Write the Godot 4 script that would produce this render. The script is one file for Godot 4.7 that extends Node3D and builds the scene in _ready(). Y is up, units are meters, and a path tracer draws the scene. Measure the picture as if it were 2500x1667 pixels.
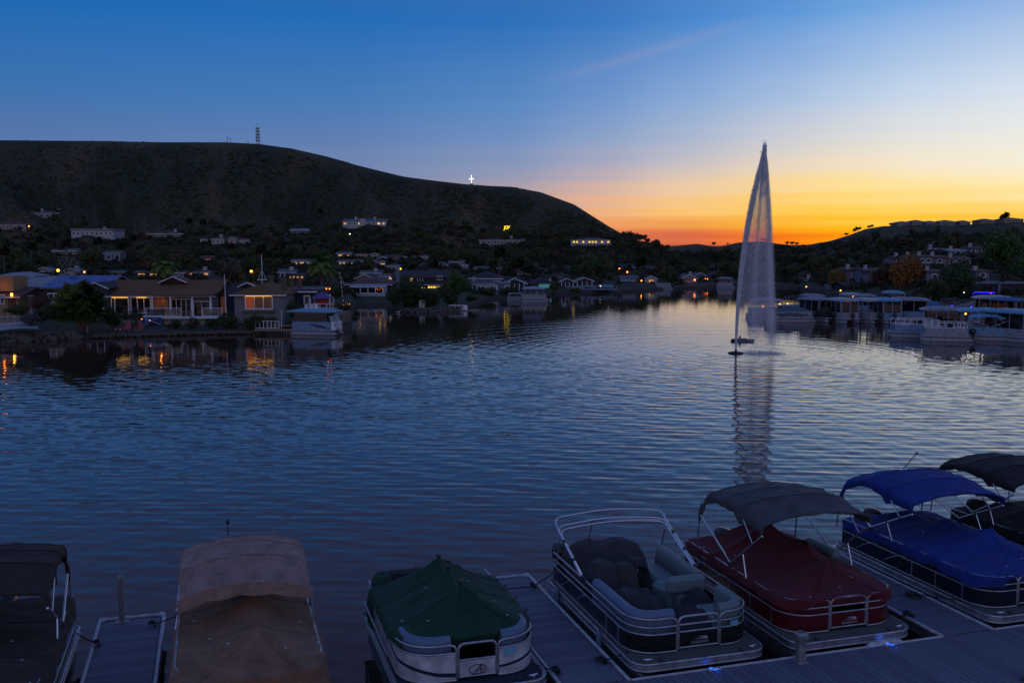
extends Node3D

# ---------------------------------------------------------------- numbers of the place
const EYE := 8.0
const LENS := 2400.0          # focal length in pixels of the 2500 pixel wide photograph
const HORIZON := 600.0
const TURN := 17.0            # the docks run 17 degrees off the view
const BOW := 15.25            # the edge of the main dock, metres out along the finger docks
var M := {}
var TEX := {}
var names := {}
var rng := RandomNumberGenerator.new()
var nz := FastNoiseLite.new()
var U := Vector3.ZERO
var V := Vector3.ZERO
var PITCH := 0.0

# ---------------------------------------------------------------- mesh builder
class MB:
	var v := PackedVector3Array()
	var n := PackedVector3Array()
	var c := PackedColorArray()
	var i := PackedInt32Array()
	var tint := Color(1, 1, 1)
	var tinted := false
	func put(p: Vector3, m: Vector3) -> int:
		v.append(p)
		n.append(m)
		if tinted:
			c.append(tint)
		return v.size() - 1
	func tri(a: Vector3, b: Vector3, d: Vector3) -> void:
		var m := (d - a).cross(b - a).normalized()
		var k := put(a, m)
		put(b, m)
		put(d, m)
		i.append_array([k, k + 1, k + 2])
	func quad(a: Vector3, b: Vector3, d: Vector3, e: Vector3) -> void:
		var m := (d - a).cross(b - a)
		if m.length_squared() < 1e-12:
			m = (e - a).cross(d - a)
		m = m.normalized()
		var k := put(a, m)
		put(b, m)
		put(d, m)
		put(e, m)
		i.append_array([k, k + 1, k + 2, k, k + 2, k + 3])
	func box(o: Vector3, s: Vector3, b := Basis.IDENTITY, bev := 0.0) -> MB:
		var h := s * 0.5
		if bev <= 0.0:
			var q := []
			for k in 8:
				q.append(o + b * Vector3(h.x if k & 1 else -h.x, h.y if k & 2 else -h.y, h.z if k & 4 else -h.z))
			quad(q[4], q[6], q[7], q[5])
			quad(q[1], q[3], q[2], q[0])
			quad(q[5], q[7], q[3], q[1])
			quad(q[0], q[2], q[6], q[4])
			quad(q[6], q[2], q[3], q[7])
			quad(q[0], q[4], q[5], q[1])
			return self
		# chamfered box: three points at each corner
		bev = minf(bev, minf(h.x, minf(h.y, h.z)) * 0.9)
		var g := {}
		for k in 8:
			var sg := Vector3(1 if k & 1 else -1, 1 if k & 2 else -1, 1 if k & 4 else -1)
			for a in 3:
				var p := h - Vector3(bev, bev, bev)
				p[a] = h[a]
				g[k * 3 + a] = o + b * (p * sg)
		for a in 3:
			var a1 := (a + 1) % 3
			var a2 := (a + 2) % 3
			for s0 in 2:
				var k0 := s0 << a
				var q := [g[k0 * 3 + a], g[(k0 | (1 << a1)) * 3 + a], g[(k0 | (1 << a1) | (1 << a2)) * 3 + a], g[(k0 | (1 << a2)) * 3 + a]]
				if s0 == 1:
					quad(q[0], q[3], q[2], q[1])
				else:
					quad(q[0], q[1], q[2], q[3])
				# edges along a, between faces a1 and a2
				for s1 in 2:
					var k1 := (s0 << a1) | (s1 << a2)
					var e := [g[k1 * 3 + a1], g[(k1 | (1 << a)) * 3 + a1], g[(k1 | (1 << a)) * 3 + a2], g[k1 * 3 + a2]]
					if s0 == s1:
						quad(e[0], e[1], e[2], e[3])
					else:
						quad(e[3], e[2], e[1], e[0])
		for k in 8:
			var odd := (k & 1) ^ ((k >> 1) & 1) ^ ((k >> 2) & 1)
			if odd:
				tri(g[k * 3], g[k * 3 + 2], g[k * 3 + 1])
			else:
				tri(g[k * 3], g[k * 3 + 1], g[k * 3 + 2])
		return self
	func grid(p: PackedVector3Array, w: int, h: int, wrap := false) -> MB:
		# p: h rows of w points; smooth normals
		var base := v.size()
		var m := PackedVector3Array()
		m.resize(p.size())
		var cols := w if wrap else w - 1
		for r in h - 1:
			for q in cols:
				var a := r * w + q
				var b := r * w + (q + 1) % w
				var d := a + w
				var e := b + w
				var f := (p[e] - p[a]).cross(p[b] - p[a])
				var f2 := (p[d] - p[a]).cross(p[e] - p[a])
				m[a] += f + f2
				m[b] += f
				m[e] += f + f2
				m[d] += f2
				i.append_array([base + a, base + b, base + e, base + a, base + e, base + d])
		v.append_array(p)
		for k in m.size():
			m[k] = m[k].normalized() if m[k].length_squared() > 1e-16 else Vector3.UP
		n.append_array(m)
		if tinted:
			for k in m.size():
				c.append(tint)
		return self
	func tube(p: Array, r: float, sides := 7, r1 := -1.0, closed := false) -> MB:
		if r1 < 0.0:
			r1 = r
		var rows := PackedVector3Array()
		var cnt := p.size()
		var t0: Vector3 = (p[1] - p[0]).normalized()
		var up := Vector3.UP if absf(t0.y) < 0.9 else Vector3.RIGHT
		var x := t0.cross(up).normalized()
		for k in cnt:
			var t: Vector3
			if closed:
				t = (p[(k + 1) % cnt] - p[(k - 1 + cnt) % cnt]).normalized()
			else:
				t = (p[mini(k + 1, cnt - 1)] - p[maxi(k - 1, 0)]).normalized()
			x = (x - t * x.dot(t)).normalized()
			var y := t.cross(x)
			var rr := lerpf(r, r1, float(k) / maxf(1.0, cnt - 1))
			for s in sides:
				var a := TAU * s / sides
				rows.append(p[k] + (x * cos(a) + y * sin(a)) * rr)
		if closed:
			for s in sides:
				rows.append(rows[s])
			cnt += 1
		grid(rows, sides, cnt, true)
		if not closed:
			for end in 2:
				var o := 0 if end == 0 else (cnt - 1) * sides
				for s in range(1, sides - 1):
					if end == 0:
						tri(rows[o], rows[o + s + 1], rows[o + s])
					else:
						tri(rows[o], rows[o + s], rows[o + s + 1])
		return self
	func lathe(profile: Array, sides: int, xf := Transform3D.IDENTITY) -> MB:
		var rows := PackedVector3Array()
		for q in profile:
			for s in sides:
				var a := TAU * s / sides
				rows.append(xf * Vector3(cos(a) * q.x, q.y, -sin(a) * q.x))
		return grid(rows, sides, profile.size(), true)
	func prism(poly: PackedVector2Array, y0: float, y1: float, bev := 0.0) -> MB:
		# poly in x, z
		var idx := Geometry2D.triangulate_polygon(poly)
		var inner := poly
		if bev > 0.0:
			var off := Geometry2D.offset_polygon(poly, -bev, Geometry2D.JOIN_MITER)
			if off.size() == 1 and off[0].size() == poly.size():
				inner = off[0]
				# keep the starting corner
				var best := 0
				for k in inner.size():
					if inner[k].distance_to(poly[0]) < inner[best].distance_to(poly[0]):
						best = k
				var fixed := PackedVector2Array()
				for k in inner.size():
					fixed.append(inner[(k + best) % inner.size()])
				inner = fixed
				idx = Geometry2D.triangulate_polygon(inner)
			else:
				bev = 0.0
		for k in range(0, idx.size(), 3):
			var a := inner[idx[k]]
			var b := inner[idx[k + 1]]
			var d := inner[idx[k + 2]]
			var A := Vector3(a.x, y1, a.y)
			var B := Vector3(b.x, y1, b.y)
			var D := Vector3(d.x, y1, d.y)
			if (D - A).cross(B - A).y < 0:
				var tt := B
				B = D
				D = tt
			tri(A, B, D)
			tri(Vector3(A.x, y0, A.z), Vector3(D.x, y0, D.z), Vector3(B.x, y0, B.z))
		for k in poly.size():
			var a := poly[k]
			var b := poly[(k + 1) % poly.size()]
			quad(Vector3(a.x, y0, a.y), Vector3(a.x, y1 - bev, a.y), Vector3(b.x, y1 - bev, b.y), Vector3(b.x, y0, b.y))
			if bev > 0.0:
				var ia := inner[k]
				var ib := inner[(k + 1) % poly.size()]
				quad(Vector3(a.x, y1 - bev, a.y), Vector3(ia.x, y1, ia.y), Vector3(ib.x, y1, ib.y), Vector3(b.x, y1 - bev, b.y))
		return self
	func wall(p: Array, y0: float, y1: float, th: float) -> MB:
		# upright sheet along a path of x, z points
		var a := PackedVector3Array()
		for side in 2:
			for lev in 2:
				for k in p.size():
					var t: Vector2 = (p[mini(k + 1, p.size() - 1)] - p[maxi(k - 1, 0)]).normalized()
					var m := Vector2(-t.y, t.x) * (th * 0.5 * (1 if side == 0 else -1))
					var q: Vector2 = p[k] + m
					a.append(Vector3(q.x, y0 if (lev == 0) == (side == 0) else y1, q.y))
		var w := p.size()
		for k in 4:
			var b := PackedVector3Array()
			for q in w:
				b.append(a[k * w + q])
			for q in w:
				b.append(a[((k + 1) % 4) * w + q])
			grid(b, w, 2)
		for end in [0, w - 1]:
			quad(a[end], a[w + end], a[2 * w + end], a[3 * w + end])
		return self
	func sweep(p: Array, section: Array, smooth := true) -> MB:
		# section of (out, y) points carried along a path of x, z points; closed section with caps
		var rows := PackedVector3Array()
		for k in p.size():
			var t: Vector2 = (p[mini(k + 1, p.size() - 1)] - p[maxi(k - 1, 0)]).normalized()
			var m := Vector2(-t.y, t.x)
			for s in section:
				var q: Vector2 = p[k] + m * s.x
				rows.append(Vector3(q.x, s.y, q.y))
		var w := section.size()
		if smooth:
			grid(rows, w, p.size(), true)
		else:
			for r in p.size() - 1:
				for q in w:
					var e := (q + 1) % w
					quad(rows[r * w + q], rows[r * w + e], rows[(r + 1) * w + e], rows[(r + 1) * w + q])
		for end in [0, p.size() - 1]:
			var o: int = end * w
			for s in range(1, w - 1):
				tri(rows[o], rows[o + s], rows[o + s + 1])
		return self
	func blob(o: Vector3, r: Vector3, lat := 8, lon := 12, b := Basis.IDENTITY) -> MB:
		var rows := PackedVector3Array()
		for a in lat + 1:
			var t := PI * a / lat
			for q in lon:
				var f := TAU * q / lon
				rows.append(o + b * (Vector3(sin(t) * cos(f), cos(t), -sin(t) * sin(f)) * r))
		return grid(rows, lon, lat + 1, true)
	func mesh(m: Material = null) -> ArrayMesh:
		var a := []
		a.resize(Mesh.ARRAY_MAX)
		a[Mesh.ARRAY_VERTEX] = v
		a[Mesh.ARRAY_NORMAL] = n
		if tinted:
			a[Mesh.ARRAY_COLOR] = c
		a[Mesh.ARRAY_INDEX] = i
		var out := ArrayMesh.new()
		out.add_surface_from_arrays(Mesh.PRIMITIVE_TRIANGLES, a)
		if m:
			out.surface_set_material(0, m)
		return out

# ---------------------------------------------------------------- scene helpers
func numbered(called: String) -> String:
	var k: int = names.get(called, 0)
	names[called] = k + 1
	return called if k == 0 else "%s_%03d" % [called, k]

func tag(o: Node3D, label: String, category := "", group := "", kind := "") -> Node3D:
	if label:
		o.set_meta("label", label)
	if category:
		o.set_meta("category", category)
	if group:
		o.set_meta("group", group)
	if kind:
		o.set_meta("kind", kind)
	return o

func thing(called: String, label: String, category: String, at := Vector3.ZERO, turn := 0.0, group := "") -> Node3D:
	var o := Node3D.new()
	o.name = numbered(called)
	add_child(o)
	o.position = at
	o.rotation.y = turn
	tag(o, label, category, group)
	return o

func part(called: String, m: MB, mat: Material, parent: Node3D = self) -> MeshInstance3D:
	return shape(called, m.mesh(), mat, parent)

func shape(called: String, m: Mesh, mat: Material, parent: Node3D = self) -> MeshInstance3D:
	var o := MeshInstance3D.new()
	o.name = numbered(called) if parent == self else called
	o.mesh = m
	o.material_override = null
	if m.get_surface_count() > 0:
		o.set_surface_override_material(0, mat)
	parent.add_child(o, true)
	return o

func setting(called: String, m: MB, mat: Material, label := "") -> MeshInstance3D:
	var o := part(called, m, mat)
	o.set_meta("kind", "structure")
	if label:
		o.set_meta("label", label)
	return o

func dup(o: Node3D, at: Vector3, turn := 0.0, size := 1.0, label := "", group := "") -> Node3D:
	var r: Node3D = o.duplicate()
	r.name = numbered(str(o.get_meta("called", o.name)))
	add_child(r)
	r.position = at
	r.rotation.y = turn
	r.scale = Vector3.ONE * size
	if label:
		r.set_meta("label", label)
	if group:
		r.set_meta("group", group)
	return r

func mb() -> MB:
	return MB.new()

func lin(r: float, g: float, b: float, a := 1.0) -> Color:
	var q := Color(r, g, b).linear_to_srgb()
	q.a = a
	return q

func s(r: float, g: float, b: float) -> Color:
	return Color(r / 255.0, g / 255.0, b / 255.0)

func noise_tex(called: String, freq: float, lo: float, hi: float, kind := FastNoiseLite.TYPE_SIMPLEX_SMOOTH, oct := 4, size := 256, ridged := false) -> Texture2D:
	if TEX.has(called):
		return TEX[called]
	var f := FastNoiseLite.new()
	f.noise_type = kind
	f.frequency = freq
	f.fractal_octaves = oct
	f.seed = 7 + TEX.size()
	if ridged:
		f.fractal_type = FastNoiseLite.FRACTAL_RIDGED
		f.domain_warp_enabled = true
		f.domain_warp_amplitude = 40.0
	var im := f.get_seamless_image(size, size)
	im.convert(Image.FORMAT_L8)
	var d := im.get_data()
	var w := PackedByteArray()
	w.resize(d.size())
	for k in d.size():
		w[k] = int(clampf(lerpf(lo, hi, d[k] / 255.0), 0.0, 1.0) * 255.0)
	TEX[called] = ImageTexture.create_from_image(Image.create_from_data(size, size, false, Image.FORMAT_L8, w))
	return TEX[called]

func mat(called: String, col: Color, rough := 0.7, metal := 0.0, tex := "", size := 1.0, bump := 0.0) -> StandardMaterial3D:
	if M.has(called):
		return M[called]
	var m := StandardMaterial3D.new()
	m.resource_name = called
	m.albedo_color = col
	m.roughness = rough
	m.metallic = metal
	m.metallic_specular = 0.5
	if tex:
		m.albedo_texture = TEX[tex]
		m.uv1_triplanar = true
		m.uv1_world_triplanar = true
		m.uv1_scale = Vector3.ONE / size
		if bump > 0.0:
			m.heightmap_enabled = true
			m.heightmap_texture = TEX[tex]
			m.heightmap_scale = bump
	M[called] = m
	return m

func glow(called: String, col: Color, energy: float) -> StandardMaterial3D:
	if M.has(called):
		return M[called]
	var m := StandardMaterial3D.new()
	m.resource_name = called
	m.albedo_color = lin(0.05, 0.05, 0.05)
	m.emission_enabled = true
	m.emission = col
	m.emission_energy_multiplier = energy
	m.roughness = 0.4
	M[called] = m
	return m

func glass(called: String, col: Color, alpha: float) -> StandardMaterial3D:
	if M.has(called):
		return M[called]
	var m := StandardMaterial3D.new()
	m.resource_name = called
	m.albedo_color = Color(col.r, col.g, col.b, alpha)
	m.transparency = BaseMaterial3D.TRANSPARENCY_ALPHA
	m.roughness = 0.05
	M[called] = m
	return m

func ray(px: float, py: float) -> Vector3:
	var x := (px - 1250.0) / LENS
	var y := -(py - 833.5) / LENS
	return Vector3(x, y * cos(PITCH) - sin(PITCH), -y * sin(PITCH) - cos(PITCH))

func at(px: float, py: float, dist: float) -> Vector3:
	var d := ray(px, py)
	return Vector3(0, EYE, 0) + d * (dist / -d.z)

func uv(u: float, v: float, y := 0.0) -> Vector3:
	return U * u + V * v + Vector3.UP * y

func rect2(x0: float, z0: float, x1: float, z1: float) -> PackedVector2Array:
	return PackedVector2Array([Vector2(x0, z0), Vector2(x1, z0), Vector2(x1, z1), Vector2(x0, z1)])

func lamp(o: Node3D, at_: Vector3, col: Color, energy: float, size := 0.06) -> void:
	var l := OmniLight3D.new()
	l.name = "lamp_light"
	l.light_color = col
	l.light_energy = energy
	l.omni_range = 60.0
	l.omni_attenuation = 2.0
	l.light_size = size
	l.shadow_enabled = true
	l.position = at_
	o.add_child(l, true)

# ---------------------------------------------------------------- camera, sky, air
const SKY_EL := [0.0, 0.7, 1.5, 2.4, 3.4, 4.6, 6.4, 8.3, 12.8, 17.5, 25.0, 50.0, 90.0]
func sky_table() -> Array:
	# columns: azimuth (degrees right of the view), then a colour for each height in SKY_EL
	var top := [s(40, 96, 168), s(18, 80, 155), s(12, 68, 140)]
	return [
		[-180.0, s(146, 128, 146), s(162, 140, 154), s(181, 157, 166), s(197, 171, 180), s(206, 180, 188), s(210, 185, 196), s(207, 186, 201), s(197, 181, 203), s(176, 167, 197), s(154, 153, 190), s(128, 137, 183), s(70, 102, 165), s(50, 88, 157)],  # unseen low sky behind the camera, raised to brighten the fronts facing it
		[-95.0, s(96, 90, 120), s(100, 94, 125), s(105, 100, 133), s(109, 105, 140), s(110, 108, 146), s(107, 110, 150), s(101, 109, 152), s(94, 108, 154), s(82, 106, 155), s(84, 109, 161), s(88, 114, 170), s(86, 113, 169), s(50, 88, 157)],
		[-27.5, s(120, 100, 118), s(125, 106, 126), s(125, 112, 138), s(122, 118, 150), s(112, 120, 160), s(98, 120, 167), s(82, 117, 169), s(62, 114, 176), s(27, 105, 178), s(58, 96, 157), s(82, 90, 142), s(66, 88, 148), s(50, 88, 157)],
		[-10.0, s(170, 110, 105), s(170, 118, 112), s(165, 124, 124), s(155, 130, 142), s(138, 134, 160), s(115, 132, 174), s(92, 126, 178), s(72, 122, 182), s(34, 108, 182), s(61, 97, 158), s(82, 90, 142), s(66, 88, 148), s(50, 88, 157)],
		[0.0, s(215, 100, 72), s(228, 128, 92), s(228, 158, 124), s(205, 160, 148), s(172, 158, 168), s(140, 152, 184), s(112, 144, 192), s(90, 136, 194), s(45, 113, 186), s(66, 99, 160), s(82, 90, 142), s(66, 88, 148), s(50, 88, 157)],
		[5.0, s(212, 100, 72), s(226, 120, 82), s(240, 156, 98), s(240, 178, 130), s(212, 178, 165), s(176, 170, 188), s(140, 162, 200), s(112, 150, 204), s(56, 120, 192), s(71, 102, 163), s(82, 90, 142), s(66, 88, 148), s(50, 88, 157)],
		[9.7, s(205, 92, 66), s(222, 112, 74), s(240, 154, 77), s(252, 196, 114), s(241, 203, 161), s(206, 194, 192), s(168, 182, 208), s(138, 170, 214), s(72, 134, 204), s(77, 108, 168), s(82, 90, 142), s(66, 88, 148), s(50, 88, 157)],
		[15.0, s(236, 98, 40), s(250, 128, 26), s(255, 175, 36), s(255, 203, 89), s(252, 214, 143), s(234, 214, 190), s(200, 204, 214), s(166, 190, 224), s(92, 150, 216), s(86, 115, 173), s(82, 90, 142), s(66, 88, 148), s(50, 88, 157)],
		[18.5, s(248, 122, 22), s(255, 150, 12), s(255, 188, 26), s(255, 210, 91), s(255, 223, 145), s(242, 224, 192), s(214, 216, 218), s(184, 204, 230), s(108, 162, 222), s(92, 120, 175), s(82, 90, 142), s(66, 88, 148), s(50, 88, 157)],
		[22.0, s(250, 126, 20), s(255, 156, 16), s(255, 192, 38), s(255, 214, 105), s(255, 228, 158), s(246, 232, 204), s(224, 226, 226), s(198, 215, 235), s(124, 170, 226), s(99, 123, 177), s(82, 90, 142), s(66, 88, 148), s(50, 88, 157)],
		[27.5, s(244, 122, 24), s(255, 155, 26), s(255, 196, 58), s(255, 219, 124), s(255, 233, 173), s(247, 238, 214), s(232, 234, 232), s(212, 224, 238), s(142, 177, 227), s(107, 126, 177), s(82, 90, 142), s(66, 88, 148), s(50, 88, 157)],
		[38.0, s(240, 112, 30), s(250, 142, 36), s(252, 184, 72), s(250, 209, 131), s(245, 221, 172), s(228, 224, 206), s(205, 214, 222), s(180, 205, 230), s(116, 164, 218), s(96, 121, 173), s(82, 90, 142), s(66, 88, 148), s(50, 88, 157)],
		[60.0, s(205, 104, 62), s(215, 128, 82), s(205, 146, 112), s(182, 150, 138), s(156, 150, 162), s(132, 146, 180), s(106, 138, 186), s(86, 130, 188), s(48, 112, 184), s(67, 99, 159), s(82, 90, 142), s(66, 88, 148), s(50, 88, 157)],
		[100.0, s(120, 99, 118), s(121, 103, 126), s(119, 106, 135), s(116, 109, 143), s(112, 111, 149), s(107, 111, 152), s(100, 110, 154), s(93, 109, 156), s(80, 106, 156), s(83, 109, 162), s(88, 114, 170), s(86, 113, 169), s(50, 88, 157)],
		[180.0, s(146, 128, 146), s(162, 140, 154), s(181, 157, 166), s(197, 171, 180), s(206, 180, 188), s(210, 185, 196), s(207, 186, 201), s(197, 181, 203), s(176, 167, 197), s(154, 153, 190), s(128, 137, 183), s(70, 102, 165), s(50, 88, 157)],  # same raised band again, closing the circle behind the camera
	]

func make_sky() -> ImageTexture:
	var W := 512
	var H := 2048
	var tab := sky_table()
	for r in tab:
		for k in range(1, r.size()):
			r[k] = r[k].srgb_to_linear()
	var data := PackedFloat32Array()
	data.resize(W * H * 3)
	var f := FastNoiseLite.new()
	f.seed = 21
	f.frequency = 1.0
	f.fractal_octaves = 4
	var cols := []
	for x in W:
		var az := fposmod((float(x) + 0.5) / W * 360.0 + 180.0, 360.0) - 180.0
		var a := 0
		while a < tab.size() - 2 and tab[a + 1][0] < az:
			a += 1
		var t: float = (az - tab[a][0]) / (tab[a + 1][0] - tab[a][0])
		t = lerpf(t, t * t * (3.0 - 2.0 * t), 0.35)
		var col := PackedVector3Array()
		for k in SKY_EL.size():
			var q: Color = tab[a][k + 1].lerp(tab[a + 1][k + 1], t)
			col.append(Vector3(q.r, q.g, q.b))
		cols.append(col)
	for y in H / 2:
		var el0 := 90.0 - (float(y) + 0.5) / H * 180.0
		for x in W:
			var az := fposmod((float(x) + 0.5) / W * 360.0 + 180.0, 360.0) - 180.0
			var el := el0
			var streak := 0.0
			if el < 16.0:
				# long thin bars of cloud lying along the horizon
				var fade := smoothstep(7.5, 1.0, el)
				streak = f.get_noise_2d(az * 0.035, el * 1.35 + az * 0.004)
				el = maxf(0.0, el + 0.3 + streak * (0.2 + 0.55 * fade))
				# one faint contrail high on the right
				var cy := 9.0 + (az - 1.0) * 0.26
				var dd := (el0 - cy) / 0.24
				if az > 0.5 and az < 16.0:
					streak = exp(-dd * dd) * smoothstep(0.5, 6.0, az) * smoothstep(16.0, 9.0, az)
				else:
					streak = 0.0
			var k := 0
			while k < SKY_EL.size() - 2 and SKY_EL[k + 1] < el:
				k += 1
			var t: float = clampf((el - SKY_EL[k]) / (SKY_EL[k + 1] - SKY_EL[k]), 0.0, 1.0)
			var col: PackedVector3Array = cols[x]
			var q: Vector3 = col[k].lerp(col[k + 1], t)
			q = q.lerp(Vector3(0.42, 0.36, 0.48), streak * 0.2)
			var o := (y * W + x) * 3
			data[o] = q.x
			data[o + 1] = q.y
			data[o + 2] = q.z
	for y in range(H / 2, H):
		for x in W:
			var o := (y * W + x) * 3
			data[o] = 0.02
			data[o + 1] = 0.03
			data[o + 2] = 0.05
	return ImageTexture.create_from_image(Image.create_from_data(W, H, false, Image.FORMAT_RGBF, data.to_byte_array()))

func make_camera_and_sky() -> void:
	PITCH = atan((833.5 - HORIZON) / LENS)
	U = Vector3(cos(deg_to_rad(TURN)), 0, -sin(deg_to_rad(TURN)))
	V = Vector3(-sin(deg_to_rad(TURN)), 0, -cos(deg_to_rad(TURN)))
	var cam := Camera3D.new()
	cam.name = "camera"
	cam.position = Vector3(0, EYE, 0)
	cam.rotation = Vector3(-PITCH, 0, 0)
	cam.fov = rad_to_deg(2.0 * atan(833.5 / LENS))
	cam.near = 0.1
	cam.far = 4000.0
	add_child(cam)
	cam.current = true
	var e := Environment.new()
	e.background_mode = Environment.BG_SKY
	var sky := Sky.new()
	var pm := PanoramaSkyMaterial.new()
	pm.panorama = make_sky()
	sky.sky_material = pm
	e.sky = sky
	e.background_energy_multiplier = 1.0
	e.tonemap_mode = Environment.TONE_MAPPER_LINEAR
	e.tonemap_exposure = 1.0
	e.sdfgi_enabled = true
	e.ssao_enabled = true
	e.ssil_enabled = true
	var we := WorldEnvironment.new()
	we.name = "air"
	we.environment = e
	add_child(we)
	# the sun is already down: only its wide afterglow is left, over the right-hand hill
	var sun := DirectionalLight3D.new()
	sun.name = "afterglow"
	sun.light_energy = 0.02
	sun.light_color = Color(1.0, 0.62, 0.3)
	sun.light_angular_distance = 150.0
	sun.sky_mode = DirectionalLight3D.SKY_MODE_LIGHT_ONLY
	sun.shadow_enabled = true
	sun.rotation = Vector3(deg_to_rad(-5.0), deg_to_rad(180.0 - 21.0), 0)
	add_child(sun)

# ---------------------------------------------------------------- water and land
# columns across the view: photograph x, distance of the shore, (distance, height) of the flat, the foot and the slope, then the crest (distance, photograph y)
const LAND := [
	[-900, 76, 150, 2.4, 230, 4.5, 287.4, 16, 382.2, 362],
	[-300, 78, 150, 2.4, 235, 4.5, 287.4, 16, 386.1, 350],
	[0, 80.5, 150, 2.2, 240, 4.5, 287.4, 15.2, 390.1, 347],
	[250, 85, 150, 2.2, 242, 4.6, 289.4, 15.1, 390.1, 349],
	[420, 87, 152, 2.1, 243.9, 4.9, 291.4, 15.1, 390.1, 352],
	[560, 88.5, 152, 2.1, 243.9, 5.1, 291.4, 14.3, 390.1, 352],
	[640, 89, 154, 2.1, 244.7, 5.1, 291.4, 14.3, 390.1, 356],
	[720, 90, 155, 2.1, 245.9, 5.3, 291.4, 14.3, 386.1, 367],
	[800, 91, 156, 2.1, 247.1, 5.4, 291.4, 14.3, 382.2, 385],
	[856, 93, 158, 2.1, 247.1, 5.4, 291.4, 14.3, 378.2, 400],
	[866, 130, 165, 2.1, 247.1, 5.4, 289.4, 14.3, 377.5, 404],
	[980, 131, 170, 2.1, 247.1, 5.5, 287.4, 14.4, 366.4, 432],
	[990, 118, 170, 2.1, 247.1, 5.5, 287.4, 14.4, 365.6, 434],
	[1060, 119, 170, 2.1, 247.1, 5.5, 285.4, 13.6, 360.5, 443],
	[1130, 121, 172, 2.1, 247.1, 5.6, 283.4, 13.7, 354.6, 451],
	[1142, 128, 172, 2.1, 247.1, 5.6, 283.4, 13.7, 353.8, 452],
	[1200, 146, 176, 2, 246.3, 5.6, 281.5, 12.9, 348.6, 456],
	[1250, 150, 180, 2, 245.5, 5.6, 279.5, 12.9, 342.7, 458],
	[1320, 157, 184, 2, 244.7, 5.6, 277.5, 12.6, 334.8, 471],
	[1400, 164, 190, 2, 243.9, 5.5, 273.6, 11.8, 324.9, 500],
	[1480, 168, 194, 2, 243.2, 5.3, 269.6, 10.6, 315.1, 550],
	[1540, 172, 200, 2, 243.2, 5.1, 267.6, 9.7, 305.2, 584],
	[1600, 178, 206, 1.8, 243.9, 4.5, 275.6, 8, 330.9, 603],
	[1640, 182, 210, 1.8, 247.9, 4.2, 303.2, 7.2, 398, 601],
	[1700, 185, 212, 1.8, 247.9, 4.2, 303.2, 7.5, 398, 595],
	[1750, 187, 214, 1.8, 247.9, 4.4, 303.2, 7.6, 398, 603],
	[1800, 188, 214, 1.8, 247.9, 4.6, 287.4, 8, 350.6, 592],
	[1860, 190, 214, 1.8, 247.9, 4.8, 283.4, 8.4, 342.7, 589],
	[1930, 190, 214, 1.8, 247.9, 4.8, 283.4, 8, 342.7, 600],
	[1980, 176, 206, 1.8, 246.3, 4.7, 283.4, 8.3, 342.7, 597],
	[2030, 158, 196, 2, 242.4, 4.8, 279.5, 9.2, 338.8, 587],
	[2070, 145, 184, 2.4, 236, 5.4, 275.6, 10.5, 334.8, 574],
	[2110, 142, 176, 2.8, 228, 6, 271.6, 11.8, 330.9, 559],
	[2150, 140, 170, 3.2, 222, 6.6, 269.6, 12.3, 326.9, 553],
	[2250, 136, 164, 3.6, 214, 7.6, 267.6, 12.8, 322.9, 550],
	[2350, 131, 160, 3.4, 210, 7.8, 265.7, 12.9, 319, 549],
	[2500, 126, 156, 3, 206, 7.6, 263.7, 13.3, 315.1, 543],
	[2800, 120, 152, 3, 200, 7, 263.7, 13.3, 315.1, 538],
	[3400, 112, 150, 3, 200, 7, 263.7, 13.3, 315.1, 525],
]
var cols_f := PackedFloat32Array()

func land_column(px: float) -> PackedFloat32Array:
	var a := 0
	while a < LAND.size() - 2 and LAND[a + 1][0] < px:
		a += 1
	var t := clampf((px - LAND[a][0]) / float(LAND[a + 1][0] - LAND[a][0]), 0.0, 1.0)
	var o := PackedFloat32Array()
	for k in range(1, 10):
		o.append(lerpf(LAND[a][k], LAND[a + 1][k], t))
	return o

func land(px: float, d: float, col := PackedFloat32Array()) -> float:
	var q := col if col.size() else land_column(px)
	var crest_h := EYE - (q[8] - HORIZON) / LENS * q[7]
	var sd := d - q[0]
	if sd < -3.0:
		return -1.6
	if sd < 0.0:
		return lerpf(-0.25, -1.6, -sd / 3.0)
	if sd < 0.9:
		return lerpf(-0.25, 0.42, sd / 0.9)
	var d0 := q[0] + 0.9
	if d < q[1]:
		return lerpf(0.42, q[2], clampf((d - d0) / maxf(6.0, q[1] - d0), 0.0, 1.0))
	if d < q[3]:
		return lerpf(q[2], q[4], (d - q[1]) / (q[3] - q[1]))
	if d < q[5]:
		return lerpf(q[4], q[6], (d - q[3]) / (q[5] - q[3])) + hill_noise(px, d) * pow(clampf(crest_h / 42.0, 0.05, 1.0), 2.0) * (d - q[3]) / (q[5] - q[3])
	if d < q[7]:
		var t := (d - q[5]) / (q[7] - q[5])
		# convex towards the crest, cut by gullies
		return lerpf(q[6], crest_h, 1.0 - pow(1.0 - t, 1.22)) + hill_noise(px, d) * (1.0 - t * t) * pow(clampf(crest_h / 42.0, 0.05, 1.0), 2.0)
	return crest_h - (d - q[7]) * 0.10

func hill_noise(px: float, d: float) -> float:
	var a := 1.0 - absf(nz.get_noise_2d(px * 0.28 + d * 0.22, d * 0.2))
	var b := nz.get_noise_2d(px * 1.3, d * 1.8 + 400.0)
	return (a - 0.72) * 12.0 + b * 1.0

func rd(d: float) -> float:
	# the slopes stand nearer than a first survey had them
	return d if d <= 240.0 else 240.0 + (d - 240.0) * 0.395

func px_of(x: float, d: float) -> float:
	return 1250.0 + x / d * LENS

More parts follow.
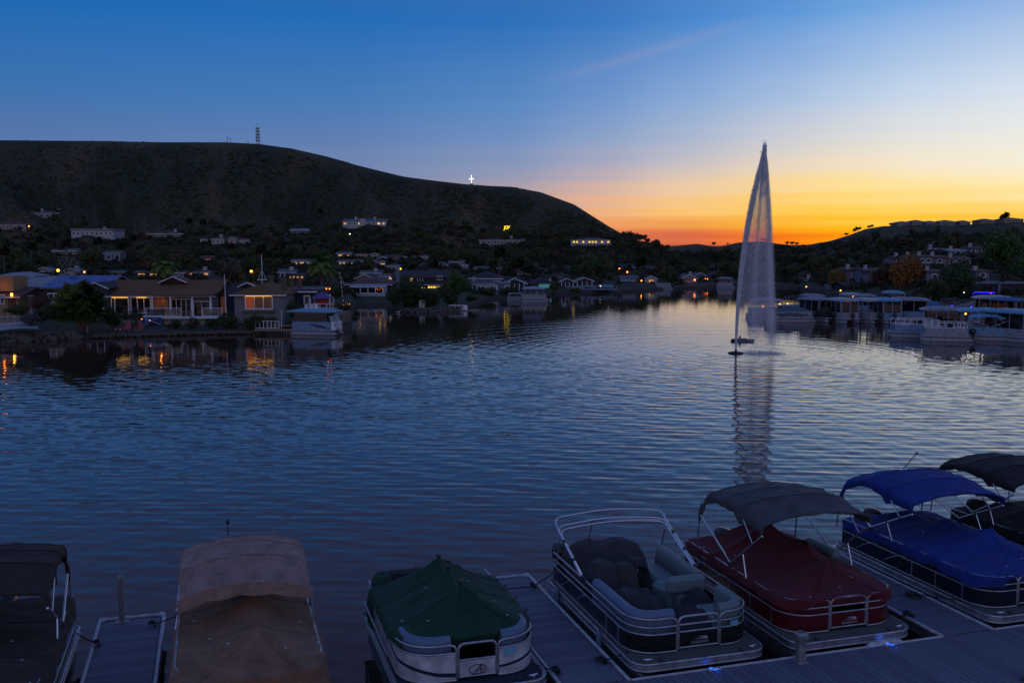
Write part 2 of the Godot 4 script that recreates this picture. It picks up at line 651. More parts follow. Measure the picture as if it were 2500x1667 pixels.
func on_land(px: float, d: float) -> Vector3:
	return Vector3((px - 1250.0) / LENS * d, land(px, d), -d)

func find_land(px: float, py: float, from := 120.0) -> Vector3:
	# where the sight line of a pixel meets the ground
	var col := land_column(px)
	var d := from
	while d < 640.0:
		if land(px, d, col) >= EYE - (py - HORIZON) / LENS * d:
			break
		d += 1.0
	return on_land(px, d)

func make_waves() -> ImageTexture:
	# small wind ripples, as slopes; repeats every tile
	var N := 384
	var sx := PackedFloat32Array()
	var sy := PackedFloat32Array()
	sx.resize(N * N)
	sy.resize(N * N)
	var r := RandomNumberGenerator.new()
	r.seed = 5
	for w in 44:
		var k := r.randf_range(7.0, 46.0)
		var dir := deg_to_rad(90.0 + 17.0 + r.randfn(0.0, 24.0))
		var kx := int(round(cos(dir) * k))
		var ky := int(round(sin(dir) * k))
		var kk := maxf(1.0, sqrt(kx * kx + ky * ky))
		var amp := 0.021 * pow(14.0 / kk, 0.35)
		var ph := r.randf() * TAU
		var cx := PackedFloat32Array()
		var dx := PackedFloat32Array()
		for x in N:
			cx.append(cos(TAU * kx * x / N + ph))
			dx.append(sin(TAU * kx * x / N + ph))
		for y in N:
			var cy := cos(TAU * ky * y / N) * amp
			var dy := sin(TAU * ky * y / N) * amp
			var ux := kx / kk
			var uy := ky / kk
			var o := y * N
			for x in N:
				var g := cx[x] * cy - dx[x] * dy
				sx[o + x] += g * ux
				sy[o + x] += g * uy
	var b := PackedByteArray()
	b.resize(N * N * 3)
	for k in N * N:
		var m := Vector3(-sx[k], sy[k], 1.0).normalized()
		b[k * 3] = int((m.x * 0.5 + 0.5) * 255.0)
		b[k * 3 + 1] = int((m.y * 0.5 + 0.5) * 255.0)
		b[k * 3 + 2] = int((m.z * 0.5 + 0.5) * 255.0)
	return ImageTexture.create_from_image(Image.create_from_data(N, N, false, Image.FORMAT_RGB8, b))

func make_water() -> void:
	var A := 520
	var R := 1150
	var az0 := deg_to_rad(-40.0)
	var az1 := deg_to_rad(40.0)
	var r0 := 11.0
	var r1 := 205.0
	var g := RandomNumberGenerator.new()
	g.seed = 11
	var waves := []
	for w in 16:
		var lam := [0.38, 0.44, 0.5, 0.56, 0.62, 0.7, 0.78, 0.86, 0.95, 1.1, 0.47, 0.53, 0.66, 0.74, 1.4, 2.2][w] as float
		var dir := deg_to_rad(90.0 + 12.0 + g.randfn(0.0, 34.0))
		var k: float = TAU / lam
		waves.append([k * cos(dir), k * sin(dir), 0.0122, g.randf() * TAU, k, lam])
	var fx := at(1797, 863, 73.0).x
	var fz := -73.0
	var p := PackedVector3Array()
	var m := PackedVector3Array()
	p.resize(A * R)
	m.resize(A * R)
	for r in R:
		var d := r0 * pow(r1 / r0, float(r) / (R - 1))
		var step := d * log(r1 / r0) / R
		var use := []
		for w in waves:
			var fade := smoothstep(0.45, 0.18, step / w[5])
			if fade > 0.01:
				use.append([w[0], w[1], w[2] * fade, w[3], w[4]])
		for a in A:
			var az := lerpf(az0, az1, float(a) / (A - 1))
			var x := sin(az) * d
			var z := -cos(az) * d
			var sx := 0.0
			var sz := 0.0
			var h := 0.0
			# ripples come and go in broad patches
			var gust := (0.45 + 0.55 * smoothstep(14.0, 42.0, d)) * lerpf(1.0, 0.08, smoothstep(56.0, 92.0, d)) * 0.9 + 0.7 * smoothstep(84.0, 48.0, d) * nz.get_noise_2d(x * 0.9 + 300.0, z * 0.55)
			var calm := 1.0
			if x < -10.0:
				calm = lerpf(0.28, 1.0, smoothstep(6.0, 46.0, 92.0 - d + maxf(0.0, x + 16.0) * 2.0))
			gust *= calm
			for w in use:
				var ph: float = w[0] * x + w[1] * z + w[3]
				var sl: float = w[2] * gust
				var c := cos(ph) * sl
				h += sin(ph) * sl / w[4]
				sx += c * w[0] / w[4]
				sz += c * w[1] / w[4]
			# rings that spread from the fountain
			var ex := x - fx
			var ez := z - fz
			var q := sqrt(ex * ex + ez * ez) + 0.001
			for k in 2:
				var lam := 0.95 if k == 0 else 1.5
				var fade := smoothstep(0.45, 0.18, step / lam)
				if fade > 0.01:
					var amp := (0.042 if k == 0 else 0.02) * fade * exp(-q / 40.0) * calm * smoothstep(0.5, 3.0, q) * (0.7 + 0.6 * nz.get_noise_2d(ex * 1.2, ez * 1.2 + 90.0))
					var ph := TAU * q / lam + 1.2 * nz.get_noise_2d(x * 2.0, z * 2.0)
					var c := cos(ph) * amp
					h += sin(ph) * amp * lam / TAU
					sx += c * ex / q
					sz += c * ez / q
			p[r * A + a] = Vector3(x, h, z)
			m[r * A + a] = Vector3(-sx, 1.0, -sz).normalized()
	var w := mb()
	w.v = p
	w.n = m
	var idx := PackedInt32Array()
	idx.resize((A - 1) * (R - 1) * 6)
	var o := 0
	for r in R - 1:
		for a in A - 1:
			var k := r * A + a
			idx[o] = k
			idx[o + 1] = k + A
			idx[o + 2] = k + A + 1
			idx[o + 3] = k
			idx[o + 4] = k + A + 1
			idx[o + 5] = k + 1
			o += 6
	w.i = idx
	var wm := mat("lake water", lin(0.050, 0.028, 0.020), 0.03)
	wm.metallic_specular = 0.36
	wm.normal_enabled = true
	wm.normal_texture = make_waves()
	wm.normal_scale = 0.045
	wm.uv1_triplanar = true
	wm.uv1_world_triplanar = true
	wm.uv1_triplanar_sharpness = 20.0
	wm.uv1_scale = Vector3.ONE / 7.3
	setting("lake_water", w, wm)

func terrain_patch(called: String, px0: float, px1: float, da: Array, m: Material, step: float, palette: Callable) -> void:
	var t := mb()
	t.tinted = true
	var w := int((px1 - px0) / step) + 1
	var p := PackedVector3Array()
	var cc := PackedColorArray()
	var columns := []
	for a in w:
		columns.append(land_column(px0 + a * step))
	for r in da.size():
		for a in w:
			var px := px0 + a * step
			var q: PackedFloat32Array = columns[a]
			# distances run from shore to crest of each column, so the rim stays crisp
			var f: float = da[r]
			var d: float
			if f < 1.0:
				d = q[0] - 4.0 + f * 5.0
			elif f < 2.0:
				d = lerpf(q[0] + 1.0, q[3], f - 1.0)
			elif f < 3.0:
				d = lerpf(q[3], q[7], f - 2.0)
			else:
				d = q[7] + (f - 3.0) * 700.0
			var y := land(px, d, q)
			var pos := Vector3((px - 1250.0) / LENS * d, y, -d)
			p.append(pos)
			cc.append(palette.call(px, d, pos))
	t.grid(p, w, da.size())
	t.c = cc
	setting(called, t, m)

func steps(a: float, b: float, n: int) -> Array:
	var o := []
	for k in n + 1:
		o.append(lerpf(a, b, float(k) / n))
	return o

func shore_color(px: float, d: float, pos: Vector3) -> Color:
	var a := nz.get_noise_2d(pos.x * 1.7, pos.z * 1.7) * 0.5 + 0.5
	var b := nz.get_noise_2d(pos.x * 9.0, pos.z * 9.0) * 0.5 + 0.5
	var grass := Color(0.035, 0.055, 0.016)
	var soil := Color(0.085, 0.066, 0.042)
	if pos.y < 0.45:
		return Color(0.12, 0.1, 0.075).lerp(Color(0.05, 0.045, 0.03), b)
	return grass.lerp(soil, smoothstep(0.45, 0.75, a * 0.6 + b * 0.4))

func hill_color(px: float, d: float, pos: Vector3) -> Color:
	var a := nz.get_noise_2d(px * 0.55, d * 1.1) * 0.5 + 0.5
	var b := nz.get_noise_2d(pos.x * 4.0, pos.z * 4.0 + pos.y * 5.0) * 0.5 + 0.5
	var c := nz.get_noise_2d(pos.x * 14.0, pos.z * 14.0 + pos.y * 20.0) * 0.5 + 0.5
	var scrub := Color(0.024, 0.042, 0.010).lerp(Color(0.055, 0.056, 0.018), b)
	var bare := Color(0.185, 0.105, 0.036).lerp(Color(0.120, 0.085, 0.028), b)
	var w := smoothstep(0.44, 0.70, (nz.get_noise_2d(px * 0.22 + 70.0, d * 0.7) * 0.5 + 0.5) * 0.5 + a * 0.4 + c * 0.12)
	return scrub.lerp(bare, w * 0.8)

func make_land() -> void:
	var sm := mat("shore soil", Color.WHITE, 0.95, 0.0, "grain", 2.5, 3.0)
	sm.vertex_color_use_as_albedo = true
	var hm := mat("hill soil", Color.WHITE, 1.0, 0.0, "grain", 9.0, 20.0)
	hm.vertex_color_use_as_albedo = true
	var near := [0.0, 0.6, 0.8, 0.9, 0.98] + steps(1.0, 2.0, 60)
	var far := steps(2.0, 3.0, 90) + [3.02, 3.1, 3.4, 4.0]
	terrain_patch("ground", -900, 1600, near, sm, 5.0, shore_color)
	terrain_patch("ground", 1600, 3400, near, sm, 6.0, shore_color)
	terrain_patch("hill", -900, 1600, far, hm, 6.0, hill_color)
	terrain_patch("hill", 1600, 1940, far, hm, 6.0, hill_color)
	terrain_patch("hill", 1940, 3400, far, hm, 6.0, hill_color)

func leaf_blob(seed_: int, count: int, r: Vector3, leaf: float, lift := 0.0, clumps := 9) -> MB:
	# small leaf-sized faces through a crown's volume, gathered in clumps
	var g := RandomNumberGenerator.new()
	g.seed = seed_
	var t := mb()
	var cs := []
	for k in clumps:
		var dir := Vector3(g.randfn(), g.randfn() * 0.8, g.randfn()).normalized() * pow(g.randf(), 0.4)
		cs.append([dir * 0.72, g.randf_range(0.28, 0.5)])
	for k in count:
		var q: Array = cs[g.randi() % clumps]
		var dir := Vector3(g.randfn(), g.randfn(), g.randfn()).normalized()
		var o: Vector3 = q[0] + dir * q[1] * pow(g.randf(), 0.28)
		o = o * r + Vector3(0, lift, 0)
		var nrm := (dir + Vector3(g.randfn(), g.randfn() + 0.5, g.randfn()) * 0.55).normalized()
		var x := nrm.cross(Vector3(g.randfn(), g.randfn(), g.randfn())).normalized()
		var y := nrm.cross(x)
		var l := leaf * g.randf_range(0.6, 1.5)
		x *= l
		y *= l * g.randf_range(0.4, 0.8)
		t.quad(o - x, o - y * 0.9 + nrm * l * 0.15, o + x, o + y + nrm * l * 0.12)
	return t

func multi(called: String, m: Mesh, xf: Array, colors: Array, label: String) -> void:
	var mm := MultiMesh.new()
	mm.transform_format = MultiMesh.TRANSFORM_3D
	mm.use_colors = colors.size() > 0
	mm.mesh = m
	mm.instance_count = xf.size()
	for k in xf.size():
		mm.set_instance_transform(k, xf[k])
		if colors.size():
			mm.set_instance_color(k, colors[k])
	var o := MultiMeshInstance3D.new()
	o.name = numbered(called)
	o.multimesh = mm
	add_child(o)
	tag(o, label, called.replace("_", " "), "", "stuff")

func make_scrub() -> void:
	var fm := mat("scrub leaf", Color.WHITE, 0.9)
	fm.vertex_color_use_as_albedo = true
	var bushes := []
	for k in 3:
		bushes.append(leaf_blob(90 + k, 90, Vector3(1.0, 0.7, 1.0), 0.22, 0.45).mesh(fm))
	for side in 2:
		for kind in 3:
			var xf := []
			var col := []
			var want := 5200 if side == 0 else 3400
			while xf.size() < want:
				var px := rng.randf_range(-120, 1600) if side == 0 else rng.randf_range(1600, 2620)
				var q := land_column(px)
				var d := lerpf(q[3] - 20.0, q[7] + 2.0, pow(rng.randf(), 0.85))
				var pos := on_land(px, d)
				var a := nz.get_noise_2d(px * 0.55, d * 1.1) * 0.5 + 0.5
				if a > 0.54 and rng.randf() < 0.55:
					continue
				var size := rng.randf_range(0.25, 0.72) * (1.0 if side == 0 else 0.42) * (1.0 if rng.randf() < 0.93 else 1.6)
				size *= lerpf(1.0, 0.4, smoothstep(q[7] - 30.0, q[7] - 6.0, d))
				xf.append(Transform3D(Basis(Vector3.UP, rng.randf() * TAU).scaled(Vector3(size, size * rng.randf_range(0.6, 1.1), size)), pos - Vector3(0, 0.15, 0)))
				var tone := Color(0.050, 0.070, 0.018).lerp(Color(0.150, 0.092, 0.034), rng.randf() * smoothstep(0.3, 0.6, a))
				col.append(tone)
			multi("scrub", bushes[kind], xf, col, "low dark scrub growing all over the %s" % ["big hill on the left", "hills on the right"][side])

func make_undergrowth() -> void:
	var fm := mat("garden leaf", Color.WHITE, 0.9)
	fm.vertex_color_use_as_albedo = true
	var m := leaf_blob(97, 110, Vector3(1.0, 0.75, 1.0), 0.2, 0.5).mesh(fm)
	for side in 2:
		var xf := []
		var col := []
		for k in (2600 if side == 0 else 1300):
			var px := rng.randf_range(-120, 1640) if side == 0 else rng.randf_range(1640, 2620)
			var q := land_column(px)
			var d := lerpf(q[0] + (9.0 if side == 0 else 4.0), q[3] + 30.0, pow(rng.randf(), 0.8))
			if px < 870 and d < 128.0 and side == 0:
				continue
			var size := rng.randf_range(0.45, 1.05)
			xf.append(Transform3D(Basis(Vector3.UP, rng.randf() * TAU).scaled(Vector3(size * 1.3, size, size * 1.3)), on_land(px, d) - Vector3(0, 0.1, 0)))
			col.append(Color(0.030, 0.042, 0.014).lerp(Color(0.07, 0.055, 0.024), pow(rng.randf(), 2.0)))
		multi("undergrowth", m, xf, col, "low garden shrubs between the houses on the %s shore" % ["left", "right"][side])

# ---------------------------------------------------------------- docks
const DECK := 0.42

func rounded(x0: float, z0: float, x1: float, z1: float, r: Array, n := 6) -> PackedVector2Array:
	# corners in the order (x0,z0) (x1,z0) (x1,z1) (x0,z1)
	var o := PackedVector2Array()
	var cs := [Vector2(x0, z0), Vector2(x1, z0), Vector2(x1, z1), Vector2(x0, z1)]
	var dirs := [[Vector2(0, 1), Vector2(1, 0)], [Vector2(-1, 0), Vector2(0, 1)], [Vector2(0, -1), Vector2(-1, 0)], [Vector2(1, 0), Vector2(0, -1)]]
	for k in 4:
		var rr: float = r[k]
		if rr <= 0.0:
			o.append(cs[k])
			continue
		var c: Vector2 = cs[k] + dirs[k][0] * rr + dirs[k][1] * rr
		for q in n + 1:
			var t := PI * 0.5 * q / n
			o.append(c - dirs[k][1] * rr * cos(t) - dirs[k][0] * rr * sin(t))
	return o

func ring3(poly: PackedVector2Array, y: float) -> Array:
	var o := []
	for q in poly:
		o.append(Vector3(q.x, y, q.y))
	return o

func make_plank(w: float, l: float, along_x: bool) -> ArrayMesh:
	# a ribbed plank: shallow grooves run along it
	var t := mb()
	var sz := Vector3(l, 0.028, w) if along_x else Vector3(w, 0.028, l)
	t.box(Vector3.ZERO, sz, Basis.IDENTITY, 0.005)
	return t.mesh()

func dock(label: String, group: String, u0: float, u1: float, v0: float, v1: float, along_u: bool, round_end: bool) -> Node3D:
	var L := v1 - v0
	var W := u1 - u0
	var o := thing("dock", label, "dock", uv((u0 + u1) * 0.5, v0), deg_to_rad(TURN), group)
	# local: x to the right, z towards the viewer (minus z runs out into the lake)
	var f := mb()
	var rr := 0.13 if round_end else 0.0
	f.prism(rounded(-W / 2 + 0.03, -L + 0.03, W / 2 - 0.03, 0.0, [rr, rr, 0, 0]), DECK - 0.24, DECK - 0.03)
	part("frame", f, M["dock frame"], o)
	for k in 2 if L < 4.0 else 3:
		var fl := mb()
		var zc := -L * (k + 0.5) / (2 if L < 4.0 else 3)
		fl.box(Vector3(0, 0.02, zc), Vector3(W - 0.14, 0.44, L / 4.2), Basis.IDENTITY, 0.05)
		part("float", fl, M["black plastic"], o)
	var pw := 0.144
	var mats := [M["dock plank"], M["dock plank worn"], M["dock plank pale"]]
	if along_u:
		var n := int((L - 0.1) / pw)
		var m := make_plank(pw - 0.007, W - 0.12, true)
		for k in n:
			var p := shape("plank", m, mats[rng.randi() % 3], o)
			p.position = Vector3(0, DECK - 0.014 + rng.randf_range(-0.001, 0.001), -0.05 - pw * (k + 0.5))
	else:
		var n := int(W / pw)
		var m := make_plank(pw - 0.009, L - 0.05, false)
		for k in n:
			var p := shape("plank", m, mats[rng.randi() % 3], o)
			p.position = Vector3(-W / 2 + pw * (k + 0.5), DECK - 0.014 + rng.randf_range(-0.0015, 0.0015), -L / 2 - 0.0)
	var e := mb()
	if round_end:
		# a bright rounded bumper runs round the finger
		e.tube([Vector3(-W / 2, DECK, 0), Vector3(-W / 2, DECK, -L + 0.16), Vector3(-W / 2 + 0.03, DECK, -L + 0.05), Vector3(-W / 2 + 0.12, DECK, -L), Vector3(W / 2 - 0.12, DECK, -L), Vector3(W / 2 - 0.03, DECK, -L + 0.05), Vector3(W / 2, DECK, -L + 0.16), Vector3(W / 2, DECK, 0)], 0.038, 8)
		part("bumper", e, M["pale vinyl"], o)
		for sx in [-1, 1]:
			var c := mb()
			c.blob(Vector3(sx * (W / 2 - 0.05), DECK + 0.012, -L + 0.06), Vector3(0.085, 0.055, 0.085), 6, 10)
			part("corner_cap", c, M["pale vinyl"], o)
	return o

func cleat(at_: Vector3, turn: float, label: String) -> void:
	var o := thing("dock_cleat", label, "cleat", at_, turn, "cleats on the docks")
	var t := mb()
	t.box(Vector3(0, 0.012, 0), Vector3(0.06, 0.024, 0.14), Basis.IDENTITY, 0.006)
	t.tube([Vector3(0, 0.01, 0.035), Vector3(0, 0.06, 0.035)], 0.014, 6)
	t.tube([Vector3(0, 0.01, -0.035), Vector3(0, 0.06, -0.035)], 0.014, 6)
	part("base", t, M["dark metal"], o)
	var h := mb()
	h.tube([Vector3(0, 0.075, -0.14), Vector3(0, 0.062, -0.05), Vector3(0, 0.062, 0.05), Vector3(0, 0.075, 0.14)], 0.014, 6)
	part("horn", h, M["dark metal"], o)

func rope(a: Vector3, b: Vector3, sag: float, label: String, coil := 0.0) -> void:
	var p := []
	for k in 15:
		var t := k / 14.0
		p.append(a.lerp(b, t) - Vector3(0, sag * 4.0 * t * (1.0 - t), 0) + Vector3(sin(t * 9.0) * 0.01, 0, 0))
	if coil > 0.0:
		for k in 40:
			var f := k * 0.55
			p.append(b + Vector3(cos(f) * coil * (1.0 - k * 0.014) - coil, 0.01 + k * 0.0009, sin(f) * coil * (1.0 - k * 0.014)))
	var t := mb()
	t.tube(p, 0.013, 6)
	tag(part("mooring_rope", t, M["black rope"]), label, "rope", "ropes that tie the boats to the docks")

func make_docks() -> void:
	mat("dock frame", lin(0.30, 0.31, 0.33), 0.5, 0.4, "blotch", 1.3)
	mat("black plastic", lin(0.012, 0.012, 0.014), 0.6)
	mat("dock plank", lin(0.185, 0.215, 0.28), 0.62, 0.0, "grain", 0.5, 0.25)
	mat("dock plank worn", lin(0.165, 0.19, 0.25), 0.68, 0.0, "grain", 0.4, 0.25)
	mat("dock plank pale", lin(0.205, 0.235, 0.30), 0.6, 0.0, "grain", 0.6, 0.25)
	mat("pale vinyl", lin(0.62, 0.64, 0.68), 0.45, 0.0, "blotch", 0.7)
	mat("dark metal", lin(0.05, 0.05, 0.055), 0.45, 0.6)
	mat("black rope", lin(0.015, 0.015, 0.018), 0.9)
	mat("galvanised", lin(0.42, 0.43, 0.42), 0.45, 0.7, "blotch", 0.5)
	dock("wide grey main dock with planks running towards the lake", "", -9.0, 24.0, 11.2, BOW, false, false)
	dock("left finger dock between the black boat and the tan boat, steel pile near its end", "finger docks", -2.36, -1.13, BOW, 20.95, true, true)
	dock("middle finger dock between the green covered boat and the open boat", "finger docks", 5.60, 6.82, BOW, 21.05, true, true)
	dock("right finger dock between the maroon boat and the blue boat", "finger docks", 13.45, 14.66, BOW, 21.0, true, true)
	# the edge of the main dock between the fingers
	for seg in [[-1.1, 5.58, "the tan and green boats"], [6.86, 13.42, "the open and maroon boats"], [14.7, 22.5, "the blue boat"]]:
		var t := mb()
		t.tube([uv(seg[0], BOW, DECK - 0.005), uv(seg[1], BOW, DECK - 0.005)], 0.03, 8)
		tag(part("dock_edge_bumper", t, M["pale vinyl"]), "pale rub rail along the main dock edge in front of %s" % seg[2], "rub rail", "rub rails on the main dock")
	# pile on the left finger
	var pile := thing("dock_pile", "round steel pile standing through a plate near the end of the left finger dock", "post", uv(-1.93, 20.72, DECK))
	var t := mb()
	t.lathe([Vector2(0.0, 0.96), Vector2(0.045, 0.955), Vector2(0.052, 0.94), Vector2(0.052, -0.9), Vector2(0.0, -0.9)], 14)
	part("pipe", t, M["galvanised"], pile)
	t = mb()
	t.box(Vector3(0, 0.012, 0), Vector3(0.26, 0.024, 0.2), Basis(Vector3.UP, deg_to_rad(TURN)), 0.006)
	part("base", t, M["galvanised"], pile)
	for sx in [-1, 1]:
		for sz in [-1, 1]:
			t = mb()
			t.lathe([Vector2(0, 0.045), Vector2(0.014, 0.042), Vector2(0.014, 0.02)], 6, Transform3D(Basis.IDENTITY, Basis(Vector3.UP, deg_to_rad(TURN)) * Vector3(sx * 0.1, 0, sz * 0.07)))
			part("bolt", t, M["galvanised"], pile)
	# square post with a cap on the main dock
	var post := thing("dock_post", "short square post with a pale cap at the main dock edge before the maroon boat", "post", uv(10.12, BOW - 0.22, DECK), deg_to_rad(TURN))
	t = mb()
	t.box(Vector3(0, 0.22, 0), Vector3(0.15, 0.44, 0.15), Basis.IDENTITY, 0.012)
	part("shaft", t, M["galvanised"], post)
	t = mb()
	t.box(Vector3(0, 0.5, 0), Vector3(0.22, 0.15, 0.22), Basis.IDENTITY, 0.04)
	part("cap", t, M["galvanised"], post)
	t = mb()
	t.box(Vector3(0, 0.012, 0), Vector3(0.24, 0.024, 0.24), Basis.IDENTITY, 0.006)
	part("base", t, M["galvanised"], post)
	var post2 := thing("dock_post", "dark round post on the main dock at the bottom right corner", "post", uv(13.5, 13.2, DECK), 0.0)
	t = mb()
	t.lathe([Vector2(0, 0.62), Vector2(0.05, 0.615), Vector2(0.062, 0.6), Vector2(0.062, 0.0)], 14)
	part("shaft", t, M["dark metal"], post2)
	t = mb()
	t.lathe([Vector2(0, 0.03), Vector2(0.11, 0.028), Vector2(0.12, 0.0)], 14)
	part("base", t, M["dark metal"], post2)
	# blue lights let into the dock edge
	glow("blue dock lamp", Color(0.12, 0.35, 1.0), 2.5)
	for q in [[8.45, "blue dock light glowing on the main dock edge before the open boat"], [12.2, "blue dock light glowing on the main dock edge before the maroon boat"]]:
		var l := thing("dock_light", q[1], "light", uv(q[0], BOW - 0.06, DECK), deg_to_rad(TURN), "blue lights on the dock edge")
		t = mb()
		t.box(Vector3(0, 0.022, 0), Vector3(0.26, 0.04, 0.09), Basis.IDENTITY, 0.012)
		part("housing", t, M["pale vinyl"], l)
		t = mb()
		t.box(Vector3(0.0, 0.03, 0.047), Vector3(0.07, 0.016, 0.008))
		part("lamp", t, M["blue dock lamp"], l)
		t = mb()
		t.box(Vector3(-0.07, 0.045, 0.0), Vector3(0.05, 0.008, 0.05))
		part("lamp", t, M["blue dock lamp"], l)
		lamp(l, Vector3(0.03, 0.06, 0.1), Color(0.12, 0.35, 1.0), 0.0025, 0.02)
	# white fender lying on the edge by the second light
	var fe := mb()
	fe.lathe([Vector2(0, -0.42), Vector2(0.04, -0.4), Vector2(0.075, -0.32), Vector2(0.08, 0.0), Vector2(0.075, 0.32), Vector2(0.04, 0.4), Vector2(0, 0.42)], 10, Transform3D(Basis(Vector3.UP, deg_to_rad(TURN)) * Basis(Vector3.BACK, PI / 2), uv(12.15, BOW + 0.06, DECK - 0.02)))
	tag(part("dock_fender", fe, M["pale vinyl"]), "long white fender lying on the main dock edge before the maroon boat", "fender")
	var a := deg_to_rad(TURN)
	cleat(uv(-2.24, 19.6, DECK), a, "dark cleat on the left edge of the left finger dock")
	cleat(uv(-1.27, 20.3, DECK), a, "dark cleat on the right edge of the left finger dock")
	cleat(uv(6.7, 20.2, DECK), a, "dark cleat near the outer right corner of the middle finger dock")
	cleat(uv(6.68, 16.05, DECK), a, "dark cleat on the middle finger dock beside the open boat's bow")
	cleat(uv(5.72, 15.9, DECK), a, "dark cleat on the middle finger dock beside the green boat's bow")
	cleat(uv(13.57, 16.3, DECK), a, "dark cleat on the right finger dock beside the maroon boat's bow")
	cleat(uv(14.5, 17.2, DECK), a, "dark cleat on the right finger dock beside the blue boat")
	rope(uv(-2.62, 19.5, 0.75), uv(-2.24, 19.6, DECK + 0.06), 0.04, "black rope from the black covered boat to the left finger dock", 0.06)
	rope(uv(-0.8, 20.1, 0.7), uv(-1.27, 20.3, DECK + 0.06), 0.03, "black rope from the tan boat to the left finger dock", 0.07)
	rope(uv(7.1, 20.1, 0.75), uv(6.7, 20.2, DECK + 0.06), 0.02, "black rope from the open boat's stern to the middle finger dock", 0.05)
	rope(uv(5.1, 19.7, 0.7), uv(6.66, 20.2, DECK + 0.03), 0.02, "long black rope lying across the middle finger dock from the green boat", 0.0)
	rope(uv(7.1, 15.9, 0.66), uv(6.68, 16.05, DECK + 0.06), 0.03, "black rope from the open boat's bow to the middle finger dock", 0.09)
	rope(uv(5.3, 15.8, 0.66), uv(5.75, 15.9, DECK + 0.06), 0.03, "black rope from the green boat's bow to the middle finger dock", 0.08)
	rope(uv(12.75, 16.0, 0.66), uv(13.57, 16.3, DECK + 0.06), 0.03, "black rope from the maroon boat's bow to the right finger dock", 0.09)
	rope(uv(14.75, 16.2, 0.66), uv(14.5, 17.2, DECK + 0.05), 0.0, "black rope from the blue boat heaped on the right finger dock", 0.15)

# ---------------------------------------------------------------- pontoon boats at the docks
# local axes: x to the right, y up from the water, z towards the viewer; the bow edge of the deck lies at z = 0
const FLOOR := 0.62
const RAIL := 1.27

func fence_path(W: float, L: float, inset: float, front: float, r: float, n := 8) -> Array:
	# from the stern on the left, round the bow, to the stern on the right
	var h := W / 2 - inset
	var o := [Vector2(-h, -L + 0.15)]
	var k := 6
	for q in range(1, k):
		o.append(Vector2(-h, lerpf(-L + 0.15, front - r, float(q) / k)))
	for q in n + 1:
		var t := PI * 0.5 * q / n
		o.append(Vector2(-h + r - r * cos(t), front - r + r * sin(t)))
	for q in n + 1:
		var t := PI * 0.5 * q / n
		o.append(Vector2(h - r + r * sin(t), front - r + r * cos(t)))
	for q in range(k - 1, -1, -1):
		o.append(Vector2(h, lerpf(-L + 0.15, front - r, float(q) / k)))
	return o

func cut_path(p: Array, a: float, b: float) -> Array:
	# the stretch of a path between two lengths
	var o := []
	var run := 0.0
	for k in p.size() - 1:
		var l: float = p[k].distance_to(p[k + 1])
		if run + l > a and run < b:
			var t0 := maxf(0.0, (a - run) / l)
			var t1 := minf(1.0, (b - run) / l)
			if o.is_empty():
				o.append(p[k].lerp(p[k + 1], t0))
			if t1 > t0 + 1e-5:
				o.append(p[k].lerp(p[k + 1], t1))
		run += l
	return o

func path_length(p: Array) -> float:
	var o := 0.0
	for k in p.size() - 1:
		o += p[k].distance_to(p[k + 1])
	return o

func lift(p: Array, y: float) -> Array:
	var o := []
	for q in p:
		o.append(Vector3(q.x, y, q.y))
	return o

func hull(o: Node3D, W: float, L: float, deck_mat: String, tube_len := -1.0) -> void:
	if tube_len < 0.0:
		tube_len = L + 0.25
	for sx in [-1, 1]:
		var t := mb()
		var x: float = sx * (W / 2 - 0.42)
		var prof := [Vector2(0.0, 0.22), Vector2(0.05, 0.17), Vector2(0.13, 0.06), Vector2(0.23, -0.18), Vector2(0.29, -0.45), Vector2(0.31, -0.8)]
		for k in 6:
			prof.append(Vector2(0.31, -0.8 - (tube_len - 0.95) * (k + 1) / 6.0))
		prof.append(Vector2(0.22, -tube_len - 0.12))
		prof.append(Vector2(0.0, -tube_len - 0.14))
		t.lathe(prof, 14, Transform3D(Basis(Vector3.RIGHT, PI / 2), Vector3(x, 0.16, -0.2)))
		part("pontoon", t, M["aluminium"], o)
	var out := rounded(-W / 2, -L, W / 2, 0.0, [0.06, 0.06, 0.32, 0.32])
	var d := mb()
	d.prism(out, FLOOR - 0.145, FLOOR - 0.012, 0.012)
	part("deck_frame", d, M["aluminium"], o)
	d = mb()
	d.prism(rounded(-W / 2 + 0.05, -L + 0.04, W / 2 - 0.05, -0.05, [0.04, 0.04, 0.28, 0.28]), FLOOR - 0.04, FLOOR)
	part("deck", d, M[deck_mat], o)
	d = mb()
	d.tube(ring3(out, FLOOR - 0.01), 0.022, 6, -1.0, true)
	d.tube(ring3(out, FLOOR - 0.135), 0.018, 6, -1.0, true)
	part("rub_rail", d, M["aluminium"], o)

func lounge(o: Node3D, p: Array, m: Material, seat: bool) -> void:
	# p: the line of the fence; the cushion leans against its inner side
	var b := mb()
	var sgn := -1.0
	var sec := []
	for q in [Vector2(0.05, 1.0), Vector2(0.05, 1.28), Vector2(0.08, 1.36), Vector2(0.14, 1.385), Vector2(0.21, 1.37), Vector2(0.26, 1.3), Vector2(0.29, 1.0)]:
		sec.append(Vector2(q.x * sgn, q.y))
	b.sweep(p, sec)
	part("backrest", b, m, o)
	if seat:
		b = mb()
		sec = []
		for q in [Vector2(0.06, FLOOR), Vector2(0.06, 1.0), Vector2(0.3, 1.02), Vector2(0.62, 1.03), Vector2(0.67, 1.0), Vector2(0.68, 0.92), Vector2(0.65, FLOOR)]:
			sec.append(Vector2(q.x * sgn, q.y))
		b.sweep(p, sec)
		part("seat", b, m, o)

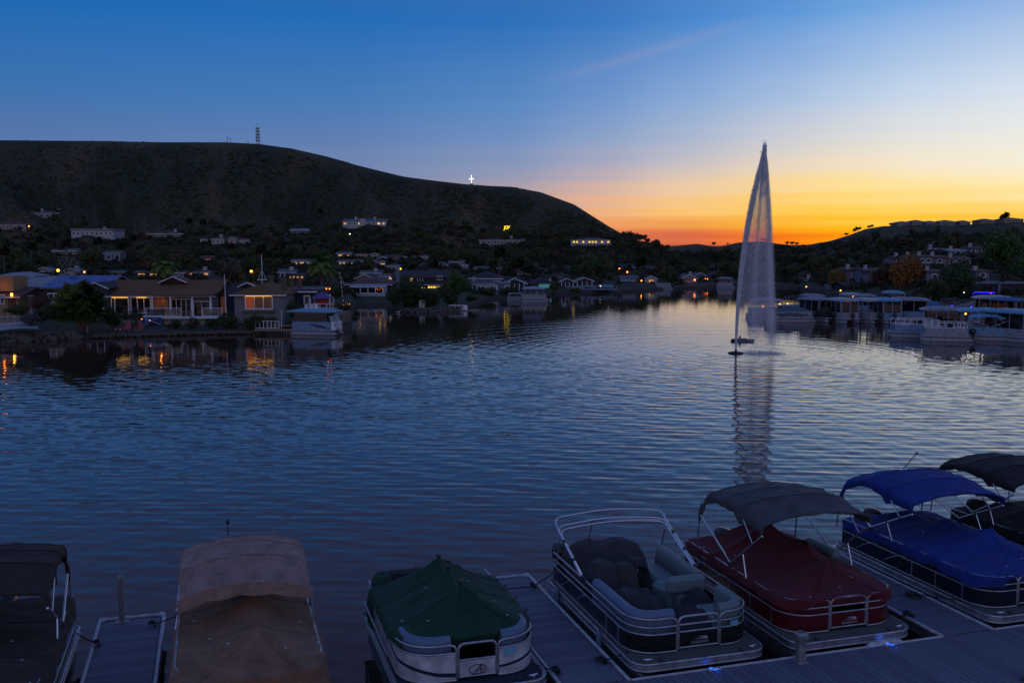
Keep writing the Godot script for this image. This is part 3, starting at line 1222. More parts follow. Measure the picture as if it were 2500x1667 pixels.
func gate(o: Node3D, x0: float, x1: float, z: float, panel: Material, logo: String) -> void:
	var g := Node3D.new()
	g.name = "gate"
	o.add_child(g, true)
	g.position = Vector3((x0 + x1) / 2, 0, z)
	var w := (x1 - x0) / 2 - 0.035
	var f := mb()
	var p := [Vector3(-w, FLOOR + 0.06, 0), Vector3(-w, RAIL - 0.1, 0)]
	for k in 5:
		var t := PI * 0.5 * k / 4
		p.append(Vector3(-w + 0.1 - 0.1 * cos(t), RAIL - 0.1 + 0.1 * sin(t), 0))
	for k in 5:
		var t := PI * 0.5 * k / 4
		p.append(Vector3(w - 0.1 + 0.1 * sin(t), RAIL - 0.1 + 0.1 * cos(t), 0))
	p.append(Vector3(w, FLOOR + 0.06, 0))
	f.tube(p, 0.024, 7)
	f.tube([Vector3(-w, FLOOR + 0.07, 0), Vector3(w, FLOOR + 0.07, 0)], 0.02, 6)
	f.tube([Vector3(-w, 0.985, 0), Vector3(w, 0.985, 0)], 0.018, 6)
	if logo == "swoosh":
		f.tube([Vector3(-w, 1.12, 0), Vector3(w, 1.12, 0)], 0.018, 6)
	part("frame", f, M["aluminium"], g)
	var pm := mb()
	pm.box(Vector3(0, (FLOOR + 0.08 + 0.975) / 2, -0.004), Vector3(w * 2, 0.975 - FLOOR - 0.08, 0.02))
	part("panel", pm, panel, g)
	if logo == "swoosh":
		emblem(g, Vector3(0.03, 0.79, 0.0075), 1.0)
	elif logo == "ring":
		# an oval ring with a slanted capital A through it
		var r := mb()
		var q := []
		for k in 24:
			var t := TAU * k / 24
			q.append(Vector3(cos(t) * 0.15, 0.80 + sin(t) * 0.085, 0.01))
		r.tube(q, 0.007, 5, -1.0, true)
		r.tube([Vector3(-0.11, 0.705, 0.012), Vector3(-0.06, 0.715, 0.012), Vector3(-0.02, 0.77, 0.012), Vector3(0.06, 0.885, 0.012)], 0.008, 5)
		r.tube([Vector3(0.06, 0.885, 0.012), Vector3(0.058, 0.80, 0.012), Vector3(0.065, 0.735, 0.012)], 0.009, 5)
		r.tube([Vector3(-0.05, 0.785, 0.012), Vector3(0.11, 0.80, 0.012)], 0.006, 5)
		part("emblem", r, M["navy paint"], g)

func emblem(o: Node3D, at_: Vector3, k: float) -> void:
	# two swept streaks that meet in a curl, over the maker's name in capitals
	var b := mb()
	for q in [[[Vector2(-0.10, 0.02), Vector2(0.02, 0.045), Vector2(0.13, 0.04), Vector2(0.15, 0.02), Vector2(0.10, 0.012), Vector2(0.04, 0.03), Vector2(-0.02, 0.03)]], [[Vector2(-0.14, -0.012), Vector2(0.0, 0.006), Vector2(0.12, 0.012), Vector2(0.16, -0.002), Vector2(0.13, -0.022), Vector2(0.11, -0.008), Vector2(0.0, -0.006)]], [[Vector2(0.10, 0.012), Vector2(0.15, 0.02), Vector2(0.12, 0.005), Vector2(0.07, 0.004)]]]:
		var poly: Array = q[0]
		var idx := Geometry2D.triangulate_polygon(PackedVector2Array(poly))
		for t in range(0, idx.size(), 3):
			var a := []
			for e in 3:
				var c: Vector2 = poly[idx[t + e]]
				a.append(at_ + Vector3(c.x, c.y + 0.035, 0.002) * k)
			b.tri(a[0], a[1], a[2])
	part("emblem", b, M["silver print"], o)
	var tm := TextMesh.new()
	tm.text = "BENNINGTON"
	var f := SystemFont.new()
	f.font_names = PackedStringArray(["Droid Serif"])
	tm.font = f
	tm.font_size = 32
	tm.pixel_size = 0.00165 * k
	tm.depth = 0.003
	var n := shape("lettering", tm, M["silver print"], o)
	n.position = at_ + Vector3(0, -0.03, 0.0) * k

func fence(o: Node3D, W: float, L: float, panel: Material, gx0: float, gx1: float, rails: Array, r := 0.55, front := -0.36, seams := [], top := RAIL, panel_top := 0.985) -> Dictionary:
	var p := fence_path(W, L, 0.09, front, r)
	var total := path_length(p)
	var h := W / 2 - 0.09
	var straight := total / 2.0
	var ga := straight + gx0
	var gb := straight + gx1
	var left := cut_path(p, 0.0, ga)
	var right := cut_path(p, gb, total)
	var out := {"left": left, "right": right, "path": p, "ga": ga, "gb": gb, "total": total, "front": front}
	for sd in 2:
		var q: Array = left if sd == 0 else right
		var wl := mb()
		wl.wall(q, FLOOR + 0.035, panel_top, 0.022)
		part("panel", wl, panel, o)
		var low := mb()
		low.tube(lift(q, FLOOR + 0.03), 0.02, 6)
		part("rail", low, M["aluminium"], o)
		for y in rails:
			var rl := mb()
			var qq := lift(q, y)
			if y == top:
				# the top rail bends down into the gate post
				var e := 0 if sd == 1 else qq.size() - 1
				var end: Vector3 = qq[e]
				var inward := -1.0 if sd == 0 else 1.0
				var bend := [end + Vector3(inward * 0.1, 0, 0), end + Vector3(inward * 0.03, -0.03, 0), end + Vector3(0, -0.1, 0), Vector3(end.x, FLOOR + 0.05, end.z)]
				if sd == 0:
					qq = cutend(qq, 0.14)
					qq.append_array(bend)
				else:
					qq.reverse()
					qq = cutend(qq, 0.14)
					qq.append_array(bend)
			rl.tube(qq, 0.023 if y == top else 0.018, 7)
			part("rail", rl, M["aluminium"], o)
	for z in seams:
		for sx in [-1, 1]:
			var t := mb()
			t.box(Vector3(sx * (h + 0.014), (FLOOR + 0.035 + 0.985) / 2, z), Vector3(0.014, 0.93 - FLOOR, 0.035))
			part("post", t, M["aluminium"], o)
	return out

func cutend(q: Array, l: float) -> Array:
	var o := q.duplicate()
	var end: Vector3 = o[o.size() - 1]
	while o.size() > 2 and o[o.size() - 1].distance_to(end) < l:
		o.remove_at(o.size() - 1)
	return o

func boundary(W: float, z0: float, z1: float, r0: float, r1: float, n: int) -> Array:
	# n points round a rounded rectangle, evenly spaced
	var poly := rounded(-W / 2, z0, W / 2, z1, [r0, r0, r1, r1], 8)
	var closed := []
	for q in poly:
		closed.append(q)
	closed.append(poly[0])
	var total := path_length(closed)
	var o := []
	var k := 0
	var run := 0.0
	for j in n:
		var want := total * j / n
		while run + closed[k].distance_to(closed[k + 1]) < want:
			run += closed[k].distance_to(closed[k + 1])
			k += 1
		o.append(closed[k].lerp(closed[k + 1], (want - run) / maxf(1e-6, closed[k].distance_to(closed[k + 1]))))
	return o

func cover(o: Node3D, called: String, m: Material, W: float, z0: float, z1: float, ridge: Array, rim: float, skirt: float, sag: float, folds: float, seed_: int, r0 := 0.25, r1 := 0.5) -> MeshInstance3D:
	# cloth stretched from a ridge line of poles down to the rails, hanging over their outside
	var N := 132
	var T := 22
	var b := boundary(W, z0, z1, r0, r1, N)
	var f := FastNoiseLite.new()
	f.seed = seed_
	f.frequency = 1.0
	var rows := PackedVector3Array()
	for j in T + 5:
		for k in N:
			var q: Vector2 = b[k]
			# nearest place on the ridge
			var best: Vector3 = ridge[0]
			var bd := 1e9
			for e in ridge.size() - 1:
				var a := Vector2(ridge[e].x, ridge[e].z)
				var c := Vector2(ridge[e + 1].x, ridge[e + 1].z)
				var t := clampf((q - a).dot(c - a) / maxf(1e-6, (c - a).length_squared()), 0.0, 1.0)
				var pt := a.lerp(c, t)
				var dd := pt.distance_to(q)
				if dd < bd:
					bd = dd
					# the cloth sinks a little between two poles
					best = ridge[e].lerp(ridge[e + 1], t) - Vector3(0, 0.15 * pow(sin(t * PI), 0.8), 0)
			if ridge.size() == 1:
				bd = Vector2(ridge[0].x, ridge[0].z).distance_to(q)
			var n2 := f.get_noise_2d(q.x * 2.2, q.y * 2.2)
			var ang := k * TAU / N
			if j <= T:
				var t := pow(float(j) / T, 0.85)
				var y := lerpf(best.y, rim, t + sag * t * (1.0 - t))
				var pl := Vector2(best.x, best.z).lerp(q, t)
				var wr := f.get_noise_2d(pl.x * 1.4 + 9.0, pl.y * 1.4) * 0.05
				# radial folds run from the poles to the rim
				var crease := 1.0 - 2.0 * pow(absf(sin(k * 0.36 + 2.2 * n2)), 0.55)
				wr += folds * 2.5 * crease * t * (1.0 - t * 0.8) * (0.45 + 0.9 * f.get_noise_1d(k * 0.06 + 40.0))
				wr += folds * 0.5 * sin(k * 0.42 + 2.0 * n2 + 5.0 * t)* t * (1.0 - t)
				wr += f.get_noise_2d(pl.x * 4.0 + 30.0, pl.y * 4.0) * 0.02
				rows.append(Vector3(pl.x, y + wr * minf(1.0, t * 4.0) * (1.0 - 0.6 * t), pl.y))
			else:
				var t := float(j - T) / 4.0
				var away := q.normalized()
				var hang := skirt * (1.0 + 0.35 * f.get_noise_1d(k * 0.07 + 7.0) + 0.1 * sin(k * 0.9))
				var outp := 0.035 + 0.03 * t + folds * 0.35 * sin(k * 1.15 + 3.0 * n2) * t
				var pl := q + away * outp * minf(1.0, t * 3.0)
				rows.append(Vector3(pl.x, rim - hang * t - 0.01, pl.y))
	var g := mb()
	g.grid(rows, N, T + 5, true)
	var made := part(called, g, m, o)
	if seed_ < 100:
		# sewn seams from the poles to the hem, and bird droppings
		for k in [6, 22, 39, 55, 72, 88, 105, 121]:
			var p := []
			for j in range(1, T + 4):
				p.append(rows[j * N + k] + Vector3(0, 0.005, 0))
			var sm := mb()
			sm.tube(p, 0.008, 4)
			part("seam", sm, m, made)
		for k in 9:
			var q := rows[(5 + (k * 7 + seed_) % (T - 6)) * N + (k * 47 + seed_ * 13) % N]
			var sp := mb()
			sp.blob(q + Vector3(0, 0.008, 0), Vector3(0.018 + 0.006 * (k % 3), 0.004, 0.014), 4, 7)
			part("dropping", sp, M["white trim"], made)
	return made

func bimini(o: Node3D, m: Material, hw: float, bows: Array, crown: float, drop: float, hinge: Vector3, seed_: int, valance := 0.0) -> void:
	# bows: [z, y] from the rear to the front; the canvas lies over them
	var NX := 37
	var NT := 40
	var f := FastNoiseLite.new()
	f.seed = seed_
	f.frequency = 1.0
	var rows := PackedVector3Array()
	var nb := bows.size() - 1
	var hang := [1.0, 0.62, 0.5, 1.0, 0.42]
	for j in NT + 1:
		var t := float(j) / NT * nb
		var k := mini(int(t), nb - 1)
		var fr := t - k
		# Catmull-Rom through the bows, sagging between them
		var b0: Vector2 = bows[maxi(k - 1, 0)]
		var b1: Vector2 = bows[k]
		var b2: Vector2 = bows[k + 1]
		var b3: Vector2 = bows[mini(k + 2, nb)]
		var c := b1.cubic_interpolate(b2, b0, b3, fr)
		var near_bow := 1.0 - sin(fr * PI)
		var sag := 0.045 * sin(fr * PI)
		for a in NX:
			var sx := float(a) / (NX - 1) * 2.0 - 1.0
			var e := absf(sx)
			var x: float
			var y: float
			if e < 0.78:
				x = e / 0.78 * hw * 0.955
				y = c.y - crown * pow(e / 0.78, 2.2) - sag * (1.0 - 0.5 * e)
			else:
				var q := (e - 0.78) / 0.22
				x = hw * (0.955 + 0.045 * sin(minf(1.0, q * 1.6) * PI * 0.5)) - 0.05 * q * q * (1.0 - near_bow)
				y = c.y - crown - sag * 0.5 - (drop * 1.35 * lerpf(hang[k], hang[k + 1], fr) * (1.0 - 0.22 * sin(fr * PI))) * pow(q, 1.15)
			var wr := 0.018 * sin((sx * 3.0 + t * 2.2) * 5.0 + 2.0 * f.get_noise_2d(sx * 2.0, t)) * (1.0 - near_bow * 0.8) + 0.022 * f.get_noise_2d(sx * 3.0, t * 2.0)
			rows.append(Vector3(x * signf(sx), y + wr, c.x))
	var g := mb()
	g.grid(rows, NX, NT + 1)
	# hem rolled round the first and the last bow
	for j in [0, NT]:
		var p := []
		for a in NX:
			p.append(rows[j * NX + a])
		g.tube(p, 0.028, 6)
	for a in [0, NX - 1]:
		var p := []
		for j in NT + 1:
			p.append(rows[j * NX + a])
		g.tube(p, 0.012, 5)
	part("canopy", g, m, o)
	# raised seams where the canvas passes over the bows
	for k in range(1, nb):
		var j := int(round(float(k) / nb * NT))
		var p := []
		for a in NX:
			p.append(rows[j * NX + a] + Vector3(0, 0.006, 0))
		var sm := mb()
		sm.tube(p, 0.011, 5)
		part("seam", sm, m, o)
	if valance > 0.0:
		var vr := PackedVector3Array()
		for r in 4:
			for a in NX:
				var q: Vector3 = rows[NT * NX + a]
				var sx := float(a) / (NX - 1) * 2.0 - 1.0
				var sc := 0.72 + 0.28 * pow(absf(sin(sx * 7.2 + 0.6)), 0.5)
				vr.append(q + Vector3(0, -valance * sc * r / 3.0, 0.02 + 0.025 * sin(sx * 19.0) * r / 3.0))
		var vm := mb()
		vm.grid(vr, NX, 4)
		part("valance", vm, m, o)
	var front: Vector2 = bows[nb]
	var rear: Vector2 = bows[0]
	for sx in [-1, 1]:
		var h := Vector3(sx * hinge.x, hinge.y, hinge.z)
		var fe := Vector3(sx * hw * 0.985, front.y - crown - drop * 0.8, front.x)
		var re := Vector3(sx * hw * 0.985, rear.y - crown - drop * 0.8, rear.x)
		var t := mb()
		t.tube([h, fe], 0.021, 7)
		part("frame_tube", t, M["bright tube"], o)
		t = mb()
		t.tube([h + Vector3(0, 0.02, 0), re], 0.019, 7)
		part("frame_tube", t, M["bright tube"], o)
		t = mb()
		var mid := h.lerp(fe, 0.4)
		t.tube([mid, Vector3(h.x, RAIL - 0.02, h.z + (fe.z - h.z) * 0.55)], 0.017, 6)
		part("strut", t, M["bright tube"], o)
		t = mb()
		var mid2 := h.lerp(fe, 0.72)
		var b1: Vector2 = bows[nb - 1]
		t.tube([mid2, Vector3(sx * hw * 0.98, b1.y - crown - drop * 0.5, b1.x)], 0.016, 6)
		part("strut", t, M["bright tube"], o)
		t = mb()
		t.tube([Vector3(re.x, re.y + 0.1, re.z - 0.02), Vector3(sx * hinge.x, RAIL - 0.25, re.z - 0.12)], 0.018, 6)
		part("rear_post", t, M["bright tube"], o)
		t = mb()
		t.box(h + Vector3(0, -0.03, 0), Vector3(0.05, 0.09, 0.12), Basis.IDENTITY, 0.012)
		part("hinge", t, M["dark metal"], o)
		t = mb()
		t.blob(mid, Vector3(0.034, 0.034, 0.034), 5, 8)
		part("clamp", t, M["dark metal"], o)
		t = mb()
		t.blob(mid2, Vector3(0.03, 0.03, 0.03), 5, 8)
		part("clamp", t, M["dark metal"], o)

func outboard(o: Node3D, z: float, m: Material) -> void:
	var g := Node3D.new()
	g.name = "outboard_motor"
	o.add_child(g, true)
	g.position = Vector3(0, 0, z)
	var t := mb()
	var prof := [Vector2(0, 1.32), Vector2(0.1, 1.315), Vector2(0.2, 1.27), Vector2(0.24, 1.16), Vector2(0.23, 0.98), Vector2(0.18, 0.88), Vector2(0, 0.86)]
	t.lathe(prof, 14, Transform3D(Basis.from_scale(Vector3(0.85, 1, 1.35)), Vector3.ZERO))
	part("cowl", t, m, g)
	t = mb()
	t.box(Vector3(0, 0.5, 0.02), Vector3(0.13, 0.8, 0.26), Basis.IDENTITY, 0.04)
	part("leg", t, M["dark metal"], g)
	t = mb()
	t.box(Vector3(0, 0.72, 0.26), Vector3(0.3, 0.34, 0.16), Basis.IDENTITY, 0.03)
	part("bracket", t, M["dark metal"], g)

func boat(label: String, u: float, W: float) -> Node3D:
	return thing("pontoon_boat", label, "pontoon boat", uv(u, BOW + 0.07), deg_to_rad(TURN), "pontoon boats tied up at the near docks")

func side_arcs(o: Node3D, W: float, zs: Array) -> void:
	# curved trim rails on the aft side panels
	for sx in [-1, 1]:
		for z in zs:
			var p := []
			for k in 9:
				var t := k / 8.0
				p.append(Vector3(sx * (W / 2 - 0.07), 0.72 + 0.3 * sin(t * PI * 0.5), z - 0.55 + 0.75 * t))
			var m := mb()
			m.tube(p, 0.014, 6)
			part("trim_rail", m, M["aluminium"], o)

func make_boats() -> void:
	mat("aluminium", lin(0.58, 0.60, 0.63), 0.34, 0.85, "blotch", 0.8)
	mat("bright tube", lin(0.72, 0.74, 0.76), 0.22, 0.95)
	mat("grey deck carpet", lin(0.17, 0.17, 0.145), 0.95, 0.0, "grain", 0.35, 0.3)
	mat("black gloss panel", lin(0.010, 0.010, 0.012), 0.16)
	mat("maroon gloss panel", lin(0.085, 0.006, 0.009), 0.18)
	mat("navy gloss panel", lin(0.008, 0.010, 0.02), 0.18)
	mat("white gloss panel", lin(0.62, 0.63, 0.65), 0.25, 0.0, "blotch", 1.2)
	mat("navy paint", lin(0.012, 0.018, 0.05), 0.35)
	mat("silver print", lin(0.55, 0.56, 0.6), 0.4, 0.3)
	mat("pale green vinyl", lin(0.23, 0.33, 0.33), 0.5, 0.0, "grain", 0.3, 0.12)
	mat("blue grey vinyl", lin(0.18, 0.28, 0.42), 0.5, 0.0, "grain", 0.3, 0.12)
	var cloth := func(called: String, col: Color) -> void:
		var m := mat(called, col, 0.92, 0.0, "folds", 1.1, 2.2)
		m.rim_enabled = true
		m.rim = 0.25
		m.rim_tint = 0.6
		m.detail_enabled = true
		m.detail_uv_layer = BaseMaterial3D.DETAIL_UV_2
		m.detail_blend_mode = BaseMaterial3D.BLEND_MODE_MUL
		m.detail_albedo = TEX["stains"]
		m.uv2_triplanar = true
		m.uv2_world_triplanar = true
		m.uv2_scale = Vector3.ONE / 1.7
	cloth.call("charcoal mesh", lin(0.058, 0.057, 0.062))
	cloth.call("dark mesh", lin(0.034, 0.037, 0.043))
	cloth.call("grey green canvas", lin(0.085, 0.095, 0.10))
	cloth.call("maroon canvas", lin(0.155, 0.016, 0.026))
	cloth.call("blue canvas", lin(0.008, 0.042, 0.27))
	cloth.call("black canvas", lin(0.020, 0.019, 0.020))
	cloth.call("green canvas", lin(0.006, 0.066, 0.032))
	cloth.call("tan canvas", lin(0.40, 0.265, 0.215))
	cloth.call("tan cover canvas", lin(0.31, 0.165, 0.095))
	cloth.call("brown black canvas", lin(0.045, 0.033, 0.025))
	var z := func(v: float) -> float: return BOW + 0.07 - v
	open_boat(z)
	maroon_boat(z)
	blue_boat(z)
	black_boat(z)
	green_boat(z)
	tan_boat(z)
	dark_boat(z)

func open_boat(z: Callable) -> void:
	var W := 2.66
	var L := 4.75
	var o := boat("open black sided pontoon boat with grey seats, folded canopy frame and loose dark covers", 8.30, W)
	hull(o, W, L, "grey deck carpet")
	var f := fence(o, W, L, M["black gloss panel"], -0.36, 0.52, [0.985, 1.12, RAIL], 0.55, -0.36, [-0.98, -1.55])
	gate(o, -0.36, 0.52, -0.36, M["black gloss panel"], "swoosh")
	lounge(o, cut_path(f.path, f.ga - 2.75, f.ga - 0.02), M["blue grey vinyl"], true)
	lounge(o, cut_path(f.path, f.gb + 0.02, f.gb + 1.55), M["pale green vinyl"], true)
	side_arcs(o, W, [-2.6, -3.5])
	var lg := Node3D.new()
	lg.name = "side_emblem"
	o.add_child(lg, true)
	lg.rotation.y = -PI / 2
	lg.position = Vector3(-W / 2 + 0.085, 0, -2.35)
	emblem(lg, Vector3(0, 0.79, 0.0), 0.8)
	# rear right corner lounge with a pale arm rest
	var b := mb()
	var q := cut_path(f.path, f.total - 2.35, f.total - 0.5)
	lounge(o, q, M["pale green vinyl"], false)
	b = mb()
	b.box(Vector3(0.83, (FLOOR + 1.02) / 2, -3.05), Vector3(0.66, 1.02 - FLOOR, 2.0), Basis.IDENTITY, 0.06)
	part("seat", b, M["pale green vinyl"], o)
	b = mb()
	b.box(Vector3(0.72, 1.19, -2.12), Vector3(0.86, 0.36, 0.2), Basis.IDENTITY, 0.07)
	part("backrest", b, M["pale green vinyl"], o)
	b = mb()
	b.box(Vector3(0.55, 0.86, -2.55), Vector3(0.5, 0.46, 0.62), Basis(Vector3.UP, 0.25), 0.08)
	part("seat_pod", b, M["pale green vinyl"], o)
	# helm console under its loose cover
	cloth_heap(o, "loose_cover", M["charcoal mesh"], -1.16, 0.12, -3.55, -1.62, func(x: float, zz: float) -> float:
		var h := 0.72
		h = maxf(h, bump(x, zz, -0.62, -2.05, 0.34, 0.30, 1.22))
		h = maxf(h, bump(x, zz, -0.78, -2.95, 0.30, 0.30, 1.52))
		h = maxf(h, bump(x, zz, -0.3, -2.9, 0.22, 0.24, 1.46))
		h = maxf(h, bump(x, zz, -0.05, -2.3, 0.3, 0.5, 0.98))
		h = maxf(h, bump(x, zz, -1.0, -2.4, 0.3, 1.0, 1.05))
		return h, 3)
	cloth_heap(o, "stern_cover", M["charcoal mesh"], -1.18, 0.74, -4.72, -3.35, func(x: float, zz: float) -> float:
		var h := 0.8
		h = maxf(h, bump(x, zz, -0.2, -4.3, 0.95, 0.36, 1.52))
		h = maxf(h, bump(x, zz, -0.25, -3.85, 0.75, 0.45, 1.2))
		h = maxf(h, bump(x, zz, 0.3, -3.7, 0.2, 0.6, 1.3))
		return h, 5)
	cloth_heap(o, "floor_cover", M["dark mesh"], -0.34, 1.0, -2.15, -0.62, func(x: float, zz: float) -> float:
		var h := 0.66
		h = maxf(h, bump(x, zz, 0.86, -1.75, 0.3, 0.3, 1.16))
		h = maxf(h, bump(x, zz, 0.6, -1.25, 0.45, 0.6, 0.98))
		h = maxf(h, bump(x, zz, -0.1, -1.9, 0.4, 0.3, 0.86))
		return h, 8)
	# canopy frame folded back
	for k in 3:
		var hz := -2.75 - k * 0.05
		var tipz := [-4.62, -4.42, -4.30][k] as float
		var tipy := [2.06, 1.93, 1.88][k] as float
		var hw := W / 2 - 0.05 - k * 0.02
		var p := [Vector3(-hw, RAIL + 0.03, hz), Vector3(-hw, lerpf(RAIL, tipy, 0.82), lerpf(hz, tipz, 0.82))]
		for e in 5:
			var t := PI * 0.5 * e / 4
			p.append(Vector3(-hw + 0.28 * (1 - cos(t)), tipy - 0.06 + 0.06 * sin(t), lerpf(hz, tipz, 0.86 + 0.14 * sin(t))))
		for e in range(1, 6):
			p.append(Vector3(lerpf(-hw + 0.28, hw - 0.28, e / 6.0), tipy + 0.07 * sin(e / 6.0 * PI), tipz))
		for e in 5:
			var t := PI * 0.5 * (4 - e) / 4
			p.append(Vector3(hw - 0.28 * (1 - cos(t)), tipy - 0.06 + 0.06 * sin(t), lerpf(hz, tipz, 0.86 + 0.14 * sin(t))))
		p.append(Vector3(hw, lerpf(RAIL, tipy, 0.82), lerpf(hz, tipz, 0.82)))
		p.append(Vector3(hw, RAIL + 0.03, hz))
		b = mb()
		b.tube(p, 0.021, 7)
		part("canopy_bow", b, M["bright tube"], o)
	for sx in [-1, 1]:
		b = mb()
		b.box(Vector3(sx * (W / 2 - 0.06), RAIL + 0.03, -2.75), Vector3(0.06, 0.09, 0.16), Basis.IDENTITY, 0.012)
		part("hinge", b, M["dark metal"], o)
		for t in [0.3, 0.62]:
			b = mb()
			b.box(Vector3(sx * (W / 2 - 0.05), lerpf(RAIL + 0.03, 2.0, t), lerpf(-2.78, -4.5, t)), Vector3(0.07, 0.08, 0.1), Basis(Vector3.RIGHT, 0.4), 0.02)
			part("clamp", b, M["dark metal"], o)
		b = mb()
		b.tube([Vector3(sx * (W / 2 - 0.09), RAIL - 0.3, -4.45), Vector3(sx * (W / 2 - 0.09), 1.72, -4.2)], 0.018, 6)
		part("rear_post", b, M["bright tube"], o)
	b = mb()
	b.tube([Vector3(-0.42, 1.98, -4.4), Vector3(-0.46, 1.7, -4.42), Vector3(-0.52, 1.42, -4.45)], 0.012, 5)
	b.blob(Vector3(-0.52, 1.41, -4.45), Vector3(0.03, 0.03, 0.03), 5, 8)
	part("pole_light", b, M["dark metal"], o)
	outboard(o, -L - 0.32, M["black gloss panel"])
	o.get_child(o.get_child_count() - 1).position.x = -0.9
	for q2 in [[-0.2, -4.0], [-0.2, -1.6]]:
		b = mb()
		b.lathe([Vector2(0, 0.16), Vector2(0.04, 0.14), Vector2(0.06, 0.08), Vector2(0.06, -0.2), Vector2(0.04, -0.27), Vector2(0, -0.3)], 10, Transform3D(Basis.IDENTITY, Vector3(-W / 2 - 0.05, 0.52, q2[1])))
		part("fender", b, M["blue grey vinyl"], o)
	deck_cleats(o, W)
	b = mb()
	b.box(Vector3(0.80, 1.045, -0.335), Vector3(0.16, 0.1, 0.004))
	part("permit_sticker", b, M["sticker"], o)

func bump(x: float, zz: float, cx: float, cz: float, rx: float, rz: float, h: float) -> float:
	var d := sqrt(pow((x - cx) / rx, 2) + pow((zz - cz) / rz, 2))
	return 0.6 + (h - 0.6) * (1.0 - smoothstep(0.55, 2.0, d))

func cloth_heap(o: Node3D, called: String, m: Material, x0: float, x1: float, z0: float, z1: float, f: Callable, seed_: int) -> void:
	var nxp := 46
	var nzp := 46
	var fn := FastNoiseLite.new()
	fn.seed = seed_
	fn.frequency = 1.0
	var rows := PackedVector3Array()
	for j in nzp:
		for k in nxp:
			var a := float(k) / (nxp - 1)
			var b := float(j) / (nzp - 1)
			var x := lerpf(x0, x1, a) + 0.05 * fn.get_noise_1d(b * 5.0)
			var zz := lerpf(z0, z1, b) + 0.06 * fn.get_noise_1d(a * 5.0 + 50.0)
			var y: float = f.call(x, zz)
			y += 0.09 * fn.get_noise_2d(x * 1.6 + zz * 0.6, zz * 0.8) + 0.022 * (1.0 - absf(fn.get_noise_2d(x * 2.6 + zz, zz * 0.9 - x)) * 3.0)
			var edge := minf(minf(a, 1.0 - a), minf(b, 1.0 - b))
			y -= 0.10 * smoothstep(0.07, 0.0, edge)
			rows.append(Vector3(x, maxf(y, FLOOR + 0.012), zz))
	var g := mb()
	g.grid(rows, nxp, nzp)
	part(called, g, m, o)

func deck_cleats(o: Node3D, W: float) -> void:
	for sx in [-1, 1]:
		var b := mb()
		b.tube([Vector3(sx * (W / 2 - 0.36), FLOOR + 0.05, -0.1), Vector3(sx * (W / 2 - 0.2), FLOOR + 0.05, -0.13)], 0.014, 6)
		b.box(Vector3(sx * (W / 2 - 0.28), FLOOR + 0.025, -0.115), Vector3(0.07, 0.05, 0.04), Basis.IDENTITY, 0.01)
		part("cleat", b, M["bright tube"], o)
		b = mb()
		b.blob(Vector3(sx * (W / 2 - 0.52), FLOOR + 0.02, -0.1), Vector3(0.05, 0.03, 0.05), 5, 8)
		part("bow_light", b, M["dark metal"], o)

func maroon_boat(z: Callable) -> void:
	var W := 2.66
	var L := 4.75
	var o := boat("maroon covered pontoon boat with grey canopy and red side panels", 11.52, W)
	hull(o, W, L, "grey deck carpet")
	fence(o, W, L, M["maroon gloss panel"], -0.36, 0.5, [0.985, 1.12, RAIL], 0.55, -0.36, [-0.95, -1.75, -2.6], RAIL, 1.25)
	gate(o, -0.36, 0.5, -0.36, M["maroon gloss panel"], "swoosh")
	side_arcs(o, W, [-2.9, -3.8])
	cover(o, "mooring_cover", M["maroon canvas"], W - 0.14, -L + 0.1, -0.33, [Vector3(0.1, 1.74, -4.1), Vector3(0.16, 1.98, -3.5), Vector3(0.28, 1.86, -2.15), Vector3(0.22, 1.66, -1.3)], RAIL + 0.02, 0.17, 0.75, 0.055, 12)
	var b := mb()
	b.lathe([Vector2(0, 0.55), Vector2(0.1, 0.53), Vector2(0.14, 0.45), Vector2(0.14, -0.45), Vector2(0.1, -0.53), Vector2(0, -0.55)], 12, Transform3D(Basis(Vector3.RIGHT, PI / 2), Vector3(W / 2 - 0.22, RAIL + 0.12, -2.75)))
	part("rolled_seat_cushion", b, M["pale green vinyl"], o)
	bimini(o, M["grey green canvas"], W / 2 - 0.06, [Vector2(-3.92, 2.42), Vector2(-3.62, 2.74), Vector2(-2.9, 2.83), Vector2(-2.2, 2.83), Vector2(-1.35, 2.66)], 0.16, 0.26, Vector3(W / 2 - 0.07, RAIL + 0.1, -2.55), 33)
	b = mb()
	b.tube([Vector3(0.55, 1.3, -4.15), Vector3(0.55, 2.35, -4.0)], 0.03, 7)
	part("light_pole", b, M["dark metal"], o)
	outboard(o, -L - 0.32, M["black gloss panel"])
	deck_cleats(o, W)

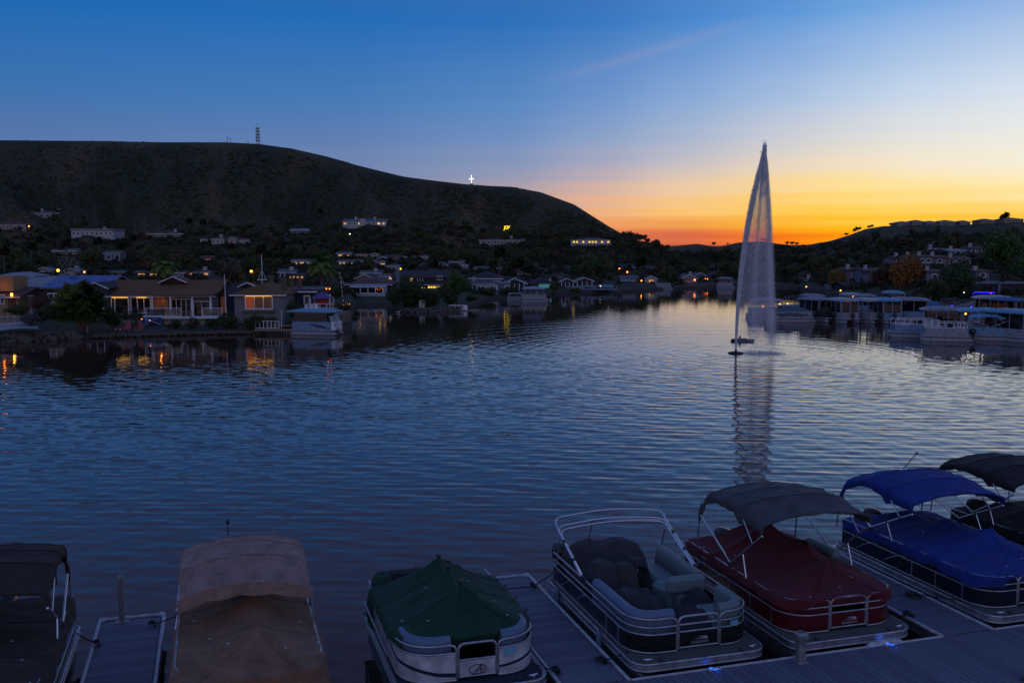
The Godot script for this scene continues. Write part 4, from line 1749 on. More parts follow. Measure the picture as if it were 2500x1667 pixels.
func blue_boat(z: Callable) -> void:
	var W := 2.66
	var L := 5.2
	var o := boat("blue covered pontoon boat with bright blue canopy and navy side panels", 16.05, W)
	hull(o, W, L, "grey deck carpet")
	fence(o, W, L, M["navy gloss panel"], -0.42, 0.5, [0.985, 1.12, RAIL], 0.55, -0.36, [-0.95, -1.75, -2.5], RAIL, 1.25)
	gate(o, -0.42, 0.5, -0.36, M["navy gloss panel"], "swoosh")
	side_arcs(o, W, [-2.9, -3.9])
	var lg := Node3D.new()
	lg.name = "side_emblem"
	o.add_child(lg, true)
	lg.rotation.y = -PI / 2
	lg.position = Vector3(-W / 2 + 0.085, 0, -3.1)
	emblem(lg, Vector3(0, 0.77, 0.0), 0.8)
	cover(o, "mooring_cover", M["blue canvas"], W - 0.14, -L + 0.1, -0.33, [Vector3(0.3, 1.52, -4.5), Vector3(0.25, 1.66, -3.2), Vector3(0.2, 1.86, -1.75), Vector3(0.2, 1.6, -1.2)], RAIL + 0.02, 0.2, 0.6, 0.05, 22)
	bimini(o, M["blue canvas"], W / 2 - 0.06, [Vector2(-5.15, 2.12), Vector2(-4.95, 2.42), Vector2(-4.2, 2.62), Vector2(-3.4, 2.58), Vector2(-2.55, 2.42)], 0.16, 0.26, Vector3(W / 2 - 0.07, RAIL + 0.1, -3.95), 34)
	var b := mb()
	b.tube([Vector3(0.2, 2.5, -4.7), Vector3(0.62, 2.86, -4.75)], 0.012, 5)
	b.blob(Vector3(0.63, 2.87, -4.75), Vector3(0.03, 0.03, 0.03), 5, 8)
	part("pole_light", b, M["dark metal"], o)
	outboard(o, -L - 0.32, M["black gloss panel"])
	deck_cleats(o, W)

func black_boat(z: Callable) -> void:
	var W := 2.66
	var L := 5.2
	var o := boat("black covered pontoon boat with dark canopy at the right edge", 19.3, W)
	hull(o, W, L, "grey deck carpet")
	fence(o, W, L, M["black gloss panel"], -0.42, 0.5, [0.985, 1.12, RAIL], 0.55, -0.36, [-0.95, -1.75, -2.5], RAIL, 1.25)
	gate(o, -0.42, 0.5, -0.36, M["black gloss panel"], "")
	cover(o, "mooring_cover", M["black canvas"], W - 0.14, -L + 0.1, -0.33, [Vector3(0.2, 1.45, -4.6), Vector3(0.1, 1.9, -3.2), Vector3(0.2, 1.8, -1.6)], RAIL + 0.02, 0.25, 0.25, 0.04, 23)
	bimini(o, M["black canvas"], W / 2 - 0.06, [Vector2(-5.65, 2.3), Vector2(-5.4, 2.55), Vector2(-4.6, 2.66), Vector2(-3.8, 2.64), Vector2(-3.0, 2.5)], 0.16, 0.24, Vector3(W / 2 - 0.07, RAIL + 0.1, -4.3), 35)
	var b := mb()
	b.blob(Vector3(-0.7, 1.42, -4.75), Vector3(0.3, 0.12, 0.2), 6, 10)
	part("rolled_cover", b, M["black canvas"], o)
	outboard(o, -L - 0.32, M["black gloss panel"])

func green_boat(z: Callable) -> void:
	var W := 2.6
	var L := 4.1
	var o := boat("white pontoon boat under a dark green tent cover with blue seats at the bow", 4.08, W)
	hull(o, W, L, "navy carpet")
	var f := fence(o, W, L, M["white gloss panel"], -0.28, 0.46, [1.13, RAIL], 0.62, -0.34, [], RAIL, 1.12)
	gate(o, -0.28, 0.46, -0.34, M["white gloss panel"], "ring")
	# dark wave stripe along the panels
	for sd in 2:
		var q := cut_path(f.path, f.ga - 2.6, f.ga) if sd == 0 else cut_path(f.path, f.gb, f.gb + 2.2)
		var b := mb()
		var n: int = q.size()
		var rows := PackedVector3Array()
		for k in n:
			var t := float(k) / (n - 1)
			var y := lerpf(0.97, 0.74, t * t) if sd == 0 else lerpf(0.80, 0.965, t)
			var th := 0.035 * (0.6 + 0.4 * t)
			var tt: Vector2 = (q[mini(k + 1, n - 1)] - q[maxi(k - 1, 0)]).normalized()
			var out := Vector2(tt.y, -tt.x) * 0.014
			out = -out if out.dot(q[k] - Vector2(0, -2.0)) < 0 else out
			for e in 2:
				rows.append(Vector3(q[k].x + out.x, y + (th if e == 1 else -th), q[k].y + out.y))
		b.grid(rows, 2, n)
		part("stripe", b, M["navy paint"], o)
	lounge(o, cut_path(f.path, f.ga - 1.5, f.ga - 0.08), M["blue grey vinyl"], true)
	lounge(o, cut_path(f.path, f.gb + 0.08, f.gb + 1.3), M["blue grey vinyl"], true)
	cover(o, "mooring_cover", M["green canvas"], W - 0.06, -3.55, -0.5, [Vector3(-0.03, 2.02, -2.78), Vector3(0.0, 2.03, -2.05), Vector3(0.03, 2.0, -1.3)], RAIL + 0.05, 0.16, 0.42, 0.055, 41, 0.3, 0.7)
	for k in 3:
		var b := mb()
		b.lathe([Vector2(0, 0.05), Vector2(0.05, 0.04), Vector2(0.06, 0.0), Vector2(0.03, -0.02)], 8, Transform3D(Basis.IDENTITY, Vector3(-0.03 + 0.03 * k, [2.03, 2.04, 2.01][k], [-2.78, -2.05, -1.3][k])))
		part("pole_cap", b, M["dark metal"], o)
	# bundle of spare green cloth and a dark sun pad at the stern
	var b := mb()
	b.box(Vector3(-0.2, 1.22, -3.75), Vector3(1.9, 0.5, 0.5), Basis.IDENTITY, 0.12)
	part("sun_pad", b, M["black canvas"], o)
	cloth_heap(o, "spare_cover", M["green canvas"], -1.32, -0.55, -4.0, -3.05, func(x: float, zz: float) -> float:
		return maxf(bump(x, zz, -1.0, -3.6, 0.22, 0.3, 1.5), bump(x, zz, -0.75, -3.3, 0.25, 0.2, 1.3)), 17)
	b = mb()
	b.blob(Vector3(0.35, 1.5, -3.8), Vector3(0.14, 0.1, 0.1), 6, 9)
	part("rolled_strap", b, M["black canvas"], o)
	for sx in [-1, 1]:
		b = mb()
		b.tube([Vector3(sx * (W / 2 + 0.015), 0.86, -3.9), Vector3(sx * (W / 2 + 0.015), 0.86, -1.2)], 0.02, 6)
		part("trim_rail", b, M["aluminium"], o)
	for zz in [-1.25, -1.9, -2.6]:
		b = mb()
		b.tube([Vector3(W / 2 - 0.1, RAIL + 0.02, zz), Vector3(W / 2 - 0.02, RAIL + 0.12, zz - 0.02)], 0.022, 6)
		part("snap_post", b, M["dark metal"], o)
	b = mb()
	b.box(Vector3(0.66, 1.06, -0.31), Vector3(0.19, 0.14, 0.004))
	part("permit_sticker", b, M["sticker"], o)
	outboard(o, -L - 0.3, M["black gloss panel"])
	deck_cleats(o, W)

func tan_boat(z: Callable) -> void:
	var W := 2.5
	var L := 4.6
	var o := boat("tan covered pontoon boat with a faded tan canopy and scalloped valance", 0.42, W)
	hull(o, W, L, "grey deck carpet")
	fence(o, W, L, M["black gloss panel"], -0.4, 0.4, [0.985, RAIL], 0.5, -0.36, [-1.0, -2.0], RAIL, 1.25)
	gate(o, -0.4, 0.4, -0.36, M["black gloss panel"], "")
	cover(o, "mooring_cover", M["tan cover canvas"], W - 0.06, -L + 0.1, 0.0, [Vector3(0.2, 1.62, -3.6), Vector3(0.16, 1.86, -2.3), Vector3(0.12, 1.62, -1.2)], RAIL + 0.0, 0.55, 0.5, 0.05, 51)
	bimini(o, M["tan canvas"], W / 2 - 0.12, [Vector2(-4.25, 2.18), Vector2(-4.05, 2.4), Vector2(-3.4, 2.48), Vector2(-2.7, 2.42), Vector2(-1.95, 2.16)], 0.2, 0.2, Vector3(W / 2 - 0.05, RAIL + 0.06, -3.0), 36, 0.24)
	for sx in [-1, 1]:
		var b := mb()
		b.tube([Vector3(sx * (W / 2 - 0.12), 1.8, -1.95), Vector3(sx * (W / 2 - 0.1), 1.25, -1.9), Vector3(sx * (W / 2 - 0.08), 0.85, -1.85)], 0.018, 6)
		part("front_post", b, M["bright tube"], o)
	var b := mb()
	b.tube([Vector3(-0.25, 2.4, -4.15), Vector3(-0.25, 2.62, -4.17)], 0.014, 6)
	b.blob(Vector3(-0.25, 2.66, -4.17), Vector3(0.04, 0.05, 0.04), 6, 8)
	part("pole_light", b, M["dark metal"], o)
	outboard(o, -L - 0.3, M["black gloss panel"])

func dark_boat(z: Callable) -> void:
	var W := 2.6
	var L := 4.9
	var o := boat("brown black covered pontoon boat with dark canopy at the left edge", -3.95, W)
	hull(o, W, L, "grey deck carpet")
	fence(o, W, L, M["blue panel"], -0.4, 0.4, [0.985, RAIL], 0.5, -0.36, [-1.0, -2.0], RAIL, 1.25)
	gate(o, -0.4, 0.4, -0.36, M["blue panel"], "")
	cover(o, "mooring_cover", M["brown black canvas"], W - 0.06, -L + 0.1, -0.3, [Vector3(-0.2, 1.5, -4.2), Vector3(-0.1, 1.62, -2.8), Vector3(0.0, 1.6, -1.5)], RAIL + 0.02, 0.3, 0.2, 0.03, 61)
	bimini(o, M["brown black canvas"], W / 2 - 0.08, [Vector2(-4.35, 2.2), Vector2(-4.2, 2.55), Vector2(-3.6, 2.62), Vector2(-2.9, 2.6), Vector2(-2.0, 2.36)], 0.1, 0.28, Vector3(W / 2 - 0.05, RAIL + 0.06, -3.2), 37)
	outboard(o, -L - 0.3, M["black gloss panel"])

# ---------------------------------------------------------------- trees and plants
var crowns := {}
var clear := []
var trunks := {}

func leaf_mat(called: String, col: Color) -> StandardMaterial3D:
	if M.has(called):
		return M[called]
	var m := mat(called, col, 0.85)
	m.backlight_enabled = true
	m.backlight = Color(0.25, 0.25, 0.2)
	return m

func crown_mesh(kind: int) -> ArrayMesh:
	# unit crowns: a radius of one, standing on the ground plane of its own trunk top
	if not crowns.has(kind):
		var r: Vector3 = [Vector3(1, 0.95, 1), Vector3(1, 0.8, 1), Vector3(0.85, 1.2, 0.85), Vector3(1.1, 0.62, 1.1), Vector3(1, 1.0, 1), Vector3(0.9, 1.1, 0.9)][kind]
		var n: int = [1500, 1500, 1500, 1300, 3200, 900][kind]
		crowns[kind] = leaf_blob(400 + kind, n, r, [0.10, 0.10, 0.095, 0.1, 0.072, 0.09][kind], 0.0, [11, 14, 12, 13, 20, 16][kind]).mesh()
	return crowns[kind]

func trunk_mesh(seed_: int) -> ArrayMesh:
	# unit trunk: one high, forking into limbs that reach into the crown
	if not trunks.has(seed_):
		var g := RandomNumberGenerator.new()
		g.seed = seed_
		var t := mb()
		t.tube([Vector3(0, -0.1, 0), Vector3(0.01, 0.3, 0.0), Vector3(-0.01, 0.62, 0.01)], 0.055, 7, 0.04)
		for k in 5:
			var a := TAU * k / 5 + g.randf()
			var e := Vector3(cos(a) * g.randf_range(0.2, 0.42), g.randf_range(0.85, 1.15), sin(a) * g.randf_range(0.2, 0.42))
			t.tube([Vector3(0, 0.5, 0), Vector3(e.x * 0.4, 0.72, e.z * 0.4), e], 0.03, 5, 0.01)
		trunks[seed_] = t.mesh()
	return trunks[seed_]

func tree(label: String, px: float, base: Vector3, h: float, r: float, kind: int, leaf: Material, group := "", called := "tree") -> Node3D:
	# h: whole height, r: radius of the crown
	var o := thing(called, label, "tree", base, rng.randf() * TAU, group)
	var ch: float = [0.95, 0.8, 1.2, 0.62, 1.0, 1.1][kind] * r
	var tr := shape("trunk", trunk_mesh(kind), M["bark"], o)
	var th := maxf(0.4, h - ch * 1.0)
	tr.scale = Vector3(maxf(1.0, r * 1.1), th, maxf(1.0, r * 1.1))
	var c := shape("crown", crown_mesh(kind), leaf, o)
	c.position.y = maxf(h - ch, ch * 0.75)
	c.scale = Vector3.ONE * r
	return o

func bare_tree_mesh(seed_: int) -> MB:
	var g := RandomNumberGenerator.new()
	g.seed = seed_
	var t := mb()
	var todo := [[Vector3.ZERO, Vector3(0.02, 0.3, 0), 0.035, 0]]
	while todo.size():
		var q: Array = todo.pop_back()
		var a: Vector3 = q[0]
		var d: Vector3 = q[1]
		var b := a + d
		t.tube([a, a + d * 0.5 + Vector3(g.randfn(), g.randfn(), g.randfn()) * d.length() * 0.05, b], q[2], 4, q[2] * 0.6)
		if q[3] < 5:
			for k in (3 if q[3] < 4 else 2):
				var nd := (d.normalized() + Vector3(g.randfn(), g.randfn() * 0.5 + 0.25, g.randfn()) * 0.55).normalized() * d.length() * g.randf_range(0.62, 0.86)
				todo.append([b, nd, q[2] * 0.6, q[3] + 1])
	return t

func fan_head(seed_: int, n: int, blades: int, size: float) -> MB:
	# fan-shaped fronds on stalks, radiating from the top of a trunk
	var g := RandomNumberGenerator.new()
	g.seed = seed_
	var t := mb()
	for k in n:
		var az := TAU * k * 0.381966 + g.randf() * 0.3
		var el := lerpf(1.35, -0.75, pow(float(k) / n, 0.8)) + g.randfn() * 0.1
		var d := Vector3(cos(az) * cos(el), sin(el), sin(az) * cos(el))
		var stalk := size * g.randf_range(0.42, 0.6)
		var o := d * stalk - Vector3(0, 0.1 * cos(el) * size, 0)
		t.tube([Vector3.ZERO, d * stalk * 0.5, o], 0.012 * size, 3)
		var side := d.cross(Vector3.UP).normalized() if absf(d.y) < 0.98 else Vector3.RIGHT
		var up := side.cross(d)
		for b in blades:
			var a := lerpf(-1.35, 1.35, float(b) / (blades - 1))
			var dir := (d * cos(a) + side * sin(a)).normalized()
			var l := size * 0.62 * (0.75 + 0.25 * cos(a)) * g.randf_range(0.9, 1.1)
			var w := size * 0.028
			var p1 := o + dir * l * 0.6 + up * 0.02 * size
			var p2 := o + dir * l - Vector3(0, 0.16 * size * (0.4 + absf(sin(a))), 0)
			var cr := dir.cross(up).normalized() * w
			t.quad(o, p1 - cr, p2, p1 + cr)
	return t

func feather_head(seed_: int, n: int, size: float) -> MB:
	# arching feather fronds
	var g := RandomNumberGenerator.new()
	g.seed = seed_
	var t := mb()
	for k in n:
		var az := TAU * k * 0.381966 + g.randf() * 0.3
		var el := lerpf(1.3, -0.35, float(k) / n) + g.randfn() * 0.12
		var p := []
		var d := Vector3(cos(az) * cos(el), sin(el), sin(az) * cos(el))
		var q := Vector3.ZERO
		var segs := 9
		for e in segs + 1:
			p.append(q)
			q += d * size / segs
			d = (d - Vector3(0, 0.17 + 0.03 * e * 0.6, 0)).normalized()
		t.tube(p, 0.018 * size * 0.5, 3, 0.004)
		for e in range(1, segs * 3):
			var f := float(e) / 3.0
			var i0 := mini(int(f), segs - 1)
			var o: Vector3 = p[i0].lerp(p[i0 + 1], f - i0)
			var tan: Vector3 = (p[i0 + 1] - p[i0]).normalized()
			var side := tan.cross(Vector3.UP).normalized()
			var l := size * 0.24 * sin(PI * clampf(f / segs, 0.08, 0.97)) + 0.03
			for s2 in [-1, 1]:
				var dir: Vector3 = (side * s2 + tan * 0.45 + Vector3(0, g.randf_range(-0.45, 0.15), 0)).normalized()
				var w: Vector3 = tan * size * 0.016
				t.quad(o - w, o + dir * l * 0.55 - w, o + dir * l + Vector3(0, -0.12 * l, 0), o + w)
	return t

func palm(label: String, base: Vector3, h: float, size: float, kind: String, leaf: Material, group := "") -> Node3D:
	var o := thing("palm_tree", label, "palm tree", base, rng.randf() * TAU, group)
	var t := mb()
	var bend := Vector3(rng.randfn() * 0.02, 0, rng.randfn() * 0.02) * h
	t.tube([Vector3(0, -0.2, 0), Vector3(0, h * 0.4, 0) + bend * 0.3, Vector3(0, h, 0) + bend], 0.16 * clampf(size, 0.7, 1.5), 8, 0.10 * clampf(size, 0.7, 1.5))
	part("trunk", t, M["bark"], o)
	var key := kind
	if not crowns.has(key):
		crowns[key] = fan_head(71, 34, 15, 1.0).mesh() if kind == "fan" else feather_head(72, 30, 1.0).mesh()
		crowns["skirt"] = fan_skirt().mesh()
	var c := shape("crown", crowns[key], leaf, o)
	c.position = Vector3(0, h, 0) + bend
	c.scale = Vector3.ONE * size
	if kind == "fan":
		var sk := shape("dead_fronds", crowns["skirt"], M["dead frond"], o)
		sk.position = Vector3(0, h, 0) + bend
		sk.scale = Vector3(size, size * 1.1, size) * 0.8
	return o

func fan_skirt() -> MB:
	var g := RandomNumberGenerator.new()
	g.seed = 77
	var t := mb()
	for k in 120:
		var a := g.randf() * TAU
		var y := -g.randf() * 0.5
		var d := Vector3(cos(a), 0, sin(a))
		var o := d * 0.1 + Vector3(0, y, 0)
		var e := o + d * g.randf_range(0.15, 0.36) + Vector3(0, -g.randf_range(0.25, 0.6), 0)
		var w := d.cross(Vector3.UP) * g.randf_range(0.02, 0.07)
		t.quad(o - w * 0.4, e - w, e + w + Vector3(0, -0.04, 0), o + w * 0.4)
	return t

func bush(label: String, base: Vector3, r: Vector3, leaf: Material, group := "", called := "bush") -> Node3D:
	var o := thing(called, label, "bush", base, 0.0, group)
	var c := shape("foliage", crown_mesh(4 if maxf(r.x, r.y) > 0.9 else 0), leaf, o)
	c.position.y = r.y * 0.8
	c.scale = r
	c.rotation.y = rng.randf() * TAU if absf(r.x - r.z) < 0.01 else 0.0
	return o

func plant_materials() -> void:
	mat("bark", lin(0.11, 0.085, 0.065), 0.95)
	mat("pale bark", lin(0.22, 0.19, 0.17), 0.95)
	mat("dead frond", lin(0.34, 0.17, 0.075), 0.95)
	leaf_mat("deep leaf", lin(0.034, 0.062, 0.013))
	leaf_mat("olive leaf", lin(0.07, 0.085, 0.02))
	leaf_mat("brown leaf", lin(0.085, 0.055, 0.026))
	leaf_mat("green leaf", lin(0.055, 0.12, 0.022))
	leaf_mat("palm leaf", lin(0.11, 0.18, 0.028))
	leaf_mat("dark palm leaf", lin(0.035, 0.055, 0.02))
	leaf_mat("orange leaf", lin(0.30, 0.12, 0.022))
	leaf_mat("yellow leaf", lin(0.22, 0.13, 0.022))
	leaf_mat("rust leaf", lin(0.10, 0.05, 0.028))

func make_plants() -> void:
	# the big palm at the water's edge on the left
	var o := thing("fan_palm", "big bushy fan palm with dead fronds at the water's edge on the left", "palm tree", on_land(196, 86.0))
	var t := mb()
	t.tube([Vector3(0, -0.3, 0), Vector3(0.03, 1.0, 0), Vector3(0, 2.5, 0)], 0.3, 10, 0.2)
	part("trunk", t, M["bark"], o)
	t = mb()
	t.tube([Vector3(0.5, -0.3, 0.2), Vector3(0.5, 0.5, 0.2), Vector3(0.42, 1.3, 0.15)], 0.12, 8, 0.1)
	part("trunk", t, M["pale bark"], o)
	var heads := [[Vector3(-0.2, 2.75, 0), 2.15, 3], [Vector3(1.0, 2.0, 0.35), 1.45, 5], [Vector3(-0.6, 2.1, 0.5), 1.5, 7]]
	for q in heads:
		t = fan_head(q[2], 34, 13, q[1])
		var c := part("crown", t, M["palm leaf"], o)
		c.position = q[0]
	t = fan_skirt()
	for k in 2:
		var c := part("dead_fronds", fan_skirt(), M["dead frond"], o)
		c.position = Vector3(0.02 + 0.2 * k, 2.4 - 0.5 * k, 0.1)
		c.scale = Vector3(2.0, 1.6, 2.0) * (1.0 - 0.2 * k)
		c.rotation.y = k * 1.1
	# small dark palm in front of the brown roofed house
	palm("small dark palm with spiky fronds in front of the brown roofed house", on_land(330, 90.5), 1.15, 0.95, "feather", M["dark palm leaf"])
	# tall feather palms behind
	palm("broad feather palm lit yellowish behind the roof of the brown roofed house", on_land(402, 146), 3.1, 2.7, "feather", M["palm leaf"])
	palm("tall feather palm with a big drooping crown behind the purple canopy tent", on_land(786, 118), 4.6, 2.35, "feather", M["palm leaf"])
	palm("second feather palm tucked beside the tall one behind the purple canopy tent", on_land(806, 132), 3.4, 2.2, "feather", M["olive leaf"])
	palm("feather palm left of the brown roofed house, behind the blue roof", on_land(252, 132), 2.9, 1.6, "feather", M["dark palm leaf"])
	# thin fan palms, photograph x of the trunk, y of the crown's middle, distance, size
	var fans := [[12, 612, 170, 1.1, "at the left edge of the photo"], [100, 584, 230, 1.2, "over the white gabled roof on the left"], [78, 600, 205, 1.0, "left of the white gabled roof"], [165, 592, 215, 1.1, "right of the white gabled roof"], [243, 588, 230, 1.2, "below the white modern hillside house"], [300, 600, 200, 1.0, "below the pinkish hillside house"], [330, 580, 240, 1.1, "left of the pinkish hillside house"], [466, 545, 330, 1.2, "on the hillside right of the pinkish house"], [500, 548, 330, 1.4, "on the hillside above the row of pale houses"], [640, 606, 200, 1.2, "behind the right wing of the brown roofed house"], [655, 622, 210, 1.0, "just right of the flag mast with a cross arm"], [672, 612, 230, 1.1, "left of the tall feather palm"], [700, 600, 240, 1.2, "behind the tall feather palm"], [565, 600, 240, 1.0, "above the bare pinkish tree"], [1058, 646, 190, 1.0, "above the roof of the dark two storey house"], [1219, 615, 175, 1.3, "rising over the blue gable house"], [1263, 642, 172, 1.3, "before the porch gable house"], [1290, 668, 185, 1.0, "behind the teal house"], [1562, 638, 196, 1.3, "standing at the far shore beside the lit cottages"], [784, 534, 380, 1.2, "left of the long white hillside house"], [952, 640, 200, 0.9, "behind the white sunroom house"], [906, 648, 190, 0.9, "left of the white chimney tower"], [1003, 655, 180, 0.8, "right of the white chimney tower"]]
	for q in fans:
		var fd := rd(q[2])
		var base := on_land(q[0], fd)
		var top := at(q[0], q[1], fd)
		palm("thin fan palm %s" % q[4], base, maxf(1.5, top.y - base.y), q[3] * fd / q[2], "fan", M["dark palm leaf"], "thin fan palms in the left hand town")
	# trees that stand out: x, crown middle y, crown half width in pixels, distance, kind, leaf, words
	var big := [[1002, 712, 44, 122, 4, "deep leaf", "dark bushy tree on the small point with the white hut"], [965, 722, 24, 120.5, 4, "deep leaf", "lower dark tree at the left end of the small point"], [1050, 728, 26, 121, 4, "deep leaf", "dark shrubby tree right of the white hut"], [1116, 690, 33, 124, 4, "green leaf", "round green topped tree leaning over the little dock"], [1100, 730, 22, 123, 2, "deep leaf", "dark ivy covered tree under the round green topped tree"], [716, 752, 24, 92.5, 4, "deep leaf", "dark leafy tree between the right wing and the dark blue house"], [2214, 674, 48, 152, 4, "orange leaf", "large orange autumn tree on the right shore"], [2150, 690, 30, 156, 4, "rust leaf", "dull rust coloured tree left of the large orange tree"], [2046, 680, 28, 168, 4, "yellow leaf", "rounded yellow autumn tree on the right shore"], [2342, 692, 50, 138, 4, "deep leaf", "large dark round tree on the right shore"], [2285, 718, 34, 136, 4, "deep leaf", "low dark tree at the left foot of the large round tree"], [2440, 645, 56, 172, 4, "green leaf", "large green tree before the apartments on the right"], [2492, 668, 26, 160, 4, "green leaf", "green tree at the right edge below the apartments"], [2116, 676, 18, 165, 4, "deep leaf", "small dark tree between the yellow and the orange trees"], [2006, 680, 20, 190, 0, "brown leaf", "dim bushy tree left of the yellow tree"], [98, 738, 28, 90, 4, "rust leaf", "dark reddish tree beside the yellow lit porch"], [62, 655, 34, 150, 4, "deep leaf", "dark tree behind the pale blue roof on the left"], [905, 660, 26, 185, 0, "olive leaf", "tree behind the white sunroom house"], [1240, 655, 20, 190, 0, "deep leaf", "tree behind the blue gable house"], [1355, 700, 16, 160, 0, "olive leaf", "small bushy tree beside the teal house"]]
	for q in big:
		var base := on_land(q[0], q[3])
		var mid := at(q[0], q[1], q[3])
		var r: float = q[2] / LENS * q[3]
		var ch: float = [0.95, 0.8, 1.2, 0.62, 1.0, 1.1][q[4]]
		tree(q[6], q[0], base, mid.y - base.y + r * ch, r, q[4], M[q[5]])
	# bushes along the shore gardens: x, base y, half width, height in pixels, distance, leaf, words
	var bs := [[116, 772, 36, 34, 84.5, "deep leaf", "dark shrub left of the big bushy fan palm"], [40, 762, 34, 22, 86, "olive leaf", "low rounded shrub on the mound at the left edge"], [75, 785, 34, 26, 84, "grey leaf", "grey leaved shrub on the mound at the left edge"], [272, 790, 26, 42, 87.5, "deep leaf", "dark shrub right of the big bushy fan palm"], [305, 778, 16, 20, 89, "deep leaf", "small clipped shrub under the white framed window"], [420, 800, 22, 22, 89.5, "deep leaf", "low dark shrub under the deck, left of the bare brush"], [463, 798, 24, 26, 89.6, "brown leaf", "brown twiggy brush under the deck"], [556, 797, 30, 38, 90, "deep leaf", "rounded dark hedge bush right of the deck"], [520, 800, 22, 24, 89.7, "deep leaf", "low hedge bush at the foot of the deck"], [618, 798, 32, 34, 90, "deep leaf", "dark bush under the three paned window"], [655, 786, 22, 16, 91, "olive leaf", "low bush under the right corner of the three paned window"], [865, 782, 12, 16, 95.5, "deep leaf", "small round bush at the end of the white railed point"], [840, 752, 24, 18, 97, "olive leaf", "leafy bush behind the white railed point"], [820, 722, 22, 26, 112, "deep leaf", "dark garden bush behind the purple canopy tent"], [1190, 722, 34, 18, 148, "deep leaf", "clipped hedge before the white low house"], [1245, 718, 26, 20, 151, "deep leaf", "hedge before the white cube house"], [1150, 732, 20, 14, 129, "deep leaf", "low bush beside the little dock"], [1405, 712, 20, 12, 162, "olive leaf", "low bush on the lawn by the pale jetty"]]
	leaf_mat("grey leaf", lin(0.11, 0.12, 0.13))
	for q in bs:
		var d: float = q[4]
		var base := on_land(q[0], d)
		base.y = maxf(base.y, at(q[0], q[1], d).y - 0.15)
		var r := Vector3(q[2] / LENS * d, q[3] / LENS * d * 0.62, minf(1.2, q[2] / LENS * d))
		bush(q[6], base, r, M[q[5]])
	# bare trees
	for q in [[560, 630, 44, 170, "bare pinkish tree behind the dark gap in the brown roofed house"], [160, 625, 46, 165, "bare spreading tree above the pale roofs on the left"], [1505, 690, 44, 182, "bare grey tree at the far shore left of the stepped house"], [1416, 640, 30, 230, "bare tree on the slope below the long lit house"]]:
		if not crowns.has("bare"):
			crowns["bare"] = bare_tree_mesh(19).mesh()
		var d: float = q[3]
		var base := on_land(q[0], d)
		var top := at(q[0], q[1] - q[2] * 0.6, d)
		var o2 := thing("bare_tree", q[4], "tree", base, rng.randf() * TAU)
		var c := shape("branches", crowns["bare"], M["pale bark"], o2)
		c.scale = Vector3.ONE * maxf(1.5, (top.y - base.y) * 0.8)
	# the many trees between the houses and over the foot of the hills
	var groups := [[-40, 700, 150, 330, 120, "tree on the slope behind the left shore houses", "trees on the lower slope of the big hill"], [700, 1200, 185, 330, 74, "tree among the small roofs in the middle of the left shore", "trees among the small roofs"], [1200, 1640, 188, 330, 76, "tree on the slope at the end of the big hill", "trees at the end of the big hill"], [1640, 2060, 196, 300, 44, "tree under the low hills beyond the fountain", "trees beyond the fountain"], [2060, 2560, 160, 270, 36, "tree among the apartments on the right", "trees among the apartments"]]
	var leaves := ["deep leaf", "olive leaf", "brown leaf", "deep leaf", "olive leaf"]
	for g in groups:
		for k in g[4]:
			for tries in 6:
				var px := lerpf(g[0], g[1], (k + rng.randf()) / g[4])
				var q := land_column(px)
				var d := rd(lerpf(maxf(g[2], q[0] + 14.0), g[3], pow(rng.randf(), 1.2)))
				var base := on_land(px, d)
				var r := rng.randf_range(1.2, 2.6) * lerpf(1.0, 0.62, smoothstep(200.0, 275.0, d))
				var kind := rng.randi() % 4
				var hidden := false
				var half := r / d * LENS
				var top := HORIZON + (EYE - base.y - r * 2.2) / d * LENS
				for c in clear:
					if d < c[4] and px + half > c[0] and px - half < c[1] and top < c[3] - 2.0:
						hidden = true
				if hidden:
					continue
				var tone := rng.randi() % 5
				var h := r * rng.randf_range(1.5, 2.2)
				var words := "%s %s %s" % ["large" if r > 2.0 else "middling" if r > 1.5 else "small", ["dark", "olive", "brownish", "dark", "olive"][tone], ["rounded", "broad", "upright", "flat topped"][kind]]
				tree(words + " " + g[5], px, base, h, r, kind, M[leaves[tone]], g[6])
				break
	# small trees on the skyline of the right-hand hills
	for q in [[1741, 12, "left of the fountain's jet, over the low hills"], [1775, 7, "just left of the fountain's jet, very small"], [1860, 9, "behind the falling water, left of a pair"], [1868, 9, "behind the falling water, right of a pair"], [1920, 11, "right of the fountain, left of a flat topped trio"], [1932, 12, "right of the fountain, middle of a flat topped trio"], [1943, 10, "right of the fountain, right of a flat topped trio"], [2062, 10, "low on the rising right hand slope"], [2082, 13, "half way up the rising right hand slope, left of two"], [2090, 14, "half way up the rising right hand slope, right of two"], [2116, 9, "near the top of the rising slope, left of two"], [2124, 10, "near the top of the rising slope, right of two"], [2170, 10, "at the left end of the row of roofs on the crest"], [1580, 16, "in the saddle at the end of the big hill, middle of three"], [1560, 14, "in the saddle at the end of the big hill, left of three"], [1592, 14, "in the saddle at the end of the big hill, right of three"]]:
		var c := land_column(q[0])
		var d := c[7] - 1.0
		var r: float = q[1] / LENS * d * 0.55
		tree("skyline tree " + q[2], q[0], on_land(q[0], d) - Vector3(0, 0.5, 0), r * 2.3, r, 3, M["deep leaf"], "trees on the skyline")
	for q in [[2446, 528], [2449, 524], [2440, 530]]:
		var c := land_column(q[0])
		var d := c[7] - 2.0
		var base := on_land(q[0], d)
		palm("tiny fan palm on the right hand crest against the sky", base, maxf(1.2, at(q[0], q[1], d).y - base.y), 1.1, "fan", M["deep leaf"], "palms on the right hand crest")

